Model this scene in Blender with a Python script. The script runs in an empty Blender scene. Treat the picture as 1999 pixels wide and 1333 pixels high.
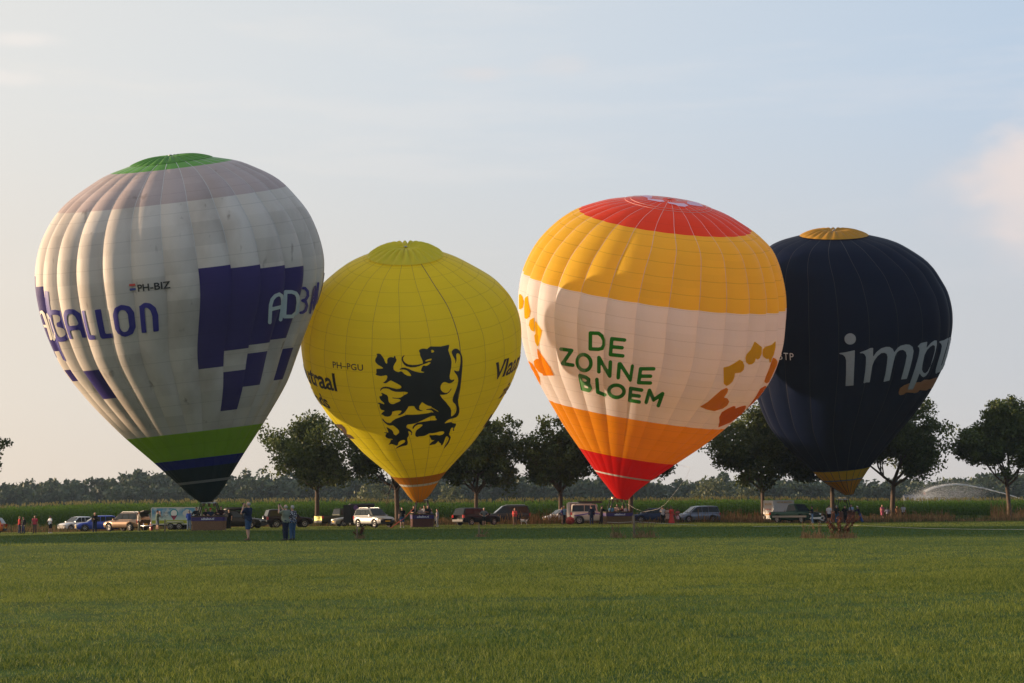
import bpy, bmesh, math, random
import numpy as np
from mathutils import Vector, Matrix
from mathutils.bvhtree import BVHTree

R = math.radians
SC = bpy.context.scene
COL = SC.collection
rng = np.random.default_rng(7)
random.seed(7)

# ------------------------------------------------------------------ camera
FPX = 3300.0                    # focal length in photo pixels (photo is 1999 wide)
CAM = np.array([0.0, 0.0, 1.2])
PITCH, ROLL = math.atan(333.5 / FPX), R(0.6)
_F = np.array([0, math.cos(PITCH), math.sin(PITCH)])
_U0 = np.array([0, -math.sin(PITCH), math.cos(PITCH)])
_R0 = np.array([1.0, 0, 0])
CR = _R0 * math.cos(ROLL) - _U0 * math.sin(ROLL)
CU = _U0 * math.cos(ROLL) + _R0 * math.sin(ROLL)
cam_data = bpy.data.cameras.new('camera')
cam = bpy.data.objects.new('camera', cam_data)
COL.objects.link(cam)
cam_data.sensor_width = 36.0
cam_data.lens = 36.0 * FPX / 1999.0
cam_data.clip_start = 0.1
cam_data.clip_end = 6000
m3 = Matrix((CR, CU, -_F)).transposed()
cam.matrix_world = Matrix.Translation(CAM) @ m3.to_4x4()
SC.camera = cam

def ray(px, py):
    return _F + (px - 999.5) / FPX * CR - (py - 666.5) / FPX * CU

def at(px, py, Y):
    d = ray(px, py)
    return CAM + d * ((Y - CAM[1]) / d[1])

def fwd(P):
    return float(np.dot(np.asarray(P) - CAM, _F))

# ------------------------------------------------------------------ sky, sun, exposure
SUN_AZ, SUN_EL = -79.0, 4.0      # degrees from the viewing direction (+Y), positive to the right
sun_dir = Vector((math.sin(R(SUN_AZ)) * math.cos(R(SUN_EL)), math.cos(R(SUN_AZ)) * math.cos(R(SUN_EL)), math.sin(R(SUN_EL))))
sd = bpy.data.lights.new('sun', 'SUN')
sd.energy = 5.0
sd.angle = R(1.0)
sd.color = (1.0, 0.72, 0.47)
sun = bpy.data.objects.new('sun', sd)
COL.objects.link(sun)
sun.rotation_euler = (-sun_dir).to_track_quat('-Z', 'Y').to_euler()
sun.location = (-60, 40, 80)

world = bpy.data.worlds.new('World')
SC.world = world
world.use_nodes = True
wn, wl = world.node_tree.nodes, world.node_tree.links
wn.clear()
def W(t, **kw):
    n = wn.new(t)
    for k, v in kw.items():
        setattr(n, k, v)
    return n
wout = W('ShaderNodeOutputWorld')
wbg = W('ShaderNodeBackground')
wbg.inputs['Strength'].default_value = 0.070
wl.new(wbg.outputs[0], wout.inputs[0])
sky = W('ShaderNodeTexSky', sky_type='NISHITA')
sky.sun_disc = False
sky.sun_elevation = R(SUN_EL)
sky.sun_rotation = R(SUN_AZ)
sky.air_density = 1.0
sky.dust_density = 2.0
sky.ozone_density = 1.5
tc = W('ShaderNodeTexCoord')
def wmath(op, a, b=None, clamp=False):
    n = W('ShaderNodeMath', operation=op)
    n.use_clamp = clamp
    for i, v in enumerate((a, b)):
        if v is None: continue
        if isinstance(v, (int, float)): n.inputs[i].default_value = v
        else: wl.new(v, n.inputs[i])
    return n.outputs[0]
def wmix(f, a, b):
    n = W('ShaderNodeMix', data_type='RGBA')
    for s, v in ((n.inputs['Factor'], f), (n.inputs[6], a), (n.inputs[7], b)):
        if isinstance(v, (int, float)): s.default_value = v
        elif isinstance(v, tuple): s.default_value = (*v, 1)
        else: wl.new(v, s)
    return n.outputs[2]
def wdot(v):
    n = W('ShaderNodeVectorMath', operation='DOT_PRODUCT')
    wl.new(tc.outputs['Generated'], n.inputs[0])
    n.inputs[1].default_value = v
    return n.outputs['Value']
def wramp(x, stops, interp='EASE'):
    n = W('ShaderNodeValToRGB')
    n.color_ramp.interpolation = interp
    e = n.color_ramp.elements
    while len(e) < len(stops): e.new(0.5)
    for k, (p, c) in enumerate(stops):
        e[k].position = p
        e[k].color = (*c, 1) if isinstance(c, tuple) else (c, c, c, 1)
    wl.new(x, n.inputs[0])
    return n.outputs[0]
sep = W('ShaderNodeSeparateXYZ')
wl.new(tc.outputs['Generated'], sep.inputs[0])
up = sep.outputs['Z']
# thin veil of high haze over the clear sky: warm towards the sun and the horizon, pale blue above and away from it
sunside = wmath('MULTIPLY_ADD', wdot((math.sin(R(SUN_AZ)), math.cos(R(SUN_AZ)), 0)), 0.5)
wn[-1].inputs[2].default_value = 0.5
veil_lo = wramp(sunside, [(0.0, (4.2, 3.9, 4.0)), (0.45, (5.9, 5.6, 5.5)), (0.62, (6.6, 6.0, 5.4)), (0.78, (8.2, 6.9, 5.6)), (1.0, (14.0, 10.0, 6.0))], 'LINEAR')
veil_hi = wramp(sunside, [(0.0, (3.0, 3.9, 5.2)), (0.45, (4.9, 5.9, 7.2)), (0.62, (6.4, 6.8, 7.2)), (0.78, (7.9, 7.6, 7.1)), (1.0, (10.0, 9.4, 8.4))], 'LINEAR')
veil = wmix(wramp(up, [(0.0, 0.0), (0.09, 0.35), (0.26, 1.0)], 'EASE'), veil_lo, veil_hi)
dim = wmath('MULTIPLY', wramp(up, [(0.0, 1.0), (0.3, 1.0), (1.0, 0.95)]), 1.0)
vs = W('ShaderNodeVectorMath', operation='SCALE')
wl.new(veil, vs.inputs[0]); wl.new(dim, vs.inputs['Scale'])
base = wmix(0.84, sky.outputs[0], vs.outputs[0])
# streaks of cirrus
def wnoise(scale, sc, detail=4, rough=0.55, loc=(0, 0, 0)):
    mp = W('ShaderNodeMapping')
    mp.inputs['Scale'].default_value = sc
    mp.inputs['Location'].default_value = loc
    wl.new(tc.outputs['Generated'], mp.inputs[0])
    n = W('ShaderNodeTexNoise')
    n.inputs['Scale'].default_value = scale
    n.inputs['Detail'].default_value = detail
    n.inputs['Roughness'].default_value = rough
    wl.new(mp.outputs[0], n.inputs['Vector'])
    return n.outputs[0]
cir = wramp(wnoise(3.2, (1.6, 1.0, 13.0), 5, 0.6, (3.1, 0.4, 1.7)), [(0.50, 0.0), (0.72, 1.0)])
cirm = wmath('MULTIPLY', cir, wramp(up, [(0.1, 0.04), (0.22, 0.16)]))
base = wmix(cirm, base, wramp(sunside, [(0.3, (6.4, 6.1, 6.4)), (0.6, (7.4, 6.9, 6.5)), (0.8, (8.6, 7.5, 6.3))], 'LINEAR'))
# billowing evening clouds (a soft one stands at the right of the view)
def cloud(px, py, rad_in, rad_out, loc, col, amt, stretch=2.2, nsc=16):
    global base
    d = ray(px, py); d = d / np.linalg.norm(d)
    m = W('ShaderNodeVectorMath', operation='SUBTRACT')
    wl.new(tc.outputs['Generated'], m.inputs[0]); m.inputs[1].default_value = tuple(d)
    s = W('ShaderNodeVectorMath', operation='MULTIPLY')
    wl.new(m.outputs[0], s.inputs[0]); s.inputs[1].default_value = (1, 1, stretch)
    ln = W('ShaderNodeVectorMath', operation='LENGTH'); wl.new(s.outputs[0], ln.inputs[0])
    nz = wnoise(nsc, (1, 1, 1.7), 4, 0.5, loc)
    v = wmath('ADD', ln.outputs['Value'], wmath('MULTIPLY', wmath('SUBTRACT', nz, 0.5), rad_out * 1.2))
    f = wmath('MULTIPLY', wramp(v, [(rad_in, 1.0), (rad_out, 0.0)], 'EASE'), amt)
    base = wmix(f, base, col)
cloud(2040, 345, 0.012, 0.052, (0.3, 0.2, 0.9), (7.4, 6.3, 5.8), 0.8, 1.1, 26)
cloud(2010, 400, 0.01, 0.07, (1.3, 0.2, 0.9), (6.3, 5.7, 5.6), 0.5, 1.3, 22)
cloud(935, 143, 0.002, 0.026, (0.9, 1.2, 0.4), (6.2, 5.9, 5.9), 0.55, 3.5, 30)
cloud(1105, 128, 0.002, 0.030, (0.1, 2.2, 0.4), (6.0, 5.9, 6.0), 0.45, 3.0, 30)
cloud(40, 76, 0.004, 0.026, (0.7, 0.2, 2.4), (8.6, 7.7, 7.1), 0.3, 4.6, 34)
cloud(-10, 150, 0.004, 0.03, (0.7, 1.2, 2.4), (8.5, 7.6, 7.0), 0.25, 5.0, 34)
wl.new(base, wbg.inputs['Color'])

vsn = SC.view_settings
vsn.view_transform = 'Standard'
vsn.look = 'None'
vsn.exposure = 0.8
vsn.gamma = 1.0
vsn.use_curve_mapping = False
SC.render.engine = 'CYCLES'
cy = SC.cycles
cy.use_denoising = True
cy.max_bounces = 10
cy.diffuse_bounces = 5
cy.glossy_bounces = 3
cy.transmission_bounces = 8
cy.transparent_max_bounces = 16
cy.volume_bounces = 0
cy.sample_clamp_indirect = 6.0
cy.caustics_reflective = False
cy.caustics_refractive = False

# ------------------------------------------------------------------ helpers
def lin(h):
    h = h.lstrip('#')
    o = []
    for k in (0, 2, 4):
        c = int(h[k:k + 2], 16) / 255
        o.append(c / 12.92 if c <= 0.04045 else ((c + 0.055) / 1.055) ** 2.4)
    return tuple(o)

def tag(o, label=None, cat=None, group=None, kind=None):
    if label: o['label'] = label
    if cat: o['category'] = cat
    if group: o['group'] = group
    if kind: o['kind'] = kind
    return o

def empty(name, loc=(0, 0, 0), rz=0.0, label=None, cat=None, group=None):
    o = bpy.data.objects.new(name, None)
    o.empty_display_size = 0.3
    COL.objects.link(o)
    o.location = tuple(loc)
    o.rotation_euler = (0, 0, rz)
    return tag(o, label, cat, group)

def link_mesh(name, me, parent=None, loc=None):
    o = bpy.data.objects.new(name, me)
    COL.objects.link(o)
    if parent is not None: o.parent = parent
    if loc is not None: o.location = tuple(loc)
    return o

def np_mesh(name, V, Fq, mats, parent=None, smooth=True, midx=None, uv=None, attr=None):
    """V (n,3), Fq (m,k) faces of equal size"""
    V = np.asarray(V, dtype=np.float32); Fq = np.asarray(Fq, dtype=np.int32)
    me = bpy.data.meshes.new(name)
    n, k = Fq.shape
    me.vertices.add(len(V)); me.vertices.foreach_set('co', V.ravel())
    me.loops.add(n * k); me.loops.foreach_set('vertex_index', Fq.ravel())
    me.polygons.add(n)
    me.polygons.foreach_set('loop_start', np.arange(0, n * k, k, dtype=np.int32))
    me.polygons.foreach_set('loop_total', np.full(n, k, dtype=np.int32))
    if smooth: me.polygons.foreach_set('use_smooth', np.ones(n, dtype=bool))
    for m in (mats if isinstance(mats, (list, tuple)) else [mats]): me.materials.append(m)
    if midx is not None: me.polygons.foreach_set('material_index', np.asarray(midx, dtype=np.int32))
    if uv is not None:
        l = me.uv_layers.new(name='UVMap')
        l.data.foreach_set('uv', np.asarray(uv, dtype=np.float32)[Fq.ravel()].ravel())
    if attr is not None:
        for an, av in attr.items():
            a = me.attributes.new(an, 'FLOAT', 'POINT')
            a.data.foreach_set('value', np.asarray(av, dtype=np.float32))
    me.update(calc_edges=True)
    return link_mesh(name, me, parent)

class MB:
    """collects small solids into one mesh"""
    def __init__(s): s.v = []; s.f = []; s.sm = []
    def add(s, vs, fs, smooth=False):
        o = len(s.v)
        s.v += [tuple(float(c) for c in p) for p in vs]
        s.f += [tuple(i + o for i in f) for f in fs]
        s.sm += [smooth] * len(fs)
    def box(s, c, d, rz=0.0, taper=1.0):
        x, y, z = [k / 2 for k in d]
        cs, sn = math.cos(rz), math.sin(rz)
        vs = []
        for sz in (-1, 1):
            t = taper if sz > 0 else 1.0
            for sx, sy in ((-1, -1), (1, -1), (1, 1), (-1, 1)):
                a, b = sx * x * t, sy * y * t
                vs.append((c[0] + a * cs - b * sn, c[1] + a * sn + b * cs, c[2] + sz * z))
        s.add(vs, [(3, 2, 1, 0), (4, 5, 6, 7), (0, 1, 5, 4), (1, 2, 6, 5), (2, 3, 7, 6), (3, 0, 4, 7)])
        return s
    def tube(s, pts, rad, n=6, caps=True):
        pts = [np.asarray(p, float) for p in pts]
        if not isinstance(rad, (list, tuple, np.ndarray)): rad = [rad] * len(pts)
        vs = []; fs = []
        ref = None
        for i, p in enumerate(pts):
            a = pts[min(i + 1, len(pts) - 1)] - pts[max(i - 1, 0)]
            a = a / (np.linalg.norm(a) + 1e-9)
            if ref is None: ref = np.array([1.0, 0, 0]) if abs(a[0]) < 0.8 else np.array([0, 1.0, 0])
            u = ref - a * np.dot(ref, a); u /= np.linalg.norm(u) + 1e-9
            w = np.cross(a, u); ref = u
            for k in range(n):
                t = 2 * math.pi * k / n
                vs.append(p + rad[i] * (u * math.cos(t) + w * math.sin(t)))
        for i in range(len(pts) - 1):
            for k in range(n):
                fs.append((i * n + k, i * n + (k + 1) % n, (i + 1) * n + (k + 1) % n, (i + 1) * n + k))
        s.add(vs, fs, True)
        if caps:
            o = len(s.v) - len(vs)
            s.f.append(tuple(o + k for k in reversed(range(n)))); s.sm.append(False)
            s.f.append(tuple(o + (len(pts) - 1) * n + k for k in range(n))); s.sm.append(False)
        return s
    def lathe(s, prof, n=16, M=None, smooth=True):
        """prof [(r, z)] round z, placed by matrix M"""
        vs = []; fs = []
        for r, z in prof:
            for k in range(n):
                t = 2 * math.pi * k / n
                p = Vector((r * math.cos(t), r * math.sin(t), z))
                vs.append(tuple(M @ p) if M else tuple(p))
        for i in range(len(prof) - 1):
            for k in range(n):
                fs.append((i * n + k, i * n + (k + 1) % n, (i + 1) * n + (k + 1) % n, (i + 1) * n + k))
        s.add(vs, fs, smooth)
        return s
    def poly(s, pts, depth):
        """flat polygon (list of 3-D points) given thickness along vector depth"""
        n = len(pts); p = [np.asarray(q, float) for q in pts]; d = np.asarray(depth, float)
        vs = p + [q + d for q in p]
        fs = [tuple(range(n))[::-1], tuple(range(n, 2 * n))] + [(i, (i + 1) % n, n + (i + 1) % n, n + i) for i in range(n)]
        s.add(vs, fs)
        return s
    def build(s, name, mats, parent=None, midx=None):
        me = bpy.data.meshes.new(name)
        me.from_pydata(s.v, [], s.f)
        me.polygons.foreach_set('use_smooth', s.sm)
        for m in (mats if isinstance(mats, (list, tuple)) else [mats]): me.materials.append(m)
        if midx is not None: me.polygons.foreach_set('material_index', midx)
        me.update()
        return link_mesh(name, me, parent)

_mats = {}
def mat(name, col, rough=0.6, metal=0.0, var=0.12, scale=4.0, bump=0.0, coat=0.0, spec=0.5, trans=0.0):
    """procedural surface: base colour broken by noise"""
    if name in _mats: return _mats[name]
    if isinstance(col, str): col = lin(col)
    m = bpy.data.materials.new(name); m.use_nodes = True
    nt = m.node_tree; N, L = nt.nodes, nt.links
    b = N['Principled BSDF']
    b.inputs['Roughness'].default_value = rough
    b.inputs['Metallic'].default_value = metal
    b.inputs['Coat Weight'].default_value = coat
    b.inputs['Coat Roughness'].default_value = 0.05
    b.inputs['Specular IOR Level'].default_value = spec
    t = N.new('ShaderNodeTexCoord'); nz = N.new('ShaderNodeTexNoise')
    nz.inputs['Scale'].default_value = scale; nz.inputs['Detail'].default_value = 3
    L.new(t.outputs['Object'], nz.inputs['Vector'])
    mx = N.new('ShaderNodeMix'); mx.data_type = 'RGBA'
    mx.inputs[6].default_value = (*[c * (1 - var) for c in col], 1)
    mx.inputs[7].default_value = (*[min(1, c * (1 + var)) for c in col], 1)
    L.new(nz.outputs[0], mx.inputs['Factor']); L.new(mx.outputs[2], b.inputs['Base Color'])
    if bump:
        bp = N.new('ShaderNodeBump'); bp.inputs['Strength'].default_value = bump; bp.inputs['Distance'].default_value = 0.03
        L.new(nz.outputs[0], bp.inputs['Height']); L.new(bp.outputs[0], b.inputs['Normal'])
    if trans:
        tr = N.new('ShaderNodeBsdfTranslucent'); L.new(mx.outputs[2], tr.inputs['Color'])
        ms = N.new('ShaderNodeMixShader'); ms.inputs[0].default_value = trans
        L.new(b.outputs[0], ms.inputs[1]); L.new(tr.outputs[0], ms.inputs[2])
        L.new(ms.outputs[0], N['Material Output'].inputs[0])
    _mats[name] = m
    return m

def leafmat(name, c0, c1, trans=0.35, attr='tint', rough=0.55):
    """foliage: colour picked per leaf through a stored tint value"""
    if name in _mats: return _mats[name]
    m = bpy.data.materials.new(name); m.use_nodes = True
    nt = m.node_tree; N, L = nt.nodes, nt.links
    b = N['Principled BSDF']; b.inputs['Roughness'].default_value = rough
    b.inputs['Specular IOR Level'].default_value = 0.25
    a = N.new('ShaderNodeAttribute'); a.attribute_name = attr
    r = N.new('ShaderNodeValToRGB')
    r.color_ramp.elements[0].color = (*c0, 1); r.color_ramp.elements[1].color = (*c1, 1)
    L.new(a.outputs['Fac'], r.inputs[0]); L.new(r.outputs[0], b.inputs['Base Color'])
    tr = N.new('ShaderNodeBsdfTranslucent'); L.new(r.outputs[0], tr.inputs['Color'])
    ms = N.new('ShaderNodeMixShader'); ms.inputs[0].default_value = trans
    L.new(b.outputs[0], ms.inputs[1]); L.new(tr.outputs[0], ms.inputs[2])
    L.new(ms.outputs[0], N['Material Output'].inputs[0])
    _mats[name] = m
    return m

def sstep(a, b, x):
    t = np.clip((np.asarray(x, float) - a) / (b - a), 0, 1)
    return t * t * (3 - 2 * t)

def gz(x, y):
    """height of the field: nearly flat, a shallow dip at both ends of the launch line"""
    w = sstep(80, 130, y) * (1 - sstep(177, 183, y))
    return -w * (0.30 * sstep(26, 45, -np.asarray(x, float)) + 0.18 * sstep(15, 32, x))

def spot(px, Y):
    """the ground point at depth Y seen in picture column px"""
    d = ray(px, 1020)
    x = CAM[0] + d[0] * Y / d[1]
    return np.array([x, Y, float(gz(x, Y))])
# ------------------------------------------------------------------ ground
def vnoise(x, y, s, seed=0):
    """smooth value noise in numpy"""
    g = np.random.default_rng(seed).random((64, 64))
    X = np.asarray(x) / s; Y = np.asarray(y) / s
    xi = np.floor(X).astype(int); yi = np.floor(Y).astype(int)
    fx = X - xi; fy = Y - yi; fx = fx * fx * (3 - 2 * fx); fy = fy * fy * (3 - 2 * fy)
    a = g[xi % 64, yi % 64]; b = g[(xi + 1) % 64, yi % 64]; c = g[xi % 64, (yi + 1) % 64]; d = g[(xi + 1) % 64, (yi + 1) % 64]
    return (a * (1 - fx) + b * fx) * (1 - fy) + (c * (1 - fx) + d * fx) * fy

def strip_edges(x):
    return 76 - 0.18 * x, 126 - 0.18 * x, 131 - 0.18 * x  # near and far edge of the tinted shade band, then end of the paler strip

def ground_material():
    m = bpy.data.materials.new('field_ground'); m.use_nodes = True
    N, L = m.node_tree.nodes, m.node_tree.links
    b = N['Principled BSDF']; b.inputs['Roughness'].default_value = 0.9; b.inputs['Specular IOR Level'].default_value = 0.1
    a = N.new('ShaderNodeAttribute'); a.attribute_name = 'zone'
    r = N.new('ShaderNodeValToRGB'); r.color_ramp.interpolation = 'CONSTANT'
    cols = [(0.040, 0.080, 0.012), (0.022, 0.066, 0.012), (0.070, 0.095, 0.020), (0.040, 0.072, 0.014), (0.10, 0.065, 0.024), (0.035, 0.055, 0.012)]  # second colour: the tree shade across the field, tinted into the ground
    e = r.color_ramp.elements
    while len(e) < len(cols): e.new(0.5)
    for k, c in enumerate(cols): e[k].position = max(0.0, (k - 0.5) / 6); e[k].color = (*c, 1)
    L.new(a.outputs['Fac'], r.inputs[0])
    t = N.new('ShaderNodeTexCoord')
    def noise(sc, det, vec=(1, 1, 1)):
        mp = N.new('ShaderNodeMapping'); mp.inputs['Scale'].default_value = vec
        L.new(t.outputs['Object'], mp.inputs[0])
        n = N.new('ShaderNodeTexNoise'); n.inputs['Scale'].default_value = sc; n.inputs['Detail'].default_value = det
        L.new(mp.outputs[0], n.inputs['Vector']); return n.outputs[0]
    mul = N.new('ShaderNodeMix'); mul.data_type = 'RGBA'; mul.blend_type = 'MULTIPLY'; mul.inputs['Factor'].default_value = 1
    cr = N.new('ShaderNodeValToRGB'); cr.color_ramp.elements[0].position = 0.3; cr.color_ramp.elements[1].position = 0.7
    cr.color_ramp.elements[0].color = (0.55, 0.6, 0.55, 1); cr.color_ramp.elements[1].color = (1.35, 1.25, 1.1, 1)
    L.new(noise(1.3, 6), cr.inputs[0])
    L.new(r.outputs[0], mul.inputs[6]); L.new(cr.outputs[0], mul.inputs[7])
    L.new(mul.outputs[2], b.inputs['Base Color'])
    bp = N.new('ShaderNodeBump'); bp.inputs['Strength'].default_value = 0.9; bp.inputs['Distance'].default_value = 0.08
    L.new(noise(9, 5), bp.inputs['Height']); L.new(bp.outputs[0], b.inputs['Normal'])
    return m

gx = np.unique(np.concatenate([np.arange(-120, 121, 3.0), np.arange(-700, -119, 40), np.arange(120, 701, 40)]))
gyv = np.unique(np.concatenate([np.arange(-150, 0, 15.0), np.arange(0, 190, 1.5), np.arange(190, 260, 6), np.arange(260, 901, 40)]))
GX, GY = np.meshgrid(gx, gyv)
GZ = gz(GX, GY) + np.where(GY < 70, 0.02 * (vnoise(GX, GY, 3.0, 3) - 0.5), 0)
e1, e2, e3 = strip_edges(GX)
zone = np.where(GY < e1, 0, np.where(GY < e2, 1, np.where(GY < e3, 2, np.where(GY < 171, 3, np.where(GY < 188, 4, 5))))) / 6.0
nx_, ny_ = len(gx), len(gyv)
ii = np.arange(nx_ * ny_).reshape(ny_, nx_)
Fg = np.stack([ii[:-1, :-1], ii[:-1, 1:], ii[1:, 1:], ii[1:, :-1]], -1).reshape(-1, 4)
MG = ground_material()
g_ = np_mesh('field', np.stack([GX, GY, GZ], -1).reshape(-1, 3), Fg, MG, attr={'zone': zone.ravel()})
tag(g_, 'flat mown grass field with a band of tree shade tinted into its colour', None, kind='structure')

# ------------------------------------------------------------------ grass blades
M_GRASS = leafmat('grass_blades', (0.022, 0.066, 0.008), (0.34, 0.355, 0.062), 0.38)
def blades(name, y0, y1, n, hgt, wid, label, strip=None, tint=(0.15, 0.75), lean=0.95, seg=2, dens_pow=1.0):
    """grass blades spread evenly over the ground seen between depths y0 and y1"""
    u = rng.random(n)
    Y = np.sqrt(y0 * y0 + u * (y1 * y1 - y0 * y0)) if dens_pow == 1 else y0 * (y1 / y0) ** u
    hw = Y * 0.36 + 4.5
    X = (rng.random(n) * 2 - 1) * hw
    clump = vnoise(X, Y, 1.1, 1) * 0.5 + vnoise(X, Y, 0.35, 2) * 0.5
    patch = 0.5 * vnoise(X, Y, 5.0, 5) + 0.5 * vnoise(X, Y, 1.7, 6)
    dip = vnoise(X * 0.6, Y, 2.2, 9)
    h = hgt * (0.15 + 1.45 * clump) * (1.15 - 0.35 * patch) * (0.6 + 0.8 * rng.random(n))
    az = rng.random(n) * 2 * math.pi
    ln = lean * (0.2 + rng.random(n)) * h
    dx, dy = np.cos(az) * ln, np.sin(az) * ln
    fa = rng.random(n) * math.pi
    wx, wy = np.cos(fa) * wid, np.sin(fa) * wid * 0.6
    Z = gz(X, Y) - 0.004
    P = lambda s, k: np.stack([X + dx * k * k + s * wx * (1 - 0.55 * k), Y + dy * k * k + s * wy * (1 - 0.55 * k), Z + h * (k - 0.18 * lean * k * k)], -1)
    tip = np.stack([X + dx, Y + dy, Z + h * (1 - 0.25 * lean)], -1)
    if seg == 2:
        V = np.stack([P(-1, 0), P(1, 0), P(1, 0.55), P(-1, 0.55), tip], 1).reshape(-1, 3)
        b5 = np.arange(n)[:, None] * 5
        Fq = np.concatenate([b5 + np.array([0, 1, 2]), b5 + np.array([0, 2, 3]), b5 + np.array([3, 2, 4])])
        k = 5
    else:
        V = np.stack([P(-1, 0), P(1, 0), tip], 1).reshape(-1, 3)
        Fq = np.arange(n)[:, None] * 3 + np.array([0, 1, 2]); k = 3
    t = tint[0] + (tint[1] - tint[0]) * np.clip(0.80 * rng.random(n) + 0.42 * patch - 0.12, 0, 1)
    dry = rng.random(n) < 0.06
    t = np.where(dry, np.minimum(1, t + 0.35), t)
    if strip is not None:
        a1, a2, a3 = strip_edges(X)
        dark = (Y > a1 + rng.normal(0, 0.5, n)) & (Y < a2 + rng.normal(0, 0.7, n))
        t = np.where(dark, t * 0.45, t)  # shade put into the blade colour: darker tint inside the band
        pale = (Y >= a2) & (Y < a3)
        t = np.where(pale, np.minimum(1, t * 1.35 + 0.1), t)
    o = np_mesh(name, V, Fq, M_GRASS, smooth=False, attr={'tint': np.repeat(t, k)})
    return tag(o, label, None, kind='stuff')
blades('near_grass', 9.0, 40, 520000, 0.058, 0.0029, 'short uneven grass in the foreground of the field', tint=(0.0, 0.85), dens_pow=0)
blades('grass', 24, 78, 340000, 0.062, 0.0062, 'short grass across the middle of the field', tint=(0.05, 0.9), seg=1, dens_pow=0)
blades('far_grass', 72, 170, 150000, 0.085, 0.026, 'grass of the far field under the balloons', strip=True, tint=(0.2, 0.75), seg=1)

# ------------------------------------------------------------------ dry verge grass, weeds
M_DRY = leafmat('dry_grass', (0.115, 0.060, 0.020), (0.34, 0.205, 0.080), 0.3)
def tall_blades(X, Y, h, wid, mat_, name, label, lean=0.25, tint=None, parent=None):
    n = len(X)
    az = rng.random(n) * 2 * math.pi
    ln = lean * (0.2 + rng.random(n)) * h
    dx, dy = np.cos(az) * ln, np.sin(az) * ln
    wx = wid * (0.6 + 0.8 * rng.random(n)); Z = gz(X, Y) - 0.01
    P = lambda s, k: np.stack([X + dx * k * k + s * wx * (1 - 0.3 * k), Y + dy * k * k, Z + h * k], -1)
    V = np.stack([P(-1, 0), P(1, 0), P(1, 0.6), P(-1, 0.6), P(1.6, 0.86), P(-1.6, 0.86), P(0, 1)], 1).reshape(-1, 3)
    b = np.arange(n)[:, None] * 7
    Fq = np.concatenate([b + np.array(q) for q in ([0, 1, 2], [0, 2, 3], [3, 2, 4], [3, 4, 5], [5, 4, 6])])
    t = rng.random(n) if tint is None else tint
    o = np_mesh(name, V, Fq, mat_, parent, smooth=False, attr={'tint': np.repeat(t, 7)})
    return o
n = 24000
X = (rng.random(n) * 2 - 1) * 66; Y = 172.5 + rng.random(n) ** 1.3 * 12
cl = vnoise(X, Y, 4.0, 11); pxx = 999.5 + X / Y * FPX
hh = (0.25 + 0.75 * cl) * (0.5 + 0.7 * rng.random(n)) * (0.55 + 0.75 * sstep(750, 1000, pxx))
hh *= np.where((pxx > 1855) & (pxx < 1925), 0.25, 1)
o = tall_blades(X, Y, hh * (0.35 + 1.1 * rng.random(n) ** 1.6), 0.020, M_DRY, 'dry_grass', '')
tag(o, 'tall dry orange brown grass on the verge behind the cars', None, kind='stuff')
n = 9000
X = (rng.random(n) * 2 - 1) * 66; Y = 171 + rng.random(n) * 14
M_VERGE = leafmat('verge_grass', (0.03, 0.055, 0.012), (0.11, 0.12, 0.035), 0.3)
o = tall_blades(X, Y, 0.3 * (0.4 + rng.random(n)), 0.022, M_VERGE, 'verge_grass', '')
tag(o, 'green grass mixed into the verge under the trees', None, kind='stuff')

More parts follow.
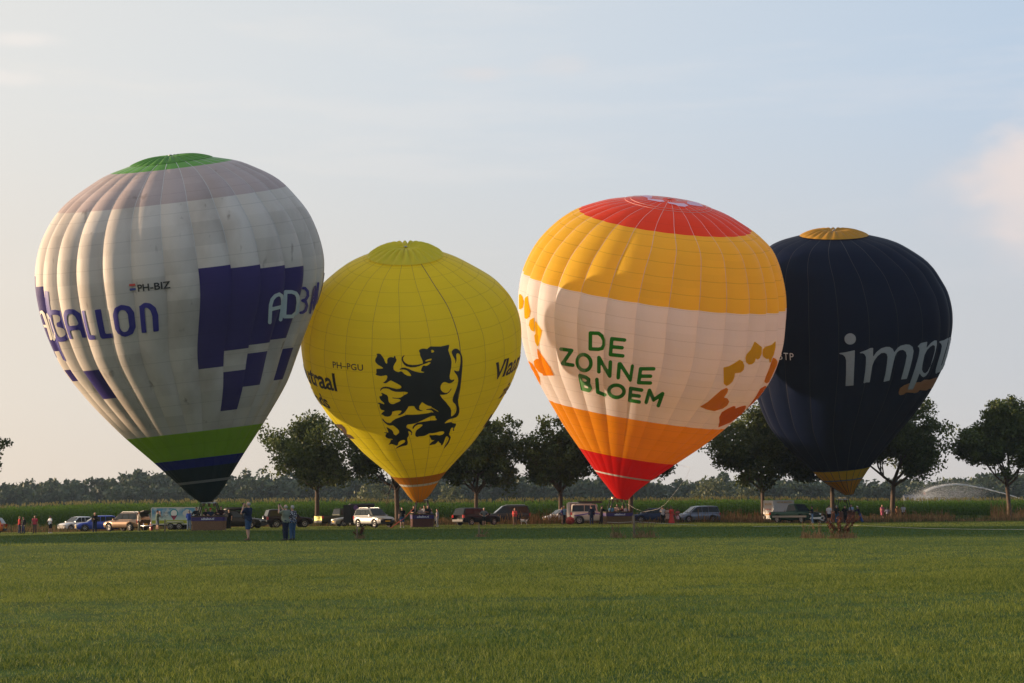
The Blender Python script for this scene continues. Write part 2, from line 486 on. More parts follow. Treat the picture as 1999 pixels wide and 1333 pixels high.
# ------------------------------------------------------------------ maize
M_CORN = leafmat('maize_leaves', (0.045, 0.12, 0.012), (0.23, 0.34, 0.035), 0.5)
M_TASSEL = leafmat('maize_tassels', (0.22, 0.18, 0.06), (0.45, 0.37, 0.15), 0.3)
def maize():
    rows, per = 9, 620
    X = []; Y = []
    for r_ in range(rows):
        x = np.linspace(-75, 75, per) + rng.normal(0, 0.05, per)
        X.append(x); Y.append(190 + 0.75 * r_ + rng.normal(0, 0.06, per))
    X = np.concatenate(X); Y = np.concatenate(Y); n = len(X)
    H = (2.35 + 0.15 * vnoise(X, Y, 6, 21)) * (0.94 + 0.12 * rng.random(n)) * (1 - 0.17 * sstep(15, 50, X)) * (1 + 0.10 * sstep(12, 22, -X) * (1 - sstep(45, 60, -X)))
    Vs = []; Fs = []; T = []; off = 0
    nl = 9
    for k in range(nl):                       # arching leaves
        z0 = H * (0.16 + 0.74 * k / (nl - 1)) + rng.normal(0, 0.05, n)
        az = k * 2.6 + rng.random(n) * 1.2 + X * 7
        Lg = 0.62 * (1 - 0.35 * k / nl) * (0.8 + 0.4 * rng.random(n))
        c, s_ = np.cos(az), np.sin(az); w = 0.05
        def P(q, rise, sw):
            return np.stack([X + c * Lg * q - s_ * w * sw, Y + s_ * Lg * q + c * w * sw, z0 + Lg * rise], -1)
        V = np.stack([P(0, 0, 0.4), P(0, 0, -0.4), P(0.4, 0.42, 1), P(0.4, 0.42, -1), P(0.78, 0.40, 0.8), P(0.78, 0.40, -0.8), P(1.05, 0.08, 0)], 1)
        Vs.append(V.reshape(-1, 3)); b = off + np.arange(n)[:, None] * 7
        Fs += [b + np.array(q) for q in ([0, 2, 3], [0, 3, 1], [2, 4, 5], [2, 5, 3], [4, 6, 5])]
        T.append(np.repeat(np.clip(0.15 + 0.75 * rng.random(n) * (0.45 + 0.6 * k / nl), 0, 1), 7)); off += 7 * n
    V = np.stack([np.stack([X - 0.02, Y, X * 0], -1), np.stack([X + 0.02, Y, X * 0], -1), np.stack([X + 0.012, Y, H], -1), np.stack([X - 0.012, Y, H], -1)], 1)
    Vs.append(V.reshape(-1, 3)); b = off + np.arange(n)[:, None] * 4
    Fs += [b + np.array([0, 1, 2]), b + np.array([0, 2, 3])]; T.append(np.full(4 * n, 0.5))
    o = np_mesh('maize', np.concatenate(Vs), np.concatenate(Fs), M_CORN, smooth=False, attr={'tint': np.concatenate(T)})
    tag(o, 'field of tall green maize behind the row of trees', None, kind='stuff')
    Vs = []; Fs = []; T = []; off = 0          # tassels: three spikes a plant
    keep = (rng.random(n) < 0.42) & (Y < 194)
    X, Y, H = X[keep], Y[keep], H[keep]; n = len(X)
    for k in range(3):
        dx = rng.normal(0, 0.09, n); dy = rng.normal(0, 0.09, n); hh = 0.20 + 0.16 * rng.random(n)
        V = np.stack([np.stack([X - 0.028, Y, H - 0.03], -1), np.stack([X + 0.028, Y, H - 0.03], -1), np.stack([X + dx + 0.022, Y + dy, H + hh], -1), np.stack([X + dx - 0.022, Y + dy, H + hh], -1)], 1)
        Vs.append(V.reshape(-1, 3)); b = off + np.arange(n)[:, None] * 4
        Fs += [b + np.array([0, 1, 2]), b + np.array([0, 2, 3])]; T.append(np.repeat(rng.random(n), 4)); off += 4 * n
    o = np_mesh('maize_tassels', np.concatenate(Vs), np.concatenate(Fs), M_TASSEL, smooth=False, attr={'tint': np.concatenate(T)})
    tag(o, 'pale tassels on top of the maize', None, kind='stuff')
maize()

# ------------------------------------------------------------------ trees
M_BARK = mat('bark', (0.085, 0.058, 0.040), 0.9, var=0.35, scale=6, bump=0.6)
M_LEAF = leafmat('tree_leaves', (0.026, 0.046, 0.010), (0.105, 0.130, 0.024), 0.32)
def leaf_cloud(C, rad, n_each, size, squash=0.8):
    """leaf faces gathered round clump centres C (k,3) of radius rad (k)"""
    k = len(C); n = k * n_each
    ci = np.repeat(np.arange(k), n_each)
    d = rng.normal(0, 1, (n, 3)); d /= np.linalg.norm(d, axis=1)[:, None]
    q = rng.random(n) ** 0.45
    P = C[ci] + d * (rad[ci] * q)[:, None] * np.array([1, 1, squash])
    a = rng.normal(0, 1, (n, 3)); a /= np.linalg.norm(a, axis=1)[:, None]
    b = np.cross(a, rng.normal(0, 1, (n, 3))); b /= np.linalg.norm(b, axis=1)[:, None]
    s_ = size * (0.6 + 0.8 * rng.random(n))[:, None]
    V = np.stack([P - a * s_, P + b * s_ * 0.62, P + a * s_, P - b * s_ * 0.62], 1).reshape(-1, 3)
    Fq = np.arange(n)[:, None] * 4 + np.array([0, 1, 2, 3])
    t = np.repeat(rng.random(k), n_each) * 0.55 + rng.random(n) * 0.45
    return V, Fq, np.repeat(t, 4)

def tree(name, label, px, Y, H, trunk_h, cw, lean=0.0, seed=0, fork=False, cshift=0.0, group=None, leaves=84, trunk_r=0.28, cbase=None, mat_=None):
    global rng
    keep = rng; rng = np.random.default_rng(seed)
    root = empty(name, spot(px, Y), 0, label, 'tree', group)
    mb = MB()
    fork_p = np.array([lean * trunk_h, 0, trunk_h])
    mb.tube([(-0.02, 0, -0.1), (0, 0, 0.15), (lean * trunk_h * 0.4, 0, trunk_h * 0.5), fork_p], [trunk_r * 1.25, trunk_r * 0.92, trunk_r * 0.78, trunk_r * 0.72], 9)
    crown_c = np.array([lean * trunk_h + cshift, 0, (trunk_h + H) / 2 + 0.1])
    rz_ = (H - trunk_h) / 2; rx_ = cw / 2
    tips = []
    def branch(p, d, ln, r_, lev):
        d = d / np.linalg.norm(d)
        mid = p + d * ln * 0.5 + rng.normal(0, 0.06 * ln, 3)
        d2 = d + np.array([0, 0, 0.18]) + rng.normal(0, 0.16, 3); d2 /= np.linalg.norm(d2)
        end = mid + d2 * ln * 0.5
        mb.tube([p, mid, end], [r_, r_ * 0.8, r_ * 0.6], 6 if lev < 2 else 4, caps=False)
        if lev >= 1: tips.append(mid)
        tips.append(end)
        if lev < 3:
            for k in range(3 if lev < 2 else 2):
                nd = d2 + rng.normal(0, 0.55, 3) + np.array([0, 0, 0.1])
                branch(end if k < 2 else mid, nd, ln * 0.66, r_ * 0.55, lev + 1)
    nb = 5 if not fork else 4
    for k in range(nb):
        a = 2 * math.pi * k / nb + rng.random() * 0.8
        out = 0.75 + 0.35 * rng.random()
        d = np.array([math.cos(a) * out * rx_ / rz_, math.sin(a) * out * rx_ / rz_, 1.0])
        branch(fork_p - np.array([0, 0, 0.25 * k / nb * 2]), d, rz_ * 0.62, trunk_r * 0.5, 0)
    branch(fork_p, np.array([0.05, 0, 1.0]), rz_ * 0.8, trunk_r * 0.6, 0)
    mb.build('trunk', M_BARK, root)
    # clumps: branch tips kept inside the crown, plus an uneven shell
    T = np.array(tips)
    inside = (((T - crown_c) / np.array([rx_, rx_, rz_])) ** 2).sum(1) < 1.15
    T = T[inside & (T[:, 2] > trunk_h - 0.1)]
    nsh = 150
    rx_ *= 1.15; nsh_ = nsh
    d = rng.normal(0, 1, (nsh, 3)); d /= np.linalg.norm(d, axis=1)[:, None]
    lump = 0.80 + 0.42 * np.sin(d[:, 0] * 5 + seed) * np.cos(d[:, 2] * 4.0 + seed * 1.7) + rng.normal(0, 0.06, nsh)
    shell = crown_c + d * lump[:, None] * np.array([rx_, rx_, rz_]) * (0.66 + 0.30 * rng.random(nsh))[:, None]
    bulk = rng.random(nsh) < 0.9
    low = (shell[:, 2] < (trunk_h + 0.25 * (H - trunk_h))) & (rng.random(nsh) < 0.45)
    C = np.concatenate([T, shell[bulk & ~low]])
    opn = (C[:, 2] < trunk_h + 0.30 * (H - trunk_h)) & (np.hypot(C[:, 0] - lean * trunk_h, C[:, 1]) < 0.40 * rx_)
    C = C[(C[:, 2] > trunk_h - 0.35) & ~opn]
    rad = (0.66 + 0.66 * rng.random(len(C))) * cw / 11.0
    V, Fq, t = leaf_cloud(C, rad, leaves, 0.162)
    np_mesh('crown', V, Fq, mat_ or M_LEAF, root, smooth=False, attr={'tint': t})
    rng = keep
    return root
TREES = [
    (-82, 12.6, 3.6, 8.4, 0.00, 0, 'roadside tree cut off by the left edge, only its leaves in view'),
    (619, 12.1, 4.0, 13.2, 0.00, 0.0, 'round roadside tree with forked trunk between the white and yellow balloons'),
    (776, 12.2, 4.0, 10.5, -0.03, 0.0, 'roadside tree mostly hidden behind the left side of the yellow balloon'),
    (929, 12.0, 3.5, 9.6, 0.02, 0.6, 'roadside tree with an upright straight trunk behind the black estate car'),
    (1094, 11.9, 3.4, 8.6, 0.02, 0.3, 'narrower roadside tree behind the white off-roader, left of the orange balloon'),
    (1231, 11.2, 3.6, 9.6, 0.03, 0.6, 'roadside tree hidden behind the red mouth of the orange balloon'),
    (1490, 12.6, 3.4, 11.8, 0.00, -0.1, 'leafy roadside tree behind the white box trailer at right'),
    (1626, 11.6, 3.8, 8.6, 0.01, -1.2, 'roadside tree hidden behind the bottom of the navy balloon'),
    (1742, 13.2, 4.0, 12.0, 0.07, 1.6, 'roadside tree with a wide forked leaning trunk right of the navy balloon'),
    (1972, 13.5, 3.8, 9.6, -0.05, 0.1, 'roadside tree with a leaning trunk at the right edge of the picture'),
]
for k, (px, H, th, cw, lean, cs, lab) in enumerate(TREES):
    tree('roadside_tree', lab, px, 181 + (k % 3) * 0.5, H, th, cw, lean, seed=40 + k, fork=(k in (1, 8)), cshift=cs, group='row of trees along the road', trunk_r=0.27 + 0.03 * (k % 3))

# ------------------------------------------------------------------ far wood
M_WOOD = leafmat('wood_leaves', (0.016, 0.032, 0.014), (0.050, 0.074, 0.030), 0.25)
def wood():
    Cs = []; Rs = []
    top = [(-200, 948), (0, 944), (100, 938), (190, 932), (260, 926), (300, 919), (340, 923), (420, 922), (500, 922), (600, 922), (680, 920), (760, 926), (850, 928), (960, 920), (1060, 918), (1180, 930), (1300, 940), (1345, 936), (1400, 930), (1500, 928), (1600, 930), (1700, 934), (1760, 938), (1850, 938), (1930, 925), (2000, 920), (2200, 930)]
    tx = [t[0] for t in top]; ty = [t[1] for t in top]
    for layer in range(4):
        Yl = 560 + layer * 26
        x = -330
        while x < 330:
            px = 999.5 + x / Yl * FPX
            H0 = 1000 - 0.0105 * (px - 1000)
            ytop = np.interp(px, tx, ty)
            h = (H0 - ytop) / FPX * Yl + 1.2
            h *= (0.80 + 0.06 * layer) * (0.86 + 0.26 * rng.random())
            r_ = 3.2 + 3.0 * rng.random()
            yy = Yl + rng.normal(0, 5)
            nb = 19
            for _ in range(nb):
                d = rng.normal(0, 1, 3); d /= np.linalg.norm(d)
                zc = h * 0.56; Cs.append((x + d[0] * r_ * 0.8, yy + d[1] * r_ * 0.8, zc + d[2] * (h * 0.44 - 1.3)))
                Rs.append(1.7 + 1.2 * rng.random())
            for _ in range(5):
                Cs.append((x + rng.normal(0, 2.5), yy - 2 + rng.normal(0, 1), 1.5 + 3.0 * rng.random())); Rs.append(2.2)
            x += r_ * 1.25
    C = np.array(Cs); Rr = np.array(Rs)
    V, Fq, t = leaf_cloud(C, Rr, 34, 0.85, 0.9)
    o = np_mesh('wood', V, Fq, M_WOOD, smooth=False, attr={'tint': t})
    tag(o, 'dark hazy wood along the horizon behind the maize', None, kind='stuff')
wood()
def far_bush(name, label, px, Y, w, h, c0, c1, conical=False, nb=30, group=None):
    root = empty(name, spot(px, Y), 0, label, 'tree' if h > 5 else 'bush', group)
    m = leafmat(name + '_%d' % px, c0, c1, 0.3)
    if conical:
        z = rng.random(nb) ** 1.3 * h * 0.92 + 0.3; rr = w / 2 * (1 - z / h * 0.85)
        a = rng.random(nb) * 6.28
        C = np.stack([np.cos(a) * rr * 0.6, np.sin(a) * rr * 0.6, z], -1); rad = 0.5 + 0.5 * rr
    else:
        d = rng.normal(0, 1, (nb, 3)); d /= np.linalg.norm(d, axis=1)[:, None]
        C = d * np.array([w * 0.38, w * 0.38, h * 0.34]) + np.array([0, 0, h * 0.55]); rad = (0.10 + 0.10 * rng.random(nb)) * min(w, h * 1.4)
    V, Fq, t = leaf_cloud(C, rad, 40, 0.40, 0.9)
    np_mesh('crown', V, Fq, m, root, smooth=False, attr={'tint': t})
    MB().tube([(0, 0, -0.1), (0, 0, h * 0.5)], [0.25, 0.12], 6).build('trunk', M_BARK, root)
    return root
WL0, WL1 = (0.055, 0.070, 0.022), (0.15, 0.155, 0.055)
far_bush('willow', 'pale rounded willow left of the yellow balloon mouth, far behind the maize', 728, 430, 11.5, 9.0, WL0, WL1)
far_bush('willow', 'pale far tree just right of the yellow balloon mouth', 878, 440, 8.0, 8.6, WL0, WL1)
far_bush('round_bush', 'small round pale bush far behind the woman in pink', 1008, 380, 4.6, 3.5, WL0, WL1)
far_bush('willow', 'large pale far tree behind the grey blue people carrier', 1395, 450, 13.0, 9.6, (0.045, 0.06, 0.02), (0.12, 0.125, 0.045))
far_bush('round_bush', 'low pale far bush between the coral dress and the blue saloon', 1336, 400, 5.5, 4.2, WL0, WL1)
far_bush('willow', 'pale far tree left of the white box trailer', 1462, 470, 8.0, 8.0, (0.045, 0.06, 0.02), (0.12, 0.125, 0.045))
CF0, CF1 = (0.035, 0.058, 0.035), (0.085, 0.11, 0.06)
for k, px in enumerate((528, 548, 566, 584, 602, 640, 656, 672)):
    far_bush('young_tree', 'slim pointed young tree, %s from the left in the pale row far behind the maize' % ('first', 'second', 'third', 'fourth', 'fifth', 'sixth', 'seventh', 'last')[k], px, 470 + (k % 2) * 6, 3.4 + 0.6 * (k % 3), 4.8 + 0.9 * ((k * 5) % 4) / 3, CF0, CF1, True, 16, group='row of young trees before the wood')

# ------------------------------------------------------------------ farm building far right
p = spot(1790, 480)
b = empty('barn', p, R(8), 'low dark roofed barn far off, left of the water jet', 'barn')
MB().box((0, 0, 1.3), (7.0, 5, 2.6)).build('wall', mat('barn_wall', (0.09, 0.075, 0.07), 0.9), b)
MB().poly([(-3.7, -2.9, 2.5), (-3.7, 2.9, 2.5), (-3.7, 0, 5.0)], (7.4, 0, 0)).build('roof', mat('barn_roof', (0.06, 0.066, 0.08), 0.8), b)
MB().box((2.6, 0, 5.2), (0.4, 0.4, 0.9)).build('chimney', mat('barn_chimney', (0.25, 0.1, 0.07), 0.9), b)

# ------------------------------------------------------------------ irrigation jet
def spray():
    Yj = 330
    pts = [(2030, 990), (1999, 975), (1960, 963), (1920, 953), (1890, 947.5), (1868, 945), (1845, 947), (1822, 952), (1806, 959)]
    P = np.array([at(x, y, Yj) for x, y in pts])
    s_ = np.linspace(0, 1, len(P))
    root_mat = mat('water', (0.92, 0.93, 0.95), 0.5, var=0.03, trans=0.5)
    nj, nm = 15000, 60000
    n = nj + nm
    mist = np.arange(n) >= nj
    u = np.where(mist, 0.35 + 0.75 * rng.random(n) ** 0.8, rng.random(n) ** 0.9)
    C = np.stack([np.interp(u, s_, P[:, k]) - np.clip(u - 1, 0, 1) * (14 if k == 0 else 3 if k == 2 else 0) for k in range(3)], -1)
    sp = np.where(mist, 0.7 + 0.7 * u, 0.06 + 0.22 * u ** 2)
    C += rng.normal(0, 1, (n, 3)) * sp[:, None] * np.array([1.0, 1.0, 0.5])
    fall = np.where(mist, rng.random(n) ** 0.9 * (C[:, 2] - 2.2), 0)
    C[:, 2] -= fall; C[:, 0] -= fall * 0.5 * rng.random(n)
    r_ = (0.008 + 0.009 * rng.random(n)) * np.where(mist, 0.62, 2.0 - 0.8 * u)
    tet = np.array([(1, 1, 1), (1, -1, -1), (-1, 1, -1), (-1, -1, 1)], float)
    V = (C[:, None, :] + tet[None] * r_[:, None, None]).reshape(-1, 3)
    b = np.arange(n)[:, None] * 4
    Fq = np.concatenate([b + np.array(q) for q in ([0, 1, 2], [0, 3, 1], [0, 2, 3], [1, 3, 2])])
    o = np_mesh('irrigation_jet', V, Fq, root_mat, smooth=False)
    tag(o, 'white arching jet of irrigation water drifting into mist above the maize at right', None, kind='stuff')
spray()
# ------------------------------------------------------------------ balloons
def fabric(name, col, trans=0.38, seam=1.6, seam_dark=0.25, dirt=0.0, tcol=None, gloss=0.04, rough=0.45):
    """thin coated nylon: lets light through, horizontal seams, fine creases, stains on request"""
    if isinstance(col, str): col = lin(col)
    m = bpy.data.materials.new(name); m.use_nodes = True
    nt = m.node_tree; N, L = nt.nodes, nt.links; N.clear()
    out = N.new('ShaderNodeOutputMaterial')
    def math_(op, a, b=None):
        n = N.new('ShaderNodeMath'); n.operation = op
        for i, v in enumerate((a, b)):
            if v is None: continue
            if isinstance(v, (int, float)): n.inputs[i].default_value = v
            else: L.new(v, n.inputs[i])
        return n.outputs[0]
    uvn = N.new('ShaderNodeUVMap'); uvn.uv_map = 'UVMap'
    sp = N.new('ShaderNodeSeparateXYZ'); L.new(uvn.outputs[0], sp.inputs[0])
    U, Vv = sp.outputs[0], sp.outputs[1]
    oi = N.new('ShaderNodeObjectInfo')
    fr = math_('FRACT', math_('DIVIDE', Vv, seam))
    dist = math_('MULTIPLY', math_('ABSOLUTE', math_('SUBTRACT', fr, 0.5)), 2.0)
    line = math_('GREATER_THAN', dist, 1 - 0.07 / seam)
    tcn = N.new('ShaderNodeTexCoord')
    def noise(sc, det, vec=(1, 1, 1), src=None):
        mp = N.new('ShaderNodeMapping'); mp.inputs['Scale'].default_value = vec
        L.new(src or tcn.outputs['Object'], mp.inputs[0])
        n = N.new('ShaderNodeTexNoise'); n.inputs['Scale'].default_value = sc; n.inputs['Detail'].default_value = det
        L.new(mp.outputs[0], n.inputs['Vector']); return n.outputs[0]
    def mixc(f, a, b, bt='MIX'):
        n = N.new('ShaderNodeMix'); n.data_type = 'RGBA'; n.blend_type = bt
        for s, v in ((n.inputs['Factor'], f), (n.inputs[6], a), (n.inputs[7], b)):
            if isinstance(v, (int, float)): s.default_value = v
            elif isinstance(v, tuple): s.default_value = (*v[:3], 1)
            else: L.new(v, s)
        return n.outputs[2]
    # each sewn panel a touch different
    cell = N.new('ShaderNodeTexWhiteNoise'); cell.noise_dimensions = '2D'
    cv = N.new('ShaderNodeCombineXYZ'); L.new(math_('FLOOR', math_('ADD', math_('DIVIDE', Vv, seam), 0.5)), cv.inputs[0]); L.new(oi.outputs['Random'], cv.inputs[1])
    L.new(cv.outputs[0], cell.inputs[0])
    pv = math_('ADD', math_('MULTIPLY', cell.outputs['Value'], 0.05 + 0.13 * dirt), 0.97 - 0.07 * dirt)
    vm = N.new('ShaderNodeVectorMath'); vm.operation = 'SCALE'; vm.inputs[0].default_value = col; L.new(pv, vm.inputs['Scale'])
    c = vm.outputs[0]
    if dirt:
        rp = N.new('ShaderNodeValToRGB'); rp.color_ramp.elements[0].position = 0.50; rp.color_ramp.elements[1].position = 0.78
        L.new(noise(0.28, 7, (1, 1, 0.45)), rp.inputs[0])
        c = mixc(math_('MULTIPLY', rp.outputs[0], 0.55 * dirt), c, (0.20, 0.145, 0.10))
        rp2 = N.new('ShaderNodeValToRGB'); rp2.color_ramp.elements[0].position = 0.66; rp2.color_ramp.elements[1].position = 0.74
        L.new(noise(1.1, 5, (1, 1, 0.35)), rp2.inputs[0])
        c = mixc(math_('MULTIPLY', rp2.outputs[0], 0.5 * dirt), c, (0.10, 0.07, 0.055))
    else:
        c = mixc(math_('MULTIPLY', noise(0.35, 5), 0.16), c, tuple(k * 0.7 for k in col))
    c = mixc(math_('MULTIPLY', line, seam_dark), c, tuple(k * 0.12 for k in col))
    bp = N.new('ShaderNodeBump'); bp.inputs['Strength'].default_value = 0.35; bp.inputs['Distance'].default_value = 0.12
    hgt = math_('ADD', math_('MULTIPLY', noise(0.9, 4, (1, 1, 0.25)), 1.0), math_('MULTIPLY', dist, -0.25))
    L.new(hgt, bp.inputs['Height'])
    d = N.new('ShaderNodeBsdfDiffuse'); L.new(c, d.inputs[0]); L.new(bp.outputs[0], d.inputs['Normal'])
    t = N.new('ShaderNodeBsdfTranslucent'); L.new(bp.outputs[0], t.inputs['Normal'])
    if tcol: t.inputs[0].default_value = (*tcol, 1)
    else: L.new(c, t.inputs[0])
    a = N.new('ShaderNodeMixShader'); a.inputs[0].default_value = trans
    L.new(d.outputs[0], a.inputs[1]); L.new(t.outputs[0], a.inputs[2])
    g = N.new('ShaderNodeBsdfGlossy'); g.inputs['Roughness'].default_value = rough; L.new(bp.outputs[0], g.inputs['Normal'])
    fz = N.new('ShaderNodeFresnel'); fz.inputs[0].default_value = 1.35
    g2 = N.new('ShaderNodeMixShader'); L.new(math_('MULTIPLY', fz.outputs[0], gloss * 6), g2.inputs[0])
    L.new(a.outputs[0], g2.inputs[1]); L.new(g.outputs[0], g2.inputs[2])
    L.new(g2.outputs[0], out.inputs[0])
    return m

def gsmooth(y, sig):
    k = int(sig * 3) + 1
    w = np.exp(-0.5 * (np.arange(-k, k + 1) / sig) ** 2); w /= w.sum()
    yp = np.concatenate([2 * y[0] - y[k:0:-1], y, 2 * y[-1] - y[-2:-k - 2:-1]])
    return np.convolve(yp, w, 'valid')

class Balloon:
    def __init__(s, M, apex, Y, lam, om, left, right, ngore, tape_px, bulge, base_px, rcut=0.42, mouth_r=10, quick=False, phase=None):
        s.n = ngore; s.bulge = bulge; s.dth = 2 * math.pi / ngore
        M = np.array(M, float)
        lm = R((lam[0] + lam[1]) / 2)
        a = np.array([math.sin(lm), -math.cos(lm)]); b = np.array([math.cos(lm), math.sin(lm)])
        sq = lambda pts: np.array([((p - M) @ a, (p - M) @ b) for p in np.array(pts, float)])
        Lq, Rq = sq(left), sq(right)
        sa = float((np.array(apex, float) - M) @ a)
        o = np.argsort(Lq[:, 0]); Lq = Lq[o]; o = np.argsort(Rq[:, 0]); Rq = Rq[o]
        S = np.linspace(0, sa, 400)
        l = np.interp(S, np.concatenate([[0], Lq[:, 0]]), np.concatenate([[-mouth_r], Lq[:, 1]]))
        r = np.interp(S, np.concatenate([[0], Rq[:, 0]]), np.concatenate([[mouth_r], Rq[:, 1]]))
        rad = gsmooth((r - l) / 2, 7); cen = gsmooth((r + l) / 2, 14)
        cen = cen - cen[0] * (1 - S / sa) * 1.0
        it = int(np.argmax(rad)); Rm = rad[it]; s0 = S[it]
        # rings above the widest one: the trace, closed by a flat round cap
        ic = it; tj = 0.86
        t2 = np.sin(np.linspace(0, math.pi / 2, 110))
        S2 = s0 + (sa - s0) * t2
        rt = np.interp(S2, S, rad); rj = float(np.interp(s0 + (sa - s0) * tj, S, rad))
        w_ = sstep(0.84, 0.95, t2)
        rr = rt * (1 - w_) + rj * np.sqrt(np.clip((1 - t2) / (1 - tj), 0, 4)) * w_
        rr = np.minimum.accumulate(rr); rr[-1] = 0.004 * Rm
        sc, h = s0, sa - s0
        S1 = S[:ic]; r1 = rad[:ic]; c1 = cen[:ic]
        c_ap = float((np.array(apex, float) - M) @ b)
        w = sstep(0.5, 1.0, (S2 - sc) / h)
        c2 = np.interp(S2, S, cen) * (1 - w) + c_ap * w
        Sx = np.concatenate([S1, S2]); rx = np.concatenate([r1, rr]); cx = np.concatenate([c1, c2])
        t = Sx / sa
        el = np.array([math.atan2(*(lambda d: (d[2], d[1]))(ray(*(M + a * q)))) for q in Sx])
        om_ = R(om[0]) + (R(om[1]) - R(om[0])) * t
        tau = om_ + el
        lamv = R(lam[0]) + (R(lam[1]) - R(lam[0])) * t
        scale0 = Y / FPX
        dY = np.concatenate([[0], np.cumsum(np.tan(tau[1:]) * np.diff(Sx) * scale0)])
        C = np.array([at(*(M + a * q + b * c), Y - d) for q, c, d in zip(Sx, cx, dY)])
        rw = np.array([k * fwd(P) / FPX for k, P in zip(rx, C)])
        n0 = np.stack([np.sin(lamv), 0 * lamv, np.cos(lamv)], -1)
        s.E1 = np.stack([np.cos(lamv), 0 * lamv, -np.sin(lamv)], -1)
        yv = np.array([0, 1.0, 0])
        s.E2 = yv[None] * np.cos(tau)[:, None] + n0 * np.sin(tau)[:, None]
        s.AX = n0 * np.cos(tau)[:, None] - yv[None] * np.sin(tau)[:, None]
        s.C, s.r = C, rw
        dC = np.diff(C, axis=0); dz = (dC * s.AX[1:]).sum(1)
        s.v = np.concatenate([[0], np.cumsum(np.hypot(dz, np.diff(rw)))])
        s.vmax = s.v[-1]; s.Rm = rw.max()
        s.slope = np.gradient(rw, s.v)           # dr/dv
        s.phase = 0.0 if phase is None else phase
        base = M + np.array([0, 0.0]); s.mouth = C[0]
        s.bvh = None
        if quick: return
        if phase is not None:
            s.build_bvh(); s.Y = Y; return
        s.build_bvh(200)
        th, v, _, _ = s.hit(*tape_px)
        s.phase = th
        s.build_bvh()
        s.Y = Y
    def ring(s, v):
        f = lambda A: np.stack([np.interp(v, s.v, A[:, k]) for k in range(3)], -1)
        return f(s.C), np.interp(v, s.v, s.r), f(s.E1), f(s.E2), f(s.AX), np.interp(v, s.v, s.slope)
    def S(s, th, v, off=0.0):
        th = np.asarray(th, float); v = np.asarray(v, float)
        C, r, E1, E2, AX, sl = s.ring(v)
        u = np.mod((th - s.phase) / s.dth, 1.0)
        amp = s.bulge * (0.35 + 0.65 * np.clip(r / s.Rm, 0, 1)) * np.clip(v / 3.0, 0.15, 1)
        rr = r * (1 + amp * (4 * u * (1 - u) - 0.62))
        rad = E1 * np.sin(th)[..., None] - E2 * np.cos(th)[..., None]
        cz = np.sqrt(np.clip(1 - sl ** 2, 0.0, 1))
        Nn = rad * cz[..., None] - AX * sl[..., None]
        return C + rad * rr[..., None] + Nn * np.asarray(off, float)[..., None] if np.ndim(off) else C + rad * rr[..., None] + Nn * off
    def build_bvh(s, nv=150):
        per = 8
        th = s.phase + np.arange(s.n * per) * s.dth / per
        vv = np.concatenate([np.linspace(0, s.vmax * 0.86, nv), np.linspace(s.vmax * 0.86, s.vmax, 60)[1:]])
        TH, VV = np.meshgrid(th, vv)
        s.gTH, s.gVV = TH, VV
        P = s.S(TH, VV)
        m_, n_ = TH.shape
        ii = np.arange(m_ * n_).reshape(m_, n_)
        F = np.stack([ii[:-1, :], np.roll(ii, -1, 1)[:-1, :], np.roll(ii, -1, 1)[1:, :], ii[1:, :]], -1).reshape(-1, 4)
        s.gn = n_
        s.gv = vv; s.gt = th
        s.bvh = BVHTree.FromPolygons([Vector(p) for p in P.reshape(-1, 3)], [tuple(f) for f in F.tolist()])
    def inv(s, px, py):
        """picture point -> (theta, v, point, normal) on the envelope, or None"""
        d = ray(px, py)
        loc, nor, idx, dist = s.bvh.ray_cast(Vector(CAM), Vector(d).normalized())
        if loc is None: return None
        j = idx // s.gn
        v0, v1 = s.gv[j], s.gv[j + 1]
        L_ = np.array(loc)
        v = v0
        C0, r0, _, _, AX, sl0 = s.ring(v0); C1, r1 = s.ring(v1)[:2]
        d0 = np.dot(L_ - C0, AX); D = np.dot(C1 - C0, AX)
        if abs(D) > 0.35 * (v1 - v0): v = v0 + (v1 - v0) * np.clip(d0 / D, 0, 1)
        else:
            q = np.linalg.norm(L_ - C0 - AX * d0); v = v0 + (v1 - v0) * np.clip((q - r0) / (r1 - r0 + 1e-9), 0, 1)
        C, r, E1, E2, _, _ = s.ring(v)
        e = L_ - C
        th = math.atan2(np.dot(e, E1), -np.dot(e, E2))
        if np.dot(np.array(nor), np.array(loc) - CAM) > 0: nor = -nor
        return th, v, L_, np.array(nor)
    def v_r(s, rpx):
        """height along the gore where the upper dome is rpx picture pixels in radius"""
        i = int(np.argmax(s.r)); k = rpx * fwd(s.C[-1]) / FPX
        return float(np.interp(-k, -s.r[i:], s.v[i:]))
    def hit(s, px, py):
        """inv(), pulled towards the axis where the point just misses the outline"""
        P = s.C[np.argmax(s.r)] - CAM; cx = 999.5 + FPX * (P @ CR) / (P @ _F)
        for k in range(60):
            q = s.inv(px + (cx - px) * k * 0.004, py)
            if q is not None: return q
    def v_at(s, px, py): return s.hit(px, py)[1]
    def gore_at(s, px, py):
        return int(math.floor((s.hit(px, py)[0] - s.phase) / s.dth)) % s.n
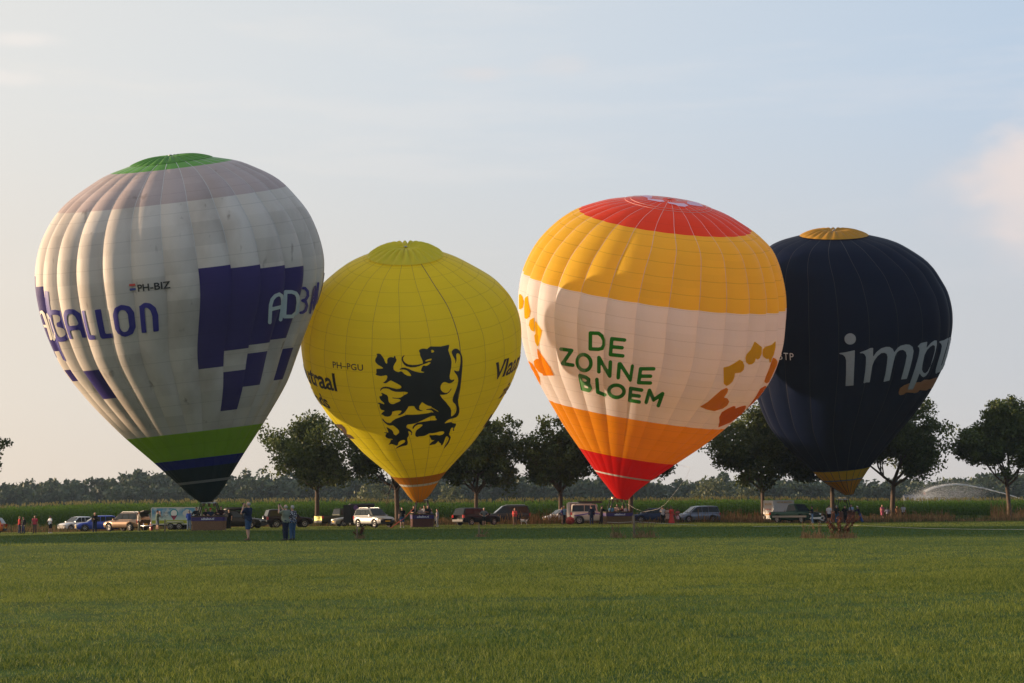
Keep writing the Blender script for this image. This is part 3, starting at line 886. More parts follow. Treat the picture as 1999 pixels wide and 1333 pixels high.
    def gores(s, root, zones, mats, patches=(), nu=8):
        """zones: [(v_top, material index)] from the mouth up; patches: (gore, v0, v1, material index)"""
        org = np.array(root.location)
        cuts = [z[0] for z in zones] + [q for p in patches for q in (p[1], p[2])]
        vs = np.unique(np.round(np.concatenate([np.linspace(0, s.vmax * 0.9, 62), np.linspace(s.vmax * 0.9, s.vmax, 12), [c for c in cuts if 0 < c < s.vmax]]), 4))
        keep = np.concatenate([[True], np.diff(vs) > 0.02]); vs = vs[keep]
        for k in range(s.n):
            th = s.phase + (k + np.linspace(0.0, 1.0, nu + 1)) * s.dth
            th[0] += 1e-5; th[-1] -= 1e-5
            TH, VV = np.meshgrid(th, vs)
            P = s.S(TH, VV) - org
            m_, n_ = TH.shape
            ii = np.arange(m_ * n_).reshape(m_, n_)
            F = np.stack([ii[:-1, :-1], ii[:-1, 1:], ii[1:, 1:], ii[1:, :-1]], -1).reshape(-1, 4)
            vm = (VV[:-1, :-1] + VV[1:, :-1]) / 2
            mi = np.zeros_like(vm, dtype=int)
            prev = -1e9
            for vt, idx in zones:
                mi[(vm > prev) & (vm <= vt)] = idx; prev = vt
            for g, v0, v1, idx in patches:
                if g == k: mi[(vm > v0) & (vm < v1)] = idx
            uv = np.stack([np.broadcast_to(np.linspace(0, 1, n_), TH.shape), VV], -1).reshape(-1, 2)
            np_mesh('gore', P.reshape(-1, 3), F, mats, root, midx=mi.ravel(), uv=uv)
    def tapes(s, root, m, w=0.03, v0=0.0, v1=None, off=0.02):
        org = np.array(root.location); v1 = v1 or s.vmax * 0.985
        vv = np.linspace(v0, v1, 70)
        for k in range(s.n):
            th = s.phase + k * s.dth
            c = s.S(np.full_like(vv, th), vv, off) - org
            _, r, _, _, _, _ = s.ring(vv)
            dth = w / np.maximum(r, 0.3)
            a = s.S(th - dth, vv, off * 0.4) - org; b = s.S(th + dth, vv, off * 0.4) - org
            V = np.stack([a, c, b], 1).reshape(-1, 3)
            i = np.arange(len(vv) - 1)[:, None] * 3
            np_mesh('load_tape', V, np.concatenate([i + np.array([0, 1, 4, 3]), i + np.array([1, 2, 5, 4])]), m, root)

# ---- flat print: outlines filled by marching squares, then laid on the cloth
def sd_poly(P, poly):
    poly = np.asarray(poly, float); n = len(poly)
    A = poly; B = np.roll(poly, -1, 0)
    d2 = np.full(len(P), 1e18); ins = np.zeros(len(P), bool)
    for a, b in zip(A, B):
        e = b - a; w = P - a
        t = np.clip((w @ e) / (e @ e + 1e-12), 0, 1)
        q = w - t[:, None] * e
        d2 = np.minimum(d2, (q ** 2).sum(1))
        c = ((a[1] > P[:, 1]) != (b[1] > P[:, 1]))
        with np.errstate(divide='ignore', invalid='ignore'):
            xx = (b[0] - a[0]) * (P[:, 1] - a[1]) / (b[1] - a[1] + 1e-18) + a[0]
        ins ^= c & (P[:, 0] < xx)
    d = np.sqrt(d2)
    return np.where(ins, -d, d)
def sd_stroke(P, pts, r, flat=False):
    pts = np.asarray(pts, float); d = np.full(len(P), 1e9)
    for k in range(len(pts) - 1):
        a, b = pts[k], pts[k + 1]; e = b - a; L_ = np.linalg.norm(e) + 1e-9; e = e / L_
        w = P - a; al = w @ e; pe = np.abs(w @ np.array([-e[1], e[0]]))
        if flat and len(pts) > 1:
            q = np.maximum(pe - r, np.maximum(-al, al - L_))
        else:
            q = np.hypot(pe, al - np.clip(al, 0, L_)) - r
        d = np.minimum(d, q)
        if flat and k > 0: d = np.minimum(d, np.hypot(*(P - a).T) - r)
    return d
def ell(cx, cy, rx, ry, rot=0, n=28):
    t = np.linspace(0, 2 * math.pi, n + 1); c, s_ = math.cos(rot), math.sin(rot)
    return [(cx + rx * math.cos(a) * c - ry * math.sin(a) * s_, cy + rx * math.cos(a) * s_ + ry * math.sin(a) * c) for a in t]
def march(sdf, lo, hi, h):
    """triangulated inside of sdf<0 over a grid: points (n,2) and polygons"""
    xs = np.arange(lo[0] - h, hi[0] + 2 * h, h); ys = np.arange(lo[1] - h, hi[1] + 2 * h, h)
    XX, YY = np.meshgrid(xs, ys)
    D = sdf(np.stack([XX.ravel(), YY.ravel()], -1)).reshape(XX.shape)
    D = np.where(np.abs(D) < 1e-6, 1e-6, D)
    pts = []; key = {}; polys = []
    def vid(k, p):
        if k not in key: key[k] = len(pts); pts.append(p)
        return key[k]
    ny, nx = D.shape
    cand = np.argwhere((D[:-1, :-1] < 0) | (D[1:, :-1] < 0) | (D[:-1, 1:] < 0) | (D[1:, 1:] < 0))
    for j, i in cand:
        cs = [(i, j), (i + 1, j), (i + 1, j + 1), (i, j + 1)]
        dv = [D[q[1], q[0]] for q in cs]
        poly = []
        for k in range(4):
            a, b = cs[k], cs[(k + 1) % 4]; da, db = dv[k], dv[(k + 1) % 4]
            if da < 0: poly.append(vid(a, (xs[a[0]], ys[a[1]])))
            if (da < 0) != (db < 0):
                t = da / (da - db)
                e = (min(a, b), max(a, b))
                poly.append(vid(e, (xs[a[0]] + t * (xs[b[0]] - xs[a[0]]), ys[a[1]] + t * (ys[b[1]] - ys[a[1]]))))
        if len(poly) >= 3: polys.append(poly)
    return np.array(pts), polys
def ngon_mesh(name, V, polys, m, parent, smooth=True):
    me = bpy.data.meshes.new(name)
    me.from_pydata([tuple(map(float, p)) for p in V], [], polys)
    me.materials.append(m)
    if smooth: me.polygons.foreach_set('use_smooth', [True] * len(polys))
    me.update()
    return link_mesh(name, me, parent)
def print_px(bl, root, name, sdf, lo, hi, m, h=1.3, off=0.03):
    """artwork traced in the picture, laid on the envelope where it shows"""
    pts, polys = march(sdf, lo, hi, h)
    if not len(pts): return
    org = np.array(root.location)
    V = []; ok = []
    for p in pts:
        q = bl.inv(*p)
        if q is None: V.append((0, 0, 0)); ok.append(False)
        else: V.append(q[2] + q[3] * off - org); ok.append(True)
    polys = [p for p in polys if all(ok[i] for i in p) and max(np.linalg.norm(np.array(V[p[0]]) - np.array(V[i])) for i in p) < 1.6]
    # keep the largest connected piece only
    par = list(range(len(V)))
    def fd(x):
        while par[x] != x: par[x] = par[par[x]]; x = par[x]
        return x
    for q in polys:
        for i in q[1:]: par[fd(i)] = fd(q[0])
    cnt = {}
    for q in polys: cnt[fd(q[0])] = cnt.get(fd(q[0]), 0) + 1
    if cnt:
        big = max(cnt.values()); polys = [q for q in polys if cnt[fd(q[0])] > 0.08 * big]
    used = sorted({i for q in polys for i in q}); mp = {i: k for k, i in enumerate(used)}
    return ngon_mesh(name, [V[i] for i in used], [[mp[i] for i in q] for q in polys], m, root)
def print_uv(bl, root, name, pts, polys, th0, v0, m, off=0.03, slant=0.0):
    """artwork in metres (x along the ring, y up the gore) wrapped on the envelope"""
    r0 = float(bl.ring(np.array(v0))[1])
    pts = np.asarray(pts, float)
    V = bl.S(th0 + pts[:, 0] / r0, v0 + pts[:, 1], off) - np.array(root.location)
    return ngon_mesh(name, V, polys, m, root)

def glyphs(text, size, bold=0.0, shear=0.0, space=1.0, cut=None):
    """letters of the built-in font as flat polygons: list of (points, polygons), one per letter"""
    cu = bpy.data.curves.new('t', 'FONT'); cu.body = text; cu.size = size; cu.offset = bold; cu.shear = shear
    cu.space_character = space; cu.resolution_u = 4
    ob = bpy.data.objects.new('t', cu); COL.objects.link(ob)
    dg = bpy.context.evaluated_depsgraph_get()
    me = bpy.data.meshes.new_from_object(ob.evaluated_get(dg))
    bpy.data.objects.remove(ob); bpy.data.curves.remove(cu)
    bm = bmesh.new(); bm.from_mesh(me); bpy.data.meshes.remove(me)
    bmesh.ops.remove_doubles(bm, verts=bm.verts, dist=size * 0.002)
    if cut:
        xs = [v.co.x for v in bm.verts]; ys = [v.co.y for v in bm.verts]
        for ax, a, b in ((0, min(xs), max(xs)), (1, min(ys), max(ys))):
            for k in np.arange(a + cut * 0.5, b, cut):
                co = Vector((k, 0, 0)) if ax == 0 else Vector((0, k, 0)); no = Vector((1, 0, 0)) if ax == 0 else Vector((0, 1, 0))
                bmesh.ops.bisect_plane(bm, geom=bm.verts[:] + bm.edges[:] + bm.faces[:], plane_co=co, plane_no=no)
    # islands -> letters (dots of i joined to their stem by overlap in x)
    bm.verts.ensure_lookup_table()
    seen = set(); isl = []
    for f in bm.faces:
        if f.index in seen: pass
    comp = {}
    def find(x):
        while comp[x] != x: comp[x] = comp[comp[x]]; x = comp[x]
        return x
    for v in bm.verts: comp[v.index] = v.index
    bm.verts.index_update()
    for e in bm.edges: comp[find(e.verts[0].index)] = find(e.verts[1].index)
    groups = {}
    for f in bm.faces: groups.setdefault(find(f.verts[0].index), []).append(f)
    items = []
    for g in groups.values():
        ids = {}; pts = []; pol = []
        for f in g:
            q = []
            for v in f.verts:
                if v.index not in ids: ids[v.index] = len(pts); pts.append((v.co.x, v.co.y))
                q.append(ids[v.index])
            pol.append(q)
        items.append([np.array(pts), pol])
    bm.free()
    items.sort(key=lambda t: t[0][:, 0].min())
    out = []
    for it in items:
        if out and (min(it[0][:, 0].max(), out[-1][0][:, 0].max()) - max(it[0][:, 0].min(), out[-1][0][:, 0].min())) > 0.6 * (it[0][:, 0].max() - it[0][:, 0].min()):
            a = out[-1]; k = len(a[0]); out[-1] = [np.concatenate([a[0], it[0]]), a[1] + [[i + k for i in p] for p in it[1]]]
        else: out.append(it)
    return out
def flat_text(name, text, size, m, parent, M, bold=0.0, shear=0.0, center=True, kind='stuff'):
    """small lettering on a flat face; M places text space (x right, y up, z out)"""
    G = glyphs(text, size, bold, shear)
    x1 = max(g[0][:, 0].max() for g in G); x0 = min(g[0][:, 0].min() for g in G)
    V = []; F = []
    for p, pol in G:
        k = len(V)
        V += [tuple(M @ Vector((q[0] - ((x0 + x1) / 2 if center else x0), q[1], 0))) for q in p]; F += [[i + k for i in f] for f in pol]
    o = ngon_mesh(name, V, F, m, parent, False)
    if kind: o['kind'] = kind
    return o

# ---- basket, burner, wires
M_WICK = None
def wicker(name, c0, c1):
    if name in _mats: return _mats[name]
    m = bpy.data.materials.new(name); m.use_nodes = True
    N, L = m.node_tree.nodes, m.node_tree.links; b = N['Principled BSDF']; b.inputs['Roughness'].default_value = 0.75
    t = N.new('ShaderNodeTexCoord'); mp = N.new('ShaderNodeMapping'); mp.inputs['Scale'].default_value = (9, 9, 22)
    L.new(t.outputs['Object'], mp.inputs[0])
    w = N.new('ShaderNodeTexBrick'); w.inputs['Color1'].default_value = (*c0, 1); w.inputs['Color2'].default_value = (*c1, 1); w.inputs['Mortar'].default_value = (*[k * 0.3 for k in c0], 1)
    w.inputs['Scale'].default_value = 1.0; w.inputs['Mortar Size'].default_value = 0.04
    cx = N.new('ShaderNodeSeparateXYZ'); L.new(mp.outputs[0], cx.inputs[0]); ad = N.new('ShaderNodeMath'); L.new(cx.outputs[0], ad.inputs[0]); L.new(cx.outputs[1], ad.inputs[1])
    cb = N.new('ShaderNodeCombineXYZ'); L.new(ad.outputs[0], cb.inputs[0]); L.new(cx.outputs[2], cb.inputs[1])
    L.new(cb.outputs[0], w.inputs['Vector']); L.new(w.outputs['Color'], b.inputs['Base Color'])
    bp = N.new('ShaderNodeBump'); bp.inputs['Distance'].default_value = 0.02; L.new(w.outputs['Fac'], bp.inputs['Height']); bp.invert = True; L.new(bp.outputs[0], b.inputs['Normal'])
    _mats[name] = m
    return m
M_DARKPAD = mat('dark_padding', (0.012, 0.016, 0.014), 0.7)
M_STEEL = mat('steel', (0.55, 0.55, 0.56), 0.3, 0.9)
M_BANDP = mat('purple_band', (0.030, 0.010, 0.095), 0.55)
M_LETTW = mat('white_print', (0.72, 0.72, 0.75), 0.6)
M_BRASS = mat('brass_steel', (0.6, 0.48, 0.3), 0.3, 0.9)
M_WIRE = mat('wire', (0.10, 0.10, 0.10), 0.5, 0.5)
M_LEATH = mat('leather', (0.05, 0.03, 0.02), 0.6)
def basket(bl, root, rz, L_, Wd, H, wick, band=True, burners=2, frame_z=2.15, frame_w=1.1, steps=True, text='adballon.nl'):
    """wicker basket with rim, cloth band, uprights, burner frame and flying wires (root local: z up)"""
    c, s_ = math.cos(rz), math.sin(rz)
    rot = lambda x, y, z: np.array([x * c - y * s_, x * s_ + y * c, z])
    Mr = Matrix.Rotation(rz, 4, 'Z')
    hx, hy = L_ / 2, Wd / 2
    def rr(k, z):                         # rounded rectangle ring
        pts = []
        rc = 0.18
        for (sx, sy), a0 in (((1, 1), 0), ((-1, 1), 90), ((-1, -1), 180), ((1, -1), 270)):
            for q in range(4):
                a = R(a0 + q * 30)
                pts.append(rot(sx * (hx * k - rc) + rc * math.cos(a), sy * (hy * k - rc) + rc * math.sin(a), z))
        return pts
    prof = [(0.97, 0.0), (0.975, 0.04), (0.985, H * 0.5), (1.0, H), (0.955, H), (0.93, H * 0.5), (0.92, 0.09)]
    V = []; F = []
    for k, z in prof: V += rr(k, z)
    n = 16
    for i in range(len(prof) - 1):
        for q in range(n): F.append((i * n + q, i * n + (q + 1) % n, (i + 1) * n + (q + 1) % n, (i + 1) * n + q))
    F.append(tuple(range(n))[::-1]); F.append(tuple((len(prof) - 1) * n + q for q in range(n)))
    mb = MB(); mb.add(V, F); wall = mb.build('basket', wick, root)
    mb = MB(); ring = rr(0.99, H + 0.02); mb.tube(ring + [ring[0]], 0.055, 6, False); mb.build('rim', M_LEATH, wall)
    mb = MB(); ring = rr(0.985, 0.03); mb.tube(ring + [ring[0]], 0.04, 5, False); mb.build('base_runner', M_LEATH, wall)
    if band:
        V = rr(1.02, H - 0.06) + rr(1.012, H - 0.36); F = [(q, (q + 1) % n, n + (q + 1) % n, n + q) for q in range(n)]
        V2 = rr(1.004, H - 0.06) + rr(0.996, H - 0.36)
        F += [(2 * n + q, 3 * n + q, 3 * n + (q + 1) % n, 2 * n + (q + 1) % n) for q in range(n)]
        F += [(q, 2 * n + q, 2 * n + (q + 1) % n, (q + 1) % n) for q in range(n)] + [(n + q, n + (q + 1) % n, 3 * n + (q + 1) % n, 3 * n + q) for q in range(n)]
        mb = MB(); mb.add(V + V2, F); bd = mb.build('cloth_band', M_BANDP, wall)
        Mt = Mr @ Matrix.Translation((0.0, -hy * 1.02 - 0.012, H - 0.27)) @ Matrix.Rotation(R(90), 4, 'X')
        flat_text('lettering', text, 0.24, M_LETTW, bd, Mt, 0.004)
    if steps:
        for zz in (0.38, 0.72):
            mb = MB()
            p = rot(-hx * 0.985 - 0.004, -0.1, zz)
            mb.box(p, (0.02, 0.26, 0.12), rz); mb.build('step_hole', M_LEATH, wall)
    mb = MB()
    for sx in (-1, 1):                    # padded uprights
        for sy in (-1, 1):
            pass
    fw = frame_w
    cor = []
    for sx in (-1, 1):
        for sy in (-1, 1):
            a = rot(sx * fw * 0.95, sy * hy * 0.8, H - 0.1); b = rot(sx * fw * 0.62, sy * 0.42, frame_z)
            MB().tube([a, (a + b) / 2, b], [0.05, 0.05, 0.045], 6).build('upright', M_DARKPAD, root)
            cor.append(b)
    mb = MB(); q = [cor[0], cor[1], cor[3], cor[2], cor[0]]; mb.tube(q, 0.035, 6, False)
    fr = mb.build('burner_frame', M_STEEL, root)
    for k in range(burners):
        x = (k - (burners - 1) / 2) * 0.42
        mb = MB(); o_ = rot(x, 0, frame_z)
        mb.lathe([(0.03, -0.28), (0.11, -0.25), (0.12, -0.05), (0.17, 0.0), (0.18, 0.24), (0.16, 0.25), (0.15, 0.02), (0.02, 0.0)], 12, Matrix.Translation(o_))
        mb.build('burner', M_BRASS, fr)
    mouth_v = 0.02
    for k in range(8):                    # flying wires from frame corners to the mouth
        th = math.pi / 8 + k * math.pi / 4
        p = bl.S(np.array(th), np.array(mouth_v)) - np.array(root.location)
        q = min(cor, key=lambda u: np.linalg.norm(u[:2] - p[:2]))
        MB().tube([q, p], 0.010, 4).build('flying_wire', M_WIRE, root)
    return wall

OUT1L = [(67.7, 544), (69.3, 517.7), (77.6, 478), (95.7, 438.5), (125.5, 399), (171.7, 362.5), (218, 335.5), (71, 580), (77, 610), (85.8, 640), (109, 696), (124, 722.5), (158.5, 767), (198, 811.7), (242.7, 854.6), (297, 902.5), (353, 952), (380, 975)]
OUT1R = [(452, 312), (495, 323), (535, 342.7), (571, 374), (601, 412), (620.7, 451.7), (631, 491), (633.5, 517.7), (629, 557), (617, 597), (589, 669.6), (589, 694.5 - 25), (561, 747), (515, 825), (478.7, 884), (442, 942), (426, 968)]
OUT2L = [(718.5, 493), (692, 502.8), (663, 522), (639, 542.4), (616, 568), (600, 596), (591, 630), (587.5, 660), (588.8, 690), (594.8, 723.7), (610, 764.5), (638, 810), (665, 841), (703, 880), (733, 906), (760, 929), (784, 953), (797.7, 971)]
OUT2R = [(863.7, 492), (896, 501.6), (939.4, 524.4), (975.4, 550.9), (1001.8, 584.5), (1013.8, 613), (1018, 649), (1016.5, 688.6), (1005.7, 731.8), (984, 775), (959.8, 815.6), (924.7, 864), (888, 904.7), (870.6, 923.6), (854.4, 945), (838, 969)]
OUT3L = [(1140, 399), (1092.4, 425.8), (1056, 460.9), (1028, 505.7), (1016.8, 539), (1011.8, 573), (1011.8, 606.5), (1016.8, 650), (1028.5, 699.8), (1054, 752.6), (1082.7, 802.5), (1105.5, 839.6), (1134, 881), (1159.7, 918), (1182.5, 948), (1196, 966)]
OUT3R = [(1437, 429), (1470.6, 448), (1504, 480.5), (1523.9, 522.5), (1533.7, 567), (1535.6, 606.5), (1533, 641), (1529, 677), (1510, 734), (1484.7, 774), (1456, 802.5), (1422, 833.9), (1385, 863.8), (1313.7, 912), (1271, 940.8), (1238, 965)]
OUT4L = [(1561, 458), (1533, 464.7), (1505.5, 477), (1484, 498), (1470, 530), (1461, 570), (1457, 620), (1460, 680), (1468, 740), (1478, 780), (1500, 832), (1540, 880), (1580, 916), (1604, 940), (1632, 958), (1645, 963)]
OUT4R = [(1691.5, 456), (1727.5, 462), (1769, 480), (1802.5, 502), (1830, 532.7), (1847, 560), (1858, 596.5), (1860, 629.8), (1856.6, 660), (1847, 702), (1833, 735), (1810.8, 774), (1783, 812), (1750, 852), (1703, 908), (1682, 938), (1667, 964)]

def make_balloon(M, apex, Y, lam, om, left, right, *a):
    """fit: nudge the traced outline until the projected silhouette falls on it"""
    L0, R0 = np.array(left, float), np.array(right, float); L1, R1 = L0.copy(), R0.copy()
    ph = None
    for it in range(7):
        if it == 3: ph = Balloon(M, apex, Y, lam, om, L1, R1, *a).phase
        b = Balloon(M, apex, Y, lam, om, L1, R1, *a, quick=True, phase=ph)
        TH, VV = np.meshgrid(np.linspace(0, 2 * math.pi, 24 * b.n + 1), np.linspace(0, b.vmax, 260))
        P = b.S(TH, VV).reshape(-1, 3) - CAM
        z = P @ _F; x = 999.5 + FPX * (P @ CR) / z; y = 666.5 - FPX * (P @ CU) / z
        for O, Q, f in ((L0, L1, np.min), (R0, R1, np.max)):
            for k in range(len(O)):
                if O[k, 1] < y.min() + 9: continue
                e = float(f(x[np.abs(y - O[k, 1]) < 2.5])) - O[k, 0]
                Q[k, 0] -= 0.8 * np.clip(e, -14, 14)
    return Balloon(M, apex, Y, lam, om, L1, R1, *a, phase=ph)

# ================= white balloon
B1 = make_balloon((403, 980), (333.4, 306), 136, (-6.0, -5.8), (1.2, 3.2), OUT1L, OUT1R, 28, (391, 560), 0.041, None, 0.42, 11)
loc = spot(408, 136); r1 = empty('hot_air_balloon', loc, 0, 'large grubby white and purple balloon with a green crown, leftmost', 'hot-air balloon', 'tethered hot-air balloons')
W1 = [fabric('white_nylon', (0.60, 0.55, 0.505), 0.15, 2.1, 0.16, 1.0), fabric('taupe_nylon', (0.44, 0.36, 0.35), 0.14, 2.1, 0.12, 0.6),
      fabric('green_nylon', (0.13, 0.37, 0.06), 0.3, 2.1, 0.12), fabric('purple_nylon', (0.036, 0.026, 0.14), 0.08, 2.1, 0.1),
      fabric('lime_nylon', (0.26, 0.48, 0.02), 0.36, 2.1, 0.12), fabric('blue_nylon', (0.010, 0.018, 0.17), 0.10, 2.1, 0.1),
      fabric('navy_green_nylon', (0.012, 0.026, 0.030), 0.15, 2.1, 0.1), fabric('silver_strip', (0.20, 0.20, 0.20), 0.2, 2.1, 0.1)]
va = B1.v_at
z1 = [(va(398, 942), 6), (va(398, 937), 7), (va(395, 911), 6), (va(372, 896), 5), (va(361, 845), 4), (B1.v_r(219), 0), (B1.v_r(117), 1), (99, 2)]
GA = B1.gore_at(420, 600)
P1 = [(GA, va(420, 717), va(420, 520), 3), (GA + 1, va(478, 680), va(478, 520), 3), (GA + 2, va(527, 668), va(527, 521), 3), (GA + 3, va(566, 658), va(566, 522), 3),
      (GA + 1, va(452, 800), va(462, 723), 3), (GA + 2, va(498, 752), va(512, 686), 3), (GA + 4, va(563, 738), va(584, 676), 3)]
gl = B1.gore_at(195, 750)
P1 += [(gl, va(205, 779), va(185, 722), 3)]
vtop, vbot = va(566, 522), va(566, 658)
g0 = B1.gore_at(80, 600)
vb0, vb1 = va(80, 559), va(100, 685)
for g, q0, q1 in ((g0 - 1, vb1 - 0.6, vb0 + 0.8), (g0, vb1, vb0), ((g0 - 2), vb1 + 0.4, vb0 + 0.8)):
    P1.append((g % 28, q0, q1, 3))
P1.append(((g0 + 0) % 28, va(140, 744), va(130, 722), 3))
for k, (q0, q1) in enumerate(((vbot, vtop), (vbot - 0.6, vtop), (vbot - 2.0, vtop), (vbot + 1, vtop))): P1.append(((GA + 13 + k) % 28, q0, q1, 3))
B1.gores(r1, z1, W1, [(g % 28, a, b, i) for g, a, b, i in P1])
M_TAPEW = mat('white_tape', (0.55, 0.54, 0.53), 0.6)
B1.tapes(r1, M_TAPEW, 0.018, v0=va(391, 500))
PL = mat('purple_blue_print', (0.020, 0.014, 0.22), 0.55)
PW = mat('pale_blue_print', (0.48, 0.55, 0.58), 0.55)
LET = {'A': [[(0, 0), (0, .60), (.06, .84), (.2, .98), (.35, 1), (.5, .98), (.64, .84), (.7, .60), (.7, 0)], [(0, .40), (.7, .40)]],
       'D': [[(0, 0), (0, 1), (.35, 1), (.55, .94), (.68, .78), (.7, .5), (.68, .22), (.55, .06), (.35, 0), (0, 0)]],
       'B': [[(0, .08), (0, 1), (.38, 1), (.6, .93), (.64, .76), (.58, .6), (.4, .54), (.3, .54)], [(.4, .54), (.62, .46), (.7, .28), (.62, .08), (.4, 0), (.1, 0), (0, .2)]],
       'L': [[(0, 1), (0, 0), (.62, 0)]], 'N': [[(0, 0), (0, 1)], [(0, .93), (.2, 1), (.4, .97), (.6, .84), (.7, .6), (.7, 0)]],
       'O': [[(.12, .06), (.35, 0), (.58, .06), (.7, .25), (.7, .75), (.58, .94), (.35, 1), (.12, .94), (0, .75), (0, .25), (.12, .06)]]}
def adballon(px_a, px_b, spans, word, hgt, root, npale=2):
    """the word on a ring; spans give each letter's angles, tied to two picture points (base corners of two letters)"""
    (pa, da), (pb, db) = px_a, px_b
    ta, vaa, _, _ = B1.hit(*pa); tb, vb_, _, _ = B1.hit(*pb)
    k_ = (tb - ta) / (db - da); r0 = float(B1.ring(np.array(vaa))[1])
    for k, (ch, (d0, d1)) in enumerate(zip(word, spans)):
        wdt = abs(k_) * (d1 - d0) * r0; hh = hgt; q = {'L': .62}.get(ch, .7)
        def sdf(P, ch=ch):
            d = np.full(len(P), 1e9)
            for st in LET[ch]:
                d = np.minimum(d, sd_stroke(P, [(x / q * (wdt - 0.40) + 0.2, y * (hh - 0.40) + 0.2) for x, y in st], 0.20, True))
            return d
        pts, pol = march(sdf, (0, 0), (wdt, hh), 0.12)
        print_uv(B1, root, 'letter', pts, pol, ta + k_ * (d0 - da), vaa + (vb_ - vaa) * (d0 - da) / (db - da), PW if k < npale else PL, 0.045)
adballon(((174, 663), -41), ((277.5, 653.6), -15.2), [(-63.5, -54), (-52, -42.5), (-41, -35.2), (-33.9, -27.3), (-26, -17.8), (-15.2, -7.9)], 'BALLON', 2.75, r1, 0)
wr_ = lambda pts: [(380 + x / 6.665, 500 + y / 6.665) for x, y in pts]
for m_, rr_, st_ in ((PW, 3.4, [[(972, 858), (985, 630), (1005, 560), (1045, 512), (1095, 492), (1132, 520), (1140, 580), (1135, 700), (1115, 822)], [(1000, 685), (1125, 655)]]), (PW, 3.5, [[(1182, 462), (1163, 782), (1265, 780), (1325, 725), (1342, 600), (1335, 520), (1310, 480), (1260, 462), (1182, 462)]]),
    (PL, 2.7, [[(1388, 412), (1432, 415), (1465, 455), (1468, 515), (1440, 560), (1398, 575)], [(1398, 575), (1440, 592), (1456, 640), (1438, 700), (1400, 730), (1375, 732)]]), (PL, 1.9, [[(1497, 735), (1522, 570), (1540, 450), (1562, 392), (1558, 520), (1540, 690)], [(1512, 610), (1550, 590)]]), (PL, 2.2, [[(1602, 350), (1580, 560), (1566, 685), (1608, 680)]])):
    sp_ = [wr_(q) for q in st_]; al = np.concatenate([np.array(q) for q in sp_])
    print_px(B1, r1, 'letter', lambda P, sp_=sp_, rr_=rr_: np.min([sd_stroke(P, q, rr_) for q in sp_], axis=0), al.min(0) - 5, al.max(0) + 5, m_, 1.0, 0.05)
adballon(((521.8, 629), 41.6), ((551, 621), 50.9), [(92, 98), (100, 108), (110, 117)], 'LON', 2.7, r1, 0)
wl_ = lambda pts: [(60 + x / 7.404, 530 + y / 7.404) for x, y in pts]
pnl_ = np.array(wl_([(205, 275), (258, 290), (275, 480), (320, 700), (380, 960), (440, 1130), (520, 1300), (470, 1270), (400, 1120), (330, 960), (250, 650), (215, 450)]))
print_px(B1, r1, 'purple_panel', lambda P: sd_poly(P, pnl_), pnl_.min(0) - 2, pnl_.max(0) + 2, PL, 1.0, 0.03)
PC = mat('cream_print', (0.62, 0.58, 0.52), 0.6)
for st_ in ([[(128, 650), (140, 595), (165, 578), (190, 605), (235, 735), (305, 970)], [(170, 780), (240, 790)]], [[(238, 610), (300, 700), (345, 850), (357, 950), (345, 985)], [(240, 620), (290, 800), (345, 985)]]):
    sp_ = [wl_(q) for q in st_]; al = np.concatenate([np.array(q) for q in sp_]); rr_ = 2.4 if st_[0][0][0] < 200 else 1.4
    print_px(B1, r1, 'letter', lambda P, sp_=sp_, rr_=rr_: np.min([sd_stroke(P, q, rr_) for q in sp_], axis=0), al.min(0) - 4, al.max(0) + 4, PC, 0.8, 0.05)
M_BLK = mat('black_print', (0.012, 0.012, 0.012), 0.6)
M_REDP = mat('red_print', (0.5, 0.03, 0.02), 0.6); M_NAVP = mat('blue_print', (0.02, 0.04, 0.22), 0.6)
th, v, _, _ = B1.hit(269, 568.5)
for p, pol in glyphs('PH-BIZ', 0.80, 0.018, 0, 1.0, 0.5): print_uv(B1, r1, 'letter', p, pol, th, v, M_BLK, 0.045)
rect = lambda x0, y0, x1, y1: (np.array([(x0, y0), (x1, y0), (x1, y1), (x0, y1)]), [[0, 1, 2, 3]])
th, v, _, _ = B1.hit(254, 567)
print_uv(B1, r1, 'flag_stripe', *rect(0, .36, .48, .54), th, v, M_REDP, 0.045); print_uv(B1, r1, 'flag_stripe', *rect(0, 0, .48, .18), th, v, M_NAVP, 0.045)

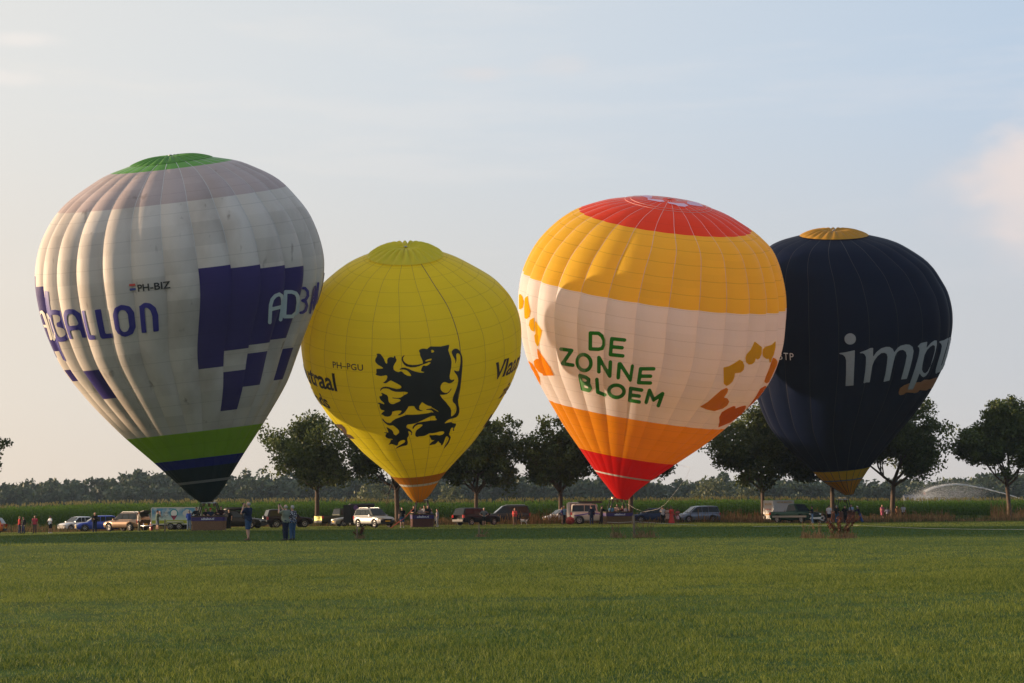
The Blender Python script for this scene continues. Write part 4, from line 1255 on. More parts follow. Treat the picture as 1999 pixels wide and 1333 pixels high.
def parachute(bl, root, name, vfrac_px, m, h, lobes, edge=0.06, puff=0.5):
    """round vent panel on the crown, puffed between its radial seams"""
    v0 = bl.v_at(*vfrac_px) if isinstance(vfrac_px, tuple) else vfrac_px
    nr, nt = 14, lobes * 6
    vv = v0 + (bl.vmax - v0) * np.linspace(0, 1, nr)
    th = bl.phase + np.linspace(0, 2 * math.pi, nt + 1)[:-1]
    TH, VV = np.meshgrid(th, vv)
    u = np.mod((TH - bl.phase) * lobes / (2 * math.pi), 1)
    t = np.linspace(0, 1, nr)[:, None]
    prof = np.sin(np.clip(t * 1.25, 0, 1) * math.pi) ** 0.8 * 0.75 + 0.42 * sstep(0.2, 0.7, t) * (1 - 0.35 * t)
    off = edge + h * prof * (1 - puff + puff * 4 * u * (1 - u))
    off = off + puff * 0.16 * np.sin(np.clip(t * 1.1, 0, 1) * math.pi) ** 0.6 * (4 * u * (1 - u) - 0.5)
    P = bl.S(TH, VV, off) - np.array(root.location)
    ii = np.arange(nr * nt).reshape(nr, nt)
    F = np.stack([ii[:-1], np.roll(ii, -1, 1)[:-1], np.roll(ii, -1, 1)[1:], ii[1:]], -1).reshape(-1, 4)
    uv = np.stack([u, VV * 0 + 0.5], -1).reshape(-1, 2)
    o = np_mesh(name, P.reshape(-1, 3), F, m, root, uv=uv)
    top = bl.S(np.array(0.0), np.array(bl.vmax), edge + h * 0.27 + 0.05) - np.array(root.location)
    mb = MB(); mb.lathe([(0.0, 0.06), (0.13, 0.05), (0.16, 0.0), (0.0, -0.02)], 12, Matrix.Translation(top)); mb.build('crown_ring', M_STEEL, root)
    return o
parachute(B1, r1, 'parachute_valve', B1.v_r(80), fabric('green_vent', (0.11, 0.31, 0.05), 0.3, 9, 0), 0.14, 28, 0.03, 0.6)
basket(B1, r1, R(1.5), 2.65, 1.45, 1.13, wicker('wicker_brown', (0.40, 0.20, 0.095), (0.28, 0.135, 0.065)), True, 3, 2.2, 0.95)

# ================= yellow balloon
B2 = make_balloon((818, 979), (792, 487), 146, (-5.2, 0.0), (9.0, 15.0), OUT2L, OUT2R, 24, (782, 664), 0.010, None, 0.36, 9)
loc = spot(824, 146); r2 = empty('hot_air_balloon', loc, 0, 'yellow balloon with a black rampant lion, second from left', 'hot-air balloon', 'tethered hot-air balloons')
YEL = (0.80, 0.69, 0.020)
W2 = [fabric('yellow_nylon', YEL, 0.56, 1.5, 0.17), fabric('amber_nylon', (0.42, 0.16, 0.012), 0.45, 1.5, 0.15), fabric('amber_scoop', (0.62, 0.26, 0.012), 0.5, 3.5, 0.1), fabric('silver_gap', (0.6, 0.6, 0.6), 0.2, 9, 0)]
va = B2.v_at
B2.gores(r2, [(va(818, 949.5), 2), (va(818, 945.5), 3), (va(818, 931), 1), (99, 0)], W2)
B2.tapes(r2, mat('olive_tape', (0.26, 0.20, 0.015), 0.6), 0.013)
th_r = B2.hit(892, 655)[0]; vv_ = np.linspace(B2.v_at(884, 780), B2.v_r(74), 40)
MB().tube(list(B2.S(np.full(40, th_r + .01), vv_, 0.05) - np.array(r2.location)), 0.017, 4).build('rip_line', M_WIRE, r2)
parachute(B2, r2, 'parachute_valve', B2.v_r(74), fabric('yellow_vent', (0.80, 0.72, 0.05), 0.45, 9, 0), 0.38, 24, 0.10, 0.7)
up_ = lambda pts: [(720 + x / 9.995, 665 + y / 9.995) for x, y in pts]
dn_ = lambda pts: [(720 + x / 9.995, 765 + y / 9.995) for x, y in pts]
LION_A = [(980,185),(1000,168),(1035,155),(1075,152),(1135,162),(1165,135),(1200,110),(1280,112),(1400,112),(1480,95),(1550,78),(1568,85),(1560,140),(1545,180),(1570,250),(1600,340),(1612,420),(1605,520),(1585,620),(1572,690),(1578,740),(1605,762),(1640,758),(1672,745),(1655,785),(1610,818),(1565,828),(1530,818),(1500,803),(1465,803),(1430,825),(1405,865),(1395,910),(1405,955),(1440,995),(1490,1015),(1530,1008),(1570,975),(1612,912),(1605,950),(1565,1005),(1520,1038),(1460,1050),(1385,1050)]
LION_B = [(1400,75),(1440,130),(1500,190),(1540,245),(1590,310),(1605,360),(1600,470),(1610,515),(1560,530),(1510,565),(1465,612),(1550,590),(1605,580),(1625,600),(1700,612),(1695,650),(1670,690),(1655,725),(1668,750),(1640,755),(1635,735),(1648,690),(1615,690),(1595,720),(1580,770),(1560,820),(1590,860),(1597,885),(1580,930),(1555,990),(1510,1050),(1455,1110),(1460,1085),(1500,1020),(1540,950),(1560,900),(1540,870),(1520,855),(1500,870),(1480,920),(1460,975),(1445,1010),(1425,1037),(1405,1035),(1405,1000),(1375,985),(1360,965),(1365,940),(1330,980),(1290,1015),(1240,1022),(1190,1037),(1180,1030),(1200,995),(1230,965),(1270,945),(1305,925),(1250,938),(1220,930),(1200,890),(1178,850),(1180,835),(1240,838),(1310,832),(1380,843),(1430,828),(1465,800),(1470,775),(1440,760),(1380,768),(1300,790),(1230,800),(1185,797),(1160,815),(1100,845),(1040,858),(985,860),(945,873),(915,860),(903,830),(910,780),(930,740),(985,700),(1040,655),(1050,635),(1010,625),(960,632),(915,655),(885,685),(868,718),(852,712),(855,675),(880,640),(930,605),(1000,583),(1080,573),(1160,560),(1220,548),(1290,548),(1335,532),(1310,518),(1295,500),(1295,465),(1250,460),(1205,470),(1130,505),(1050,545),(960,585),(890,610),(830,622),(765,628),(735,650),(728,680),(745,700),(790,715),(830,750),(850,785),(845,825),(820,838),(815,830),(832,810),(828,785),(795,765),(765,757),(770,790),(782,830),(770,865),(748,890),(752,930),(762,975),(755,1020),(720,1040),(660,1050),(590,1075),(530,1102),(525,1095),(560,1060),(630,1020),(690,985),(712,955),(700,932),(660,932),(610,950),(580,980),(570,1020),(555,1042),(520,1035),(480,1015),(440,1008),(390,1025),(385,1018),(415,985),(425,950),(440,925),(495,930),(440,905),(390,905),(345,885),(322,855),(335,820),(355,800),(300,795),(302,782),(345,782),(390,785),(450,855),(380,770),(362,720),(345,685),(355,680),(400,705),(450,735),(475,770),(490,820),(530,842),(560,815),(590,790),(590,750),(560,715),(510,670),(470,645),(420,650),(370,640),(320,600),(275,555),(262,520),(275,505),(290,530),(320,565),(360,592),(405,602),(435,592),(460,560),(520,520),(600,490),(680,460),(740,438),(850,440),(960,435),(1080,420),(1160,408),(1215,390),(1270,400),(1240,370),(1225,350),(1170,345),(1115,345),(1120,330),(1180,320),(1225,312),(1270,335),(1330,370),(1385,400),(1340,360),(1280,325),(1235,300),(1215,275),(1160,265),(1110,240),(1060,210),(1040,190),(1015,225),(985,270),(980,315),(1000,345),(1060,360),(1010,368),(950,355),(910,320),(885,272),(830,270),(775,278),(755,320),(720,370),(670,420),(610,448),(565,450),(570,438),(610,410),(640,375),(635,360),(580,355),(510,365),(460,380),(450,430),(420,465),(370,478),(310,468),(270,435),(248,445),(250,415),(275,385),(310,370),(300,355),(250,345),(220,310),(212,270),(215,240),(175,220),(180,212),(215,205),(260,220),(310,240),(295,205),(240,160),(215,120),(205,80),(260,70),(262,45),(242,18),(260,10),(310,35),(355,55),(378,90),(380,140),(395,195),(430,225),(480,232),(540,205),(600,180),(622,158),(605,140),(570,130),(500,125),(452,115),(455,103),(520,110),(590,112),(630,100),(690,55),(740,35),(770,12)]
LION_C = [(750,1000),(690,990),(600,995),(520,992),(450,970),(400,940),(340,925),(280,930),(250,950),(232,978),(222,965),(235,930),(270,902),(330,890),(400,900),(470,920),(540,938),(600,932),(635,915),(630,885),(600,860),(540,825),(480,795),(430,770),(400,785),(360,815),(325,828),(275,820),(310,795),(345,760),(362,715),(360,680),(335,670),(290,680),(240,688),(180,678),(140,660),(132,640),(155,635),(150,600),(150,545),(210,545),(280,540),(275,520),(240,500),(180,465),(140,425),(125,390),(132,350),(160,305),(165,280),(148,252),(205,250),(240,265),(265,305),(295,345),(310,390),(330,430),(350,450),(362,430),(360,380),(370,340),(410,320),(450,318),(485,330),(490,305),(505,288),(522,310),(525,340),(545,370),(530,410),(500,455),(480,505),(485,560),(520,590),(580,610),(620,592),(655,605),(700,650),(760,680),(830,688),(815,650),(780,605),(740,575),(690,560),(640,558),(585,567),(610,545),(650,522),(710,522),(780,545),(850,580),(930,605),(1010,620),(1060,620),(1095,605),(1060,605),(1015,590),(1025,540),(1050,490),(1075,480),(1110,490),(1150,475),(1190,445),(1205,420),(1180,415),(1120,440),(1050,465),(980,495),(900,515),(820,518),(740,500),(690,465),(655,410),(640,360),(650,315),(680,285),(708,285),(680,315),(668,350),(680,390),(715,430),(770,460),(850,472),(930,468),(1000,455),(1055,438),(1050,400),(1030,350),(1000,290),(995,235),(978,205)]
LION = up_(LION_A) + dn_(LION_B) + up_(LION_C)
L_MOUTH = up_([(1100,385),(1150,362),(1215,345),(1230,358),(1215,378),(1150,395),(1105,405)])
L_EYE = up_([(1210,180),(1245,178),(1275,200),(1270,220),(1245,230),(1215,230)])
L_TAIL = up_([(1660,460),(1680,430),(1685,390),(1665,340),(1635,290),(1615,245),(1615,205),(1640,170),(1680,152),(1720,155),(1760,185),(1795,240),(1820,310),(1828,400),(1825,500),(1815,600),(1805,720),(1795,830),(1770,930),(1750,1020)]) + dn_([(1740,80),(1738,150),(1745,230),(1765,320),(1762,390),(1740,450),(1700,490),(1650,505),(1600,520),(1590,480),(1630,460),(1660,440),(1690,400),(1708,340),(1705,280),(1680,230),(1640,195),(1628,150),(1640,90),(1670,20)]) + up_([(1700,940),(1725,860),(1740,780),(1735,720),(1715,670),(1680,625),(1658,590),(1668,572),(1700,590),(1750,592),(1765,540),(1780,450),(1790,370),(1785,310),(1765,260),(1735,240),(1710,250),(1700,290),(1708,340),(1705,390),(1690,430)])
def lion(P):
    d = np.minimum(sd_poly(P, LION), sd_poly(P, L_TAIL))
    d = np.maximum(d, -sd_poly(P, L_MOUTH)); return np.maximum(d, -sd_poly(P, L_EYE))
print_px(B2, r2, 'lion_emblem', lion, (730, 670), (905, 878), M_BLK, 1.1, 0.035)
def ring_text(bl, root, text, size, anchor, m, end=False, bold=0.0, shear=0.0, space=1.0, cut=0.4, off=0.035, dv=0.0):
    th, v, _, _ = bl.hit(*anchor)
    G = glyphs(text, size, bold, shear, space, cut)
    x1 = max(g[0][:, 0].max() for g in G)
    r0 = float(bl.ring(np.array(v))[1])
    for p, pol in G: print_uv(bl, root, 'letter', p - np.array([x1 if end else 0, 0]), pol, th, v + dv, m, off)
ring_text(B2, r2, 'PH\u2013PGU', 0.80, (650, 717), M_BLK, False, 0.010, 0, 1.05)
ring_text(B2, r2, 'neutraal', 2.35, (661, 763), M_BLK, True, 0.055, 0.06, 0.98)
ring_text(B2, r2, 'ziekenfonds', 2.0, (647, 797), M_BLK, True, 0.045, 0.06, 0.98)
ring_text(B2, r2, 'Vlaams', 2.35, (960, 742), M_BLK, False, 0.055, 0.16, 0.98)
ring_text(B2, r2, 'ziekenfonds', 2.0, (973, 777), M_BLK, False, 0.045, 0.16, 0.98)
b2l = lambda pts: [(580 + x / 7.407, 690 + y / 7.407) for x, y in pts]
sw = b2l([(540, 1015), (640, 1020), (690, 1065), (715, 1110), (715, 1160), (770, 1170), (840, 1230), (730, 1225), (690, 1190), (650, 1140), (645, 1085), (585, 1075)])
print_px(B2, r2, 'logo_swash', lambda P: sd_poly(P, sw), (652, 824), (696, 860), mat('brown_print', (0.05, 0.022, 0.012), 0.6), 1.2, 0.035)
sw2 = [(930 + x / 7.84, 680 + y / 7.84) for x, y in [(248, 985), (215, 1085), (150, 1160), (95, 1215), (100, 1195), (160, 1110), (215, 1015)]]
print_px(B2, r2, 'logo_swash', lambda P: sd_poly(P, sw2), (940, 803), (964, 838), M_BLK, 1.0, 0.035)
basket(B2, r2, R(9), 1.95, 1.3, 1.1, wicker('wicker_red', (0.22, 0.070, 0.042), (0.15, 0.048, 0.03)), True, 2, 2.35, 0.72, text='adballon.nl')

# ================= orange and white balloon
B3 = make_balloon((1214, 974), (1307, 389), 159, (10.6, 7.4), (3.2, 9.0), OUT3L, OUT3R, 28, (1242, 600), 0.034, None, 0.42, 12)
loc = spot(1206, 159); r3 = empty('hot_air_balloon', loc, 0, 'white and orange balloon with a red crown and green lettering', 'hot-air balloon', 'tethered hot-air balloons')
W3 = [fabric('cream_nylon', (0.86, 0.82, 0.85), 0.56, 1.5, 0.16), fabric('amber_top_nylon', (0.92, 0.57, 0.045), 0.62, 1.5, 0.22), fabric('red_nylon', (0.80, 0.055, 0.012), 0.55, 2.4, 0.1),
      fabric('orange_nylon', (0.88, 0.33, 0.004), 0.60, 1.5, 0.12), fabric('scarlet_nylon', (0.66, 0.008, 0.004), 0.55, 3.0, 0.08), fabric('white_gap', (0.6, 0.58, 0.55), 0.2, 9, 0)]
va = B3.v_at
B3.gores(r3, [(va(1213, 931.5), 4), (va(1213, 928.5), 5), (va(1230, 896), 4), (va(1222, 816), 3), (va(1262, 594), 0), (B3.v_r(169), 1), (99, 2)], W3)
B3.tapes(r3, mat('pink_white_tape', (0.62, 0.50, 0.48), 0.6), 0.016, v0=va(1262, 594))
lz = lambda pts: [(1080 + x / 7.404, 630 + y / 7.404) for x, y in pts]
M_GRN = fabric('green_print', (0.030, 0.27, 0.014), 0.5, 99, 0)
rs = 26 / 7.404
WORDS = [('D', [[(540, 146), (655, 150), (700, 185), (733, 250), (732, 320), (705, 368), (655, 380), (537, 376), (540, 146)]]),
    ('E', [[(1030, 247), (850, 228), (830, 458), (1005, 476)], [(855, 345), (995, 358)]]),
    ('Z', [[(118, 378), (268, 398), (140, 587), (285, 610)]]), ('O', [ell(447, 572, 98, 116, R(-16))]),
    ('N', [[(660, 705), (660, 500), (820, 768), (830, 565)]]), ('N', [[(940, 790), (955, 592), (970, 592), (1115, 825), (1145, 622)]]),
    ('E', [[(1450, 662), (1265, 662), (1235, 862), (1402, 866)], [(1255, 768), (1405, 768)]]),
    ('B', [[(387, 760), (425, 952), (515, 976), (540, 940), (520, 895), (420, 862)], [(387, 760), (470, 782), (515, 815), (512, 855), (470, 878)]]),
    ('L', [[(632, 815), (645, 998), (745, 1038)]]), ('O', [ell(915, 985, 108, 88, R(3))]),
    ('E', [[(1278, 968), (1122, 945), (1107, 1118), (1243, 1140)], [(1115, 1040), (1243, 1055)]]),
    ('M', [[(1343, 1145), (1390, 972), (1450, 1112), (1582, 1020), (1520, 1193)]])]
for ch, sts in WORDS:
    sp_ = [lz(s_) for s_ in sts]
    al = np.concatenate([np.array(s_) for s_ in sp_])
    print_px(B3, r3, 'letter', lambda P, sp_=sp_: np.min([sd_stroke(P, s_, rs) for s_ in sp_], axis=0), al.min(0) - 5, al.max(0) + 5, M_GRN, 1.2, 0.04)
pr = lambda pts: [(1340 + x / 7.015, 650 + y / 7.015) for x, y in pts]
plf = lambda pts: [(1000 + x / 6.347, 560 + y / 6.347) for x, y in pts]
pt = lambda pts: [(1130 + x / 5.711, 365 + y / 5.711) for x, y in pts]
M_PY = fabric('gold_petal', (0.84, 0.50, 0.010), 0.62, 99, 0, gloss=0.0); M_PO = fabric('orange_petal', (0.84, 0.30, 0.006), 0.62, 99, 0, gloss=0.0); M_PD = fabric('deep_orange_petal', (0.74, 0.19, 0.006), 0.62, 99, 0, gloss=0.0); M_PW = fabric('lilac_petal', (0.80, 0.70, 0.86), 0.35, 99, 0, gloss=0.0)
PET = [(pr, [(930,112),(1030,190),(1025,280),(1000,345),(970,362),(945,345),(930,395),(895,425),(850,430),(815,400),(805,340),(820,290),(870,235),(905,170)], M_PY),
 (pr, [(1218,105),(1215,200),(1190,300),(1170,340),(1155,390),(1135,410),(1125,350),(1095,355),(1050,325),(1033,280),(1040,220),(1080,185),(1160,160)], M_PY),
 (pr, [(1180,333),(1220,350),(1245,390),(1235,440),(1180,560),(1130,665),(1095,690),(1060,665),(1080,600),(1130,480),(1155,400)], M_PO),
 (pr, [(725,360),(770,390),(793,440),(785,500),(740,540),(660,548),(655,600),(630,660),(590,700),(545,722),(508,690),(508,600),(505,470),(580,450),(660,405)], M_PY),
 (pr, [(185,1005),(290,940),(380,860),(470,780),(545,745),(568,765),(560,810),(510,880),(560,890),(585,935),(560,985),(500,1030),(380,1065),(280,1045)], M_PO),
 (pr, [(432,1290),(448,1210),(445,1150),(480,1080),(560,1030),(640,995),(675,1000),(665,1030),(740,1000),(805,985),(815,1005),(780,1080),(700,1150),(600,1220)], M_PD),
 (pr, [(1075,717),(1100,740),(1070,810),(1000,920),(900,1030),(810,1045),(870,970),(950,860),(1005,760)], M_PD),
 (plf, [(85,75),(125,110),(145,180),(135,250),(105,278),(75,265)], M_PY), (plf, [(195,108),(205,200),(230,300),(215,370),(180,397),(155,385),(150,280),(158,140)], M_PY),
 (plf, [(270,378),(275,460),(275,555),(235,535),(208,470),(220,410)], M_PY), (plf, [(285,415),(372,540),(350,640),(335,710),(315,742),(285,680),(275,600),(290,580),(280,480)], M_PY),
 (plf, [(310,755),(390,870),(470,990),(520,1095),(385,1097),(345,960),(315,830)], M_PO), (plf, [(300,888),(335,890),(355,980),(380,1075),(330,1050),(280,980),(268,920)], M_PO),
 (plf, [(185,900),(250,950),(310,1040),(340,1120),(345,1170),(355,1230),(300,1170),(240,1060)], M_PO),
 (pt, [(660,105),(710,95),(820,108),(815,130),(770,132),(730,118)], M_PW), (pt, [(785,85),(820,72),(890,85),(930,98),(850,105),(795,98)], M_PW), (pt, [(945,88),(1010,90),(1100,108),(1085,118),(1020,108),(955,100)], M_PW),
 (pt, [(1125,122),(1180,120),(1280,140),(1283,160),(1220,158),(1150,140)], M_PW), (pt, [(1210,170),(1310,175),(1345,195),(1390,228),(1330,222),(1240,208),(1198,190)], M_PW),
 (pt, [(985,175),(1060,185),(1170,192),(1220,215),(1180,230),(1110,222),(1070,205),(1000,192)], M_PW), (pt, [(768,132),(840,145),(930,155),(960,172),(900,175),(830,162),(765,152)], M_PW)]
for f, pts, m in PET:
    pp = np.array(f(pts))
    print_px(B3, r3, 'petal', lambda P, pp=pp: sd_poly(P, pp), pp.min(0) - 2, pp.max(0) + 2, m, 1.0 if f is pt else 1.3, 0.04 if f is not pt else 0.09)
# edge of the vent: two pale rings of tape and the crown ring
for vv_, in ((B3.v_at(1307, 408),), (B3.v_at(1307, 412),)):
    th = np.linspace(0, 2 * math.pi, 85)
    P = B3.S(th, np.full_like(th, vv_), 0.05) - np.array(r3.location)
    MB().tube(list(P), 0.022, 4, False).build('vent_tape', mat('salmon_tape', (0.7, 0.3, 0.25), 0.6), r3)
top = B3.S(np.array(0.0), np.array(B3.vmax), 0.05) - np.array(r3.location)
mb = MB(); mb.lathe([(0.0, 0.06), (0.18, 0.05), (0.22, 0.0), (0.0, -0.02)], 12, Matrix.Translation(top)); mb.build('crown_ring', M_STEEL, r3)
basket(B3, r3, R(13), 2.6, 1.4, 1.1, wicker('wicker_tan', (0.30, 0.165, 0.055), (0.21, 0.115, 0.04)), True, 3, 2.3, 0.95, text='adballon.nl')

# ================= navy balloon
B4 = make_balloon((1657, 965), (1627.6, 454), 173, (-5.4, -1.0), (3.5, 7.0), OUT4L, OUT4R, 22, (1634.6, 600), 0.016, None, 0.36, 9)
loc = spot(1646, 173); r4 = empty('hot_air_balloon', loc, 0, 'dark navy balloon with grey italic lettering, rightmost', 'hot-air balloon', 'tethered hot-air balloons')
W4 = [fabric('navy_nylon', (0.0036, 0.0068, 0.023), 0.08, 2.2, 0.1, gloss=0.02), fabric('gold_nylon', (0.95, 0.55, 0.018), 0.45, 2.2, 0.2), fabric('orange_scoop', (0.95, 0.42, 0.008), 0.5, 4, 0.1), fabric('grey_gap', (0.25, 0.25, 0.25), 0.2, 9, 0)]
va = B4.v_at
B4.gores(r4, [(va(1650, 939), 2), (va(1650, 936.5), 3), (va(1640, 920), 1), (99, 0)], W4)
B4.tapes(r4, mat('navy_tape', (0.003, 0.004, 0.009), 0.6), 0.022)
parachute(B4, r4, 'parachute_valve', B4.v_r(66), fabric('gold_vent', (0.62, 0.30, 0.03), 0.4, 9, 0), 0.32, 22, 0.10, 0.5)
pi_ = lambda pts: [(1620 + x / 7.996, 640 + y / 7.996) for x, y in pts]
M_GREY = mat('grey_print', (0.30, 0.31, 0.33), 0.6)
IMP = [('letter', [[(150,390),(240,378),(390,345),(385,500),(375,700),(368,893),(245,903),(255,700),(255,500),(240,450),(205,415),(155,405)], ell(318, 170, 88, 88)], None),
 ('letter', [[(465,380),(560,345),(630,312),(675,308),(672,450),(730,370),(800,315),(870,293),(930,295),(975,325),(1000,380),(1040,320),(1100,275),(1180,255),(1240,260),(1285,295),(1300,360),(1280,480),(1240,640),(1195,790),(1105,800),(1140,680),(1175,540),(1195,430),(1180,370),(1140,340),(1090,345),(1040,380),(1010,440),(985,540),(950,700),(925,815),(832,838),(865,700),(885,560),(895,450),(885,405),(850,385),(800,390),(740,440),(690,510),(660,590),(640,720),(620,845),(570,845),(520,860),(545,700),(560,540),(560,450),(540,410),(510,392),(470,392)]], None),
 ('letter', [[(1362,285),(1410,235),(1515,212),(1500,310),(1570,230),(1625,192),(1660,195),(1660,260),(1640,360),(1610,470),(1570,580),(1530,690),(1490,745),(1450,765),(1415,740),(1395,700),(1350,820),(1290,955),(1205,955),(1270,780),(1330,600),(1375,440),(1390,350),(1385,300),(1365,297)]], [(1600,265),(1630,275),(1630,350),(1600,460),(1560,590),(1520,670),(1480,705),(1450,690),(1430,650),(1440,560),(1470,420),(1510,340),(1560,290)]),
 ('letter', [[(1700,205),(1770,190),(1840,150),(1820,260),(1790,360),(1750,500),(1712,620),(1745,560),(1800,380),(1838,240),(1848,150),(1895,130),(1905,220),(1860,350),(1800,530),(1750,640),(1700,690),(1665,690),(1660,715),(1640,700),(1645,640),(1680,520),(1720,390),(1740,280),(1725,240),(1702,228)]], None)]
for nm, pols, hole in IMP:
    pp = [np.array(pi_(p)) for p in pols]; hh = np.array(pi_(hole)) if hole else None
    al = np.concatenate(pp)
    def sdf(P, pp=pp, hh=hh):
        d = np.min([sd_poly(P, p) for p in pp], axis=0)
        return d if hh is None else np.maximum(d, -sd_poly(P, hh))
    print_px(B4, r4, nm, sdf, al.min(0) - 2, al.max(0) + 2, M_GREY, 1.2, 0.07)
swo = np.array(pi_([(1070,1000),(1090,940),(1150,895),(1240,860),(1340,850),(1420,840),(1470,805),(1560,805),(1640,775),(1720,770),(1700,830),(1640,900),(1590,945),(1550,945),(1510,972),(1440,972),(1400,968),(1370,1000),(1320,1015),(1250,1008),(1190,1005),(1150,1035),(1095,1050),(1075,1035)]))
print_px(B4, r4, 'swoosh', lambda P: sd_poly(P, swo), swo.min(0) - 2, swo.max(0) + 2, fabric('orange_print', (0.45, 0.12, 0.008), 0.3, 99, 0), 1.3, 0.035)
ring_text(B4, r4, 'PH\u2013BTP', 1.08, (1550, 703), M_LETTW, True, 0.0, 0, 1.2)
basket(B4, r4, R(4), 2.25, 1.3, 1.12, wicker('wicker_rust', (0.32, 0.115, 0.060), (0.22, 0.08, 0.044)), False, 2, 2.35, 0.8, steps=True)
# ------------------------------------------------------------------ vehicles
def glass(name, col=(0.02, 0.024, 0.028)):
    return mat(name, col, 0.07, 0.0, 0.05, spec=0.22, coat=0.0)
M_GLASS = glass('car_glass'); M_TYRE = mat('tyre', (0.018, 0.017, 0.016), 0.85, bump=0.2, scale=30); M_RIM = mat('alloy', (0.50, 0.49, 0.48), 0.3, 0.85)
M_UNDER = mat('underbody', (0.010, 0.010, 0.010), 0.9); M_TRIM = mat('black_trim', (0.016, 0.016, 0.017), 0.6)
M_TAIL = mat('tail_lamp', (0.42, 0.012, 0.010), 0.18, coat=1); M_HEAD = mat('head_lamp', (0.62, 0.62, 0.60), 0.12, 0.3, coat=1); M_PLATE = mat('yellow_plate', (0.75, 0.42, 0.02), 0.45)
M_CHROME = mat('chrome', (0.7, 0.7, 0.7), 0.15, 1.0)
def paint(name, col, metal=0.3, rough=0.32): return mat(name, col, rough if max(col) > .1 else .42, metal, 0.06, coat=0.45 if max(col) > .1 else .06, spec=.5 if max(col) > .1 else .25)

KIND = {  # greenhouse: rear base, roof rear, roof front, windscreen base (fractions of length, nose +0.5); belt height, nose height (fractions of H); pillars
    'hatch': (-.475, -.385, .03, .255, .585, .475, (-.17,)), 'suv': (-.485, -.43, .045, .215, .585, .50, (-.23,)), 'mpv': (-.485, -.44, .09, .31, .56, .46, (-.2,)),
    'estate': (-.485, -.40, .02, .22, .585, .49, (-.25,)), 'saloon': (-.40, -.21, .03, .23, .62, .48, ()), 'pickup': (-.075, -.045, .115, .225, .60, .545, ()), 'offroad': (-.49, -.478, .09, .135, .585, .57, (-.18,))}
def wheel(root, x, y, r, w):
    M = Matrix.Translation((x, y, r)) @ Matrix.Rotation(R(90), 4, 'X')
    mb = MB(); mb.lathe([(r * .60, -w / 2), (r * .92, -w / 2), (r, -w * .32), (r, w * .32), (r * .92, w / 2), (r * .60, w / 2), (r * .56, w * .2), (0.0, w * .2), (0.0, -w * .2), (r * .56, -w * .2), (r * .60, -w / 2)], 20, M)
    t = mb.build('wheel', M_TYRE, root)
    mb = MB(); sgn = -1 if y < 0 else 1
    M2 = Matrix.Translation((x, y + sgn * w * 0.36, r)) @ Matrix.Rotation(R(90), 4, 'X')
    mb.lathe([(r * .50, -.012), (r * .62, -.014), (r * .62, .014), (r * .50, .012), (r * .50, -.012)], 20, M2); mb.lathe([(0, .02), (r * .14, .02), (r * .16, -.02), (0, -.02)], 10, M2)
    for k in range(5):
        a = 2 * math.pi * k / 5
        mb.tube([(x + math.cos(a) * r * .1, y + sgn * w * .36, r + math.sin(a) * r * .1), (x + math.cos(a) * r * .54, y + sgn * w * .36, r + math.sin(a) * r * .54)], [r * .085, r * .06], 5)
    mb.build('rim', M_RIM, t)
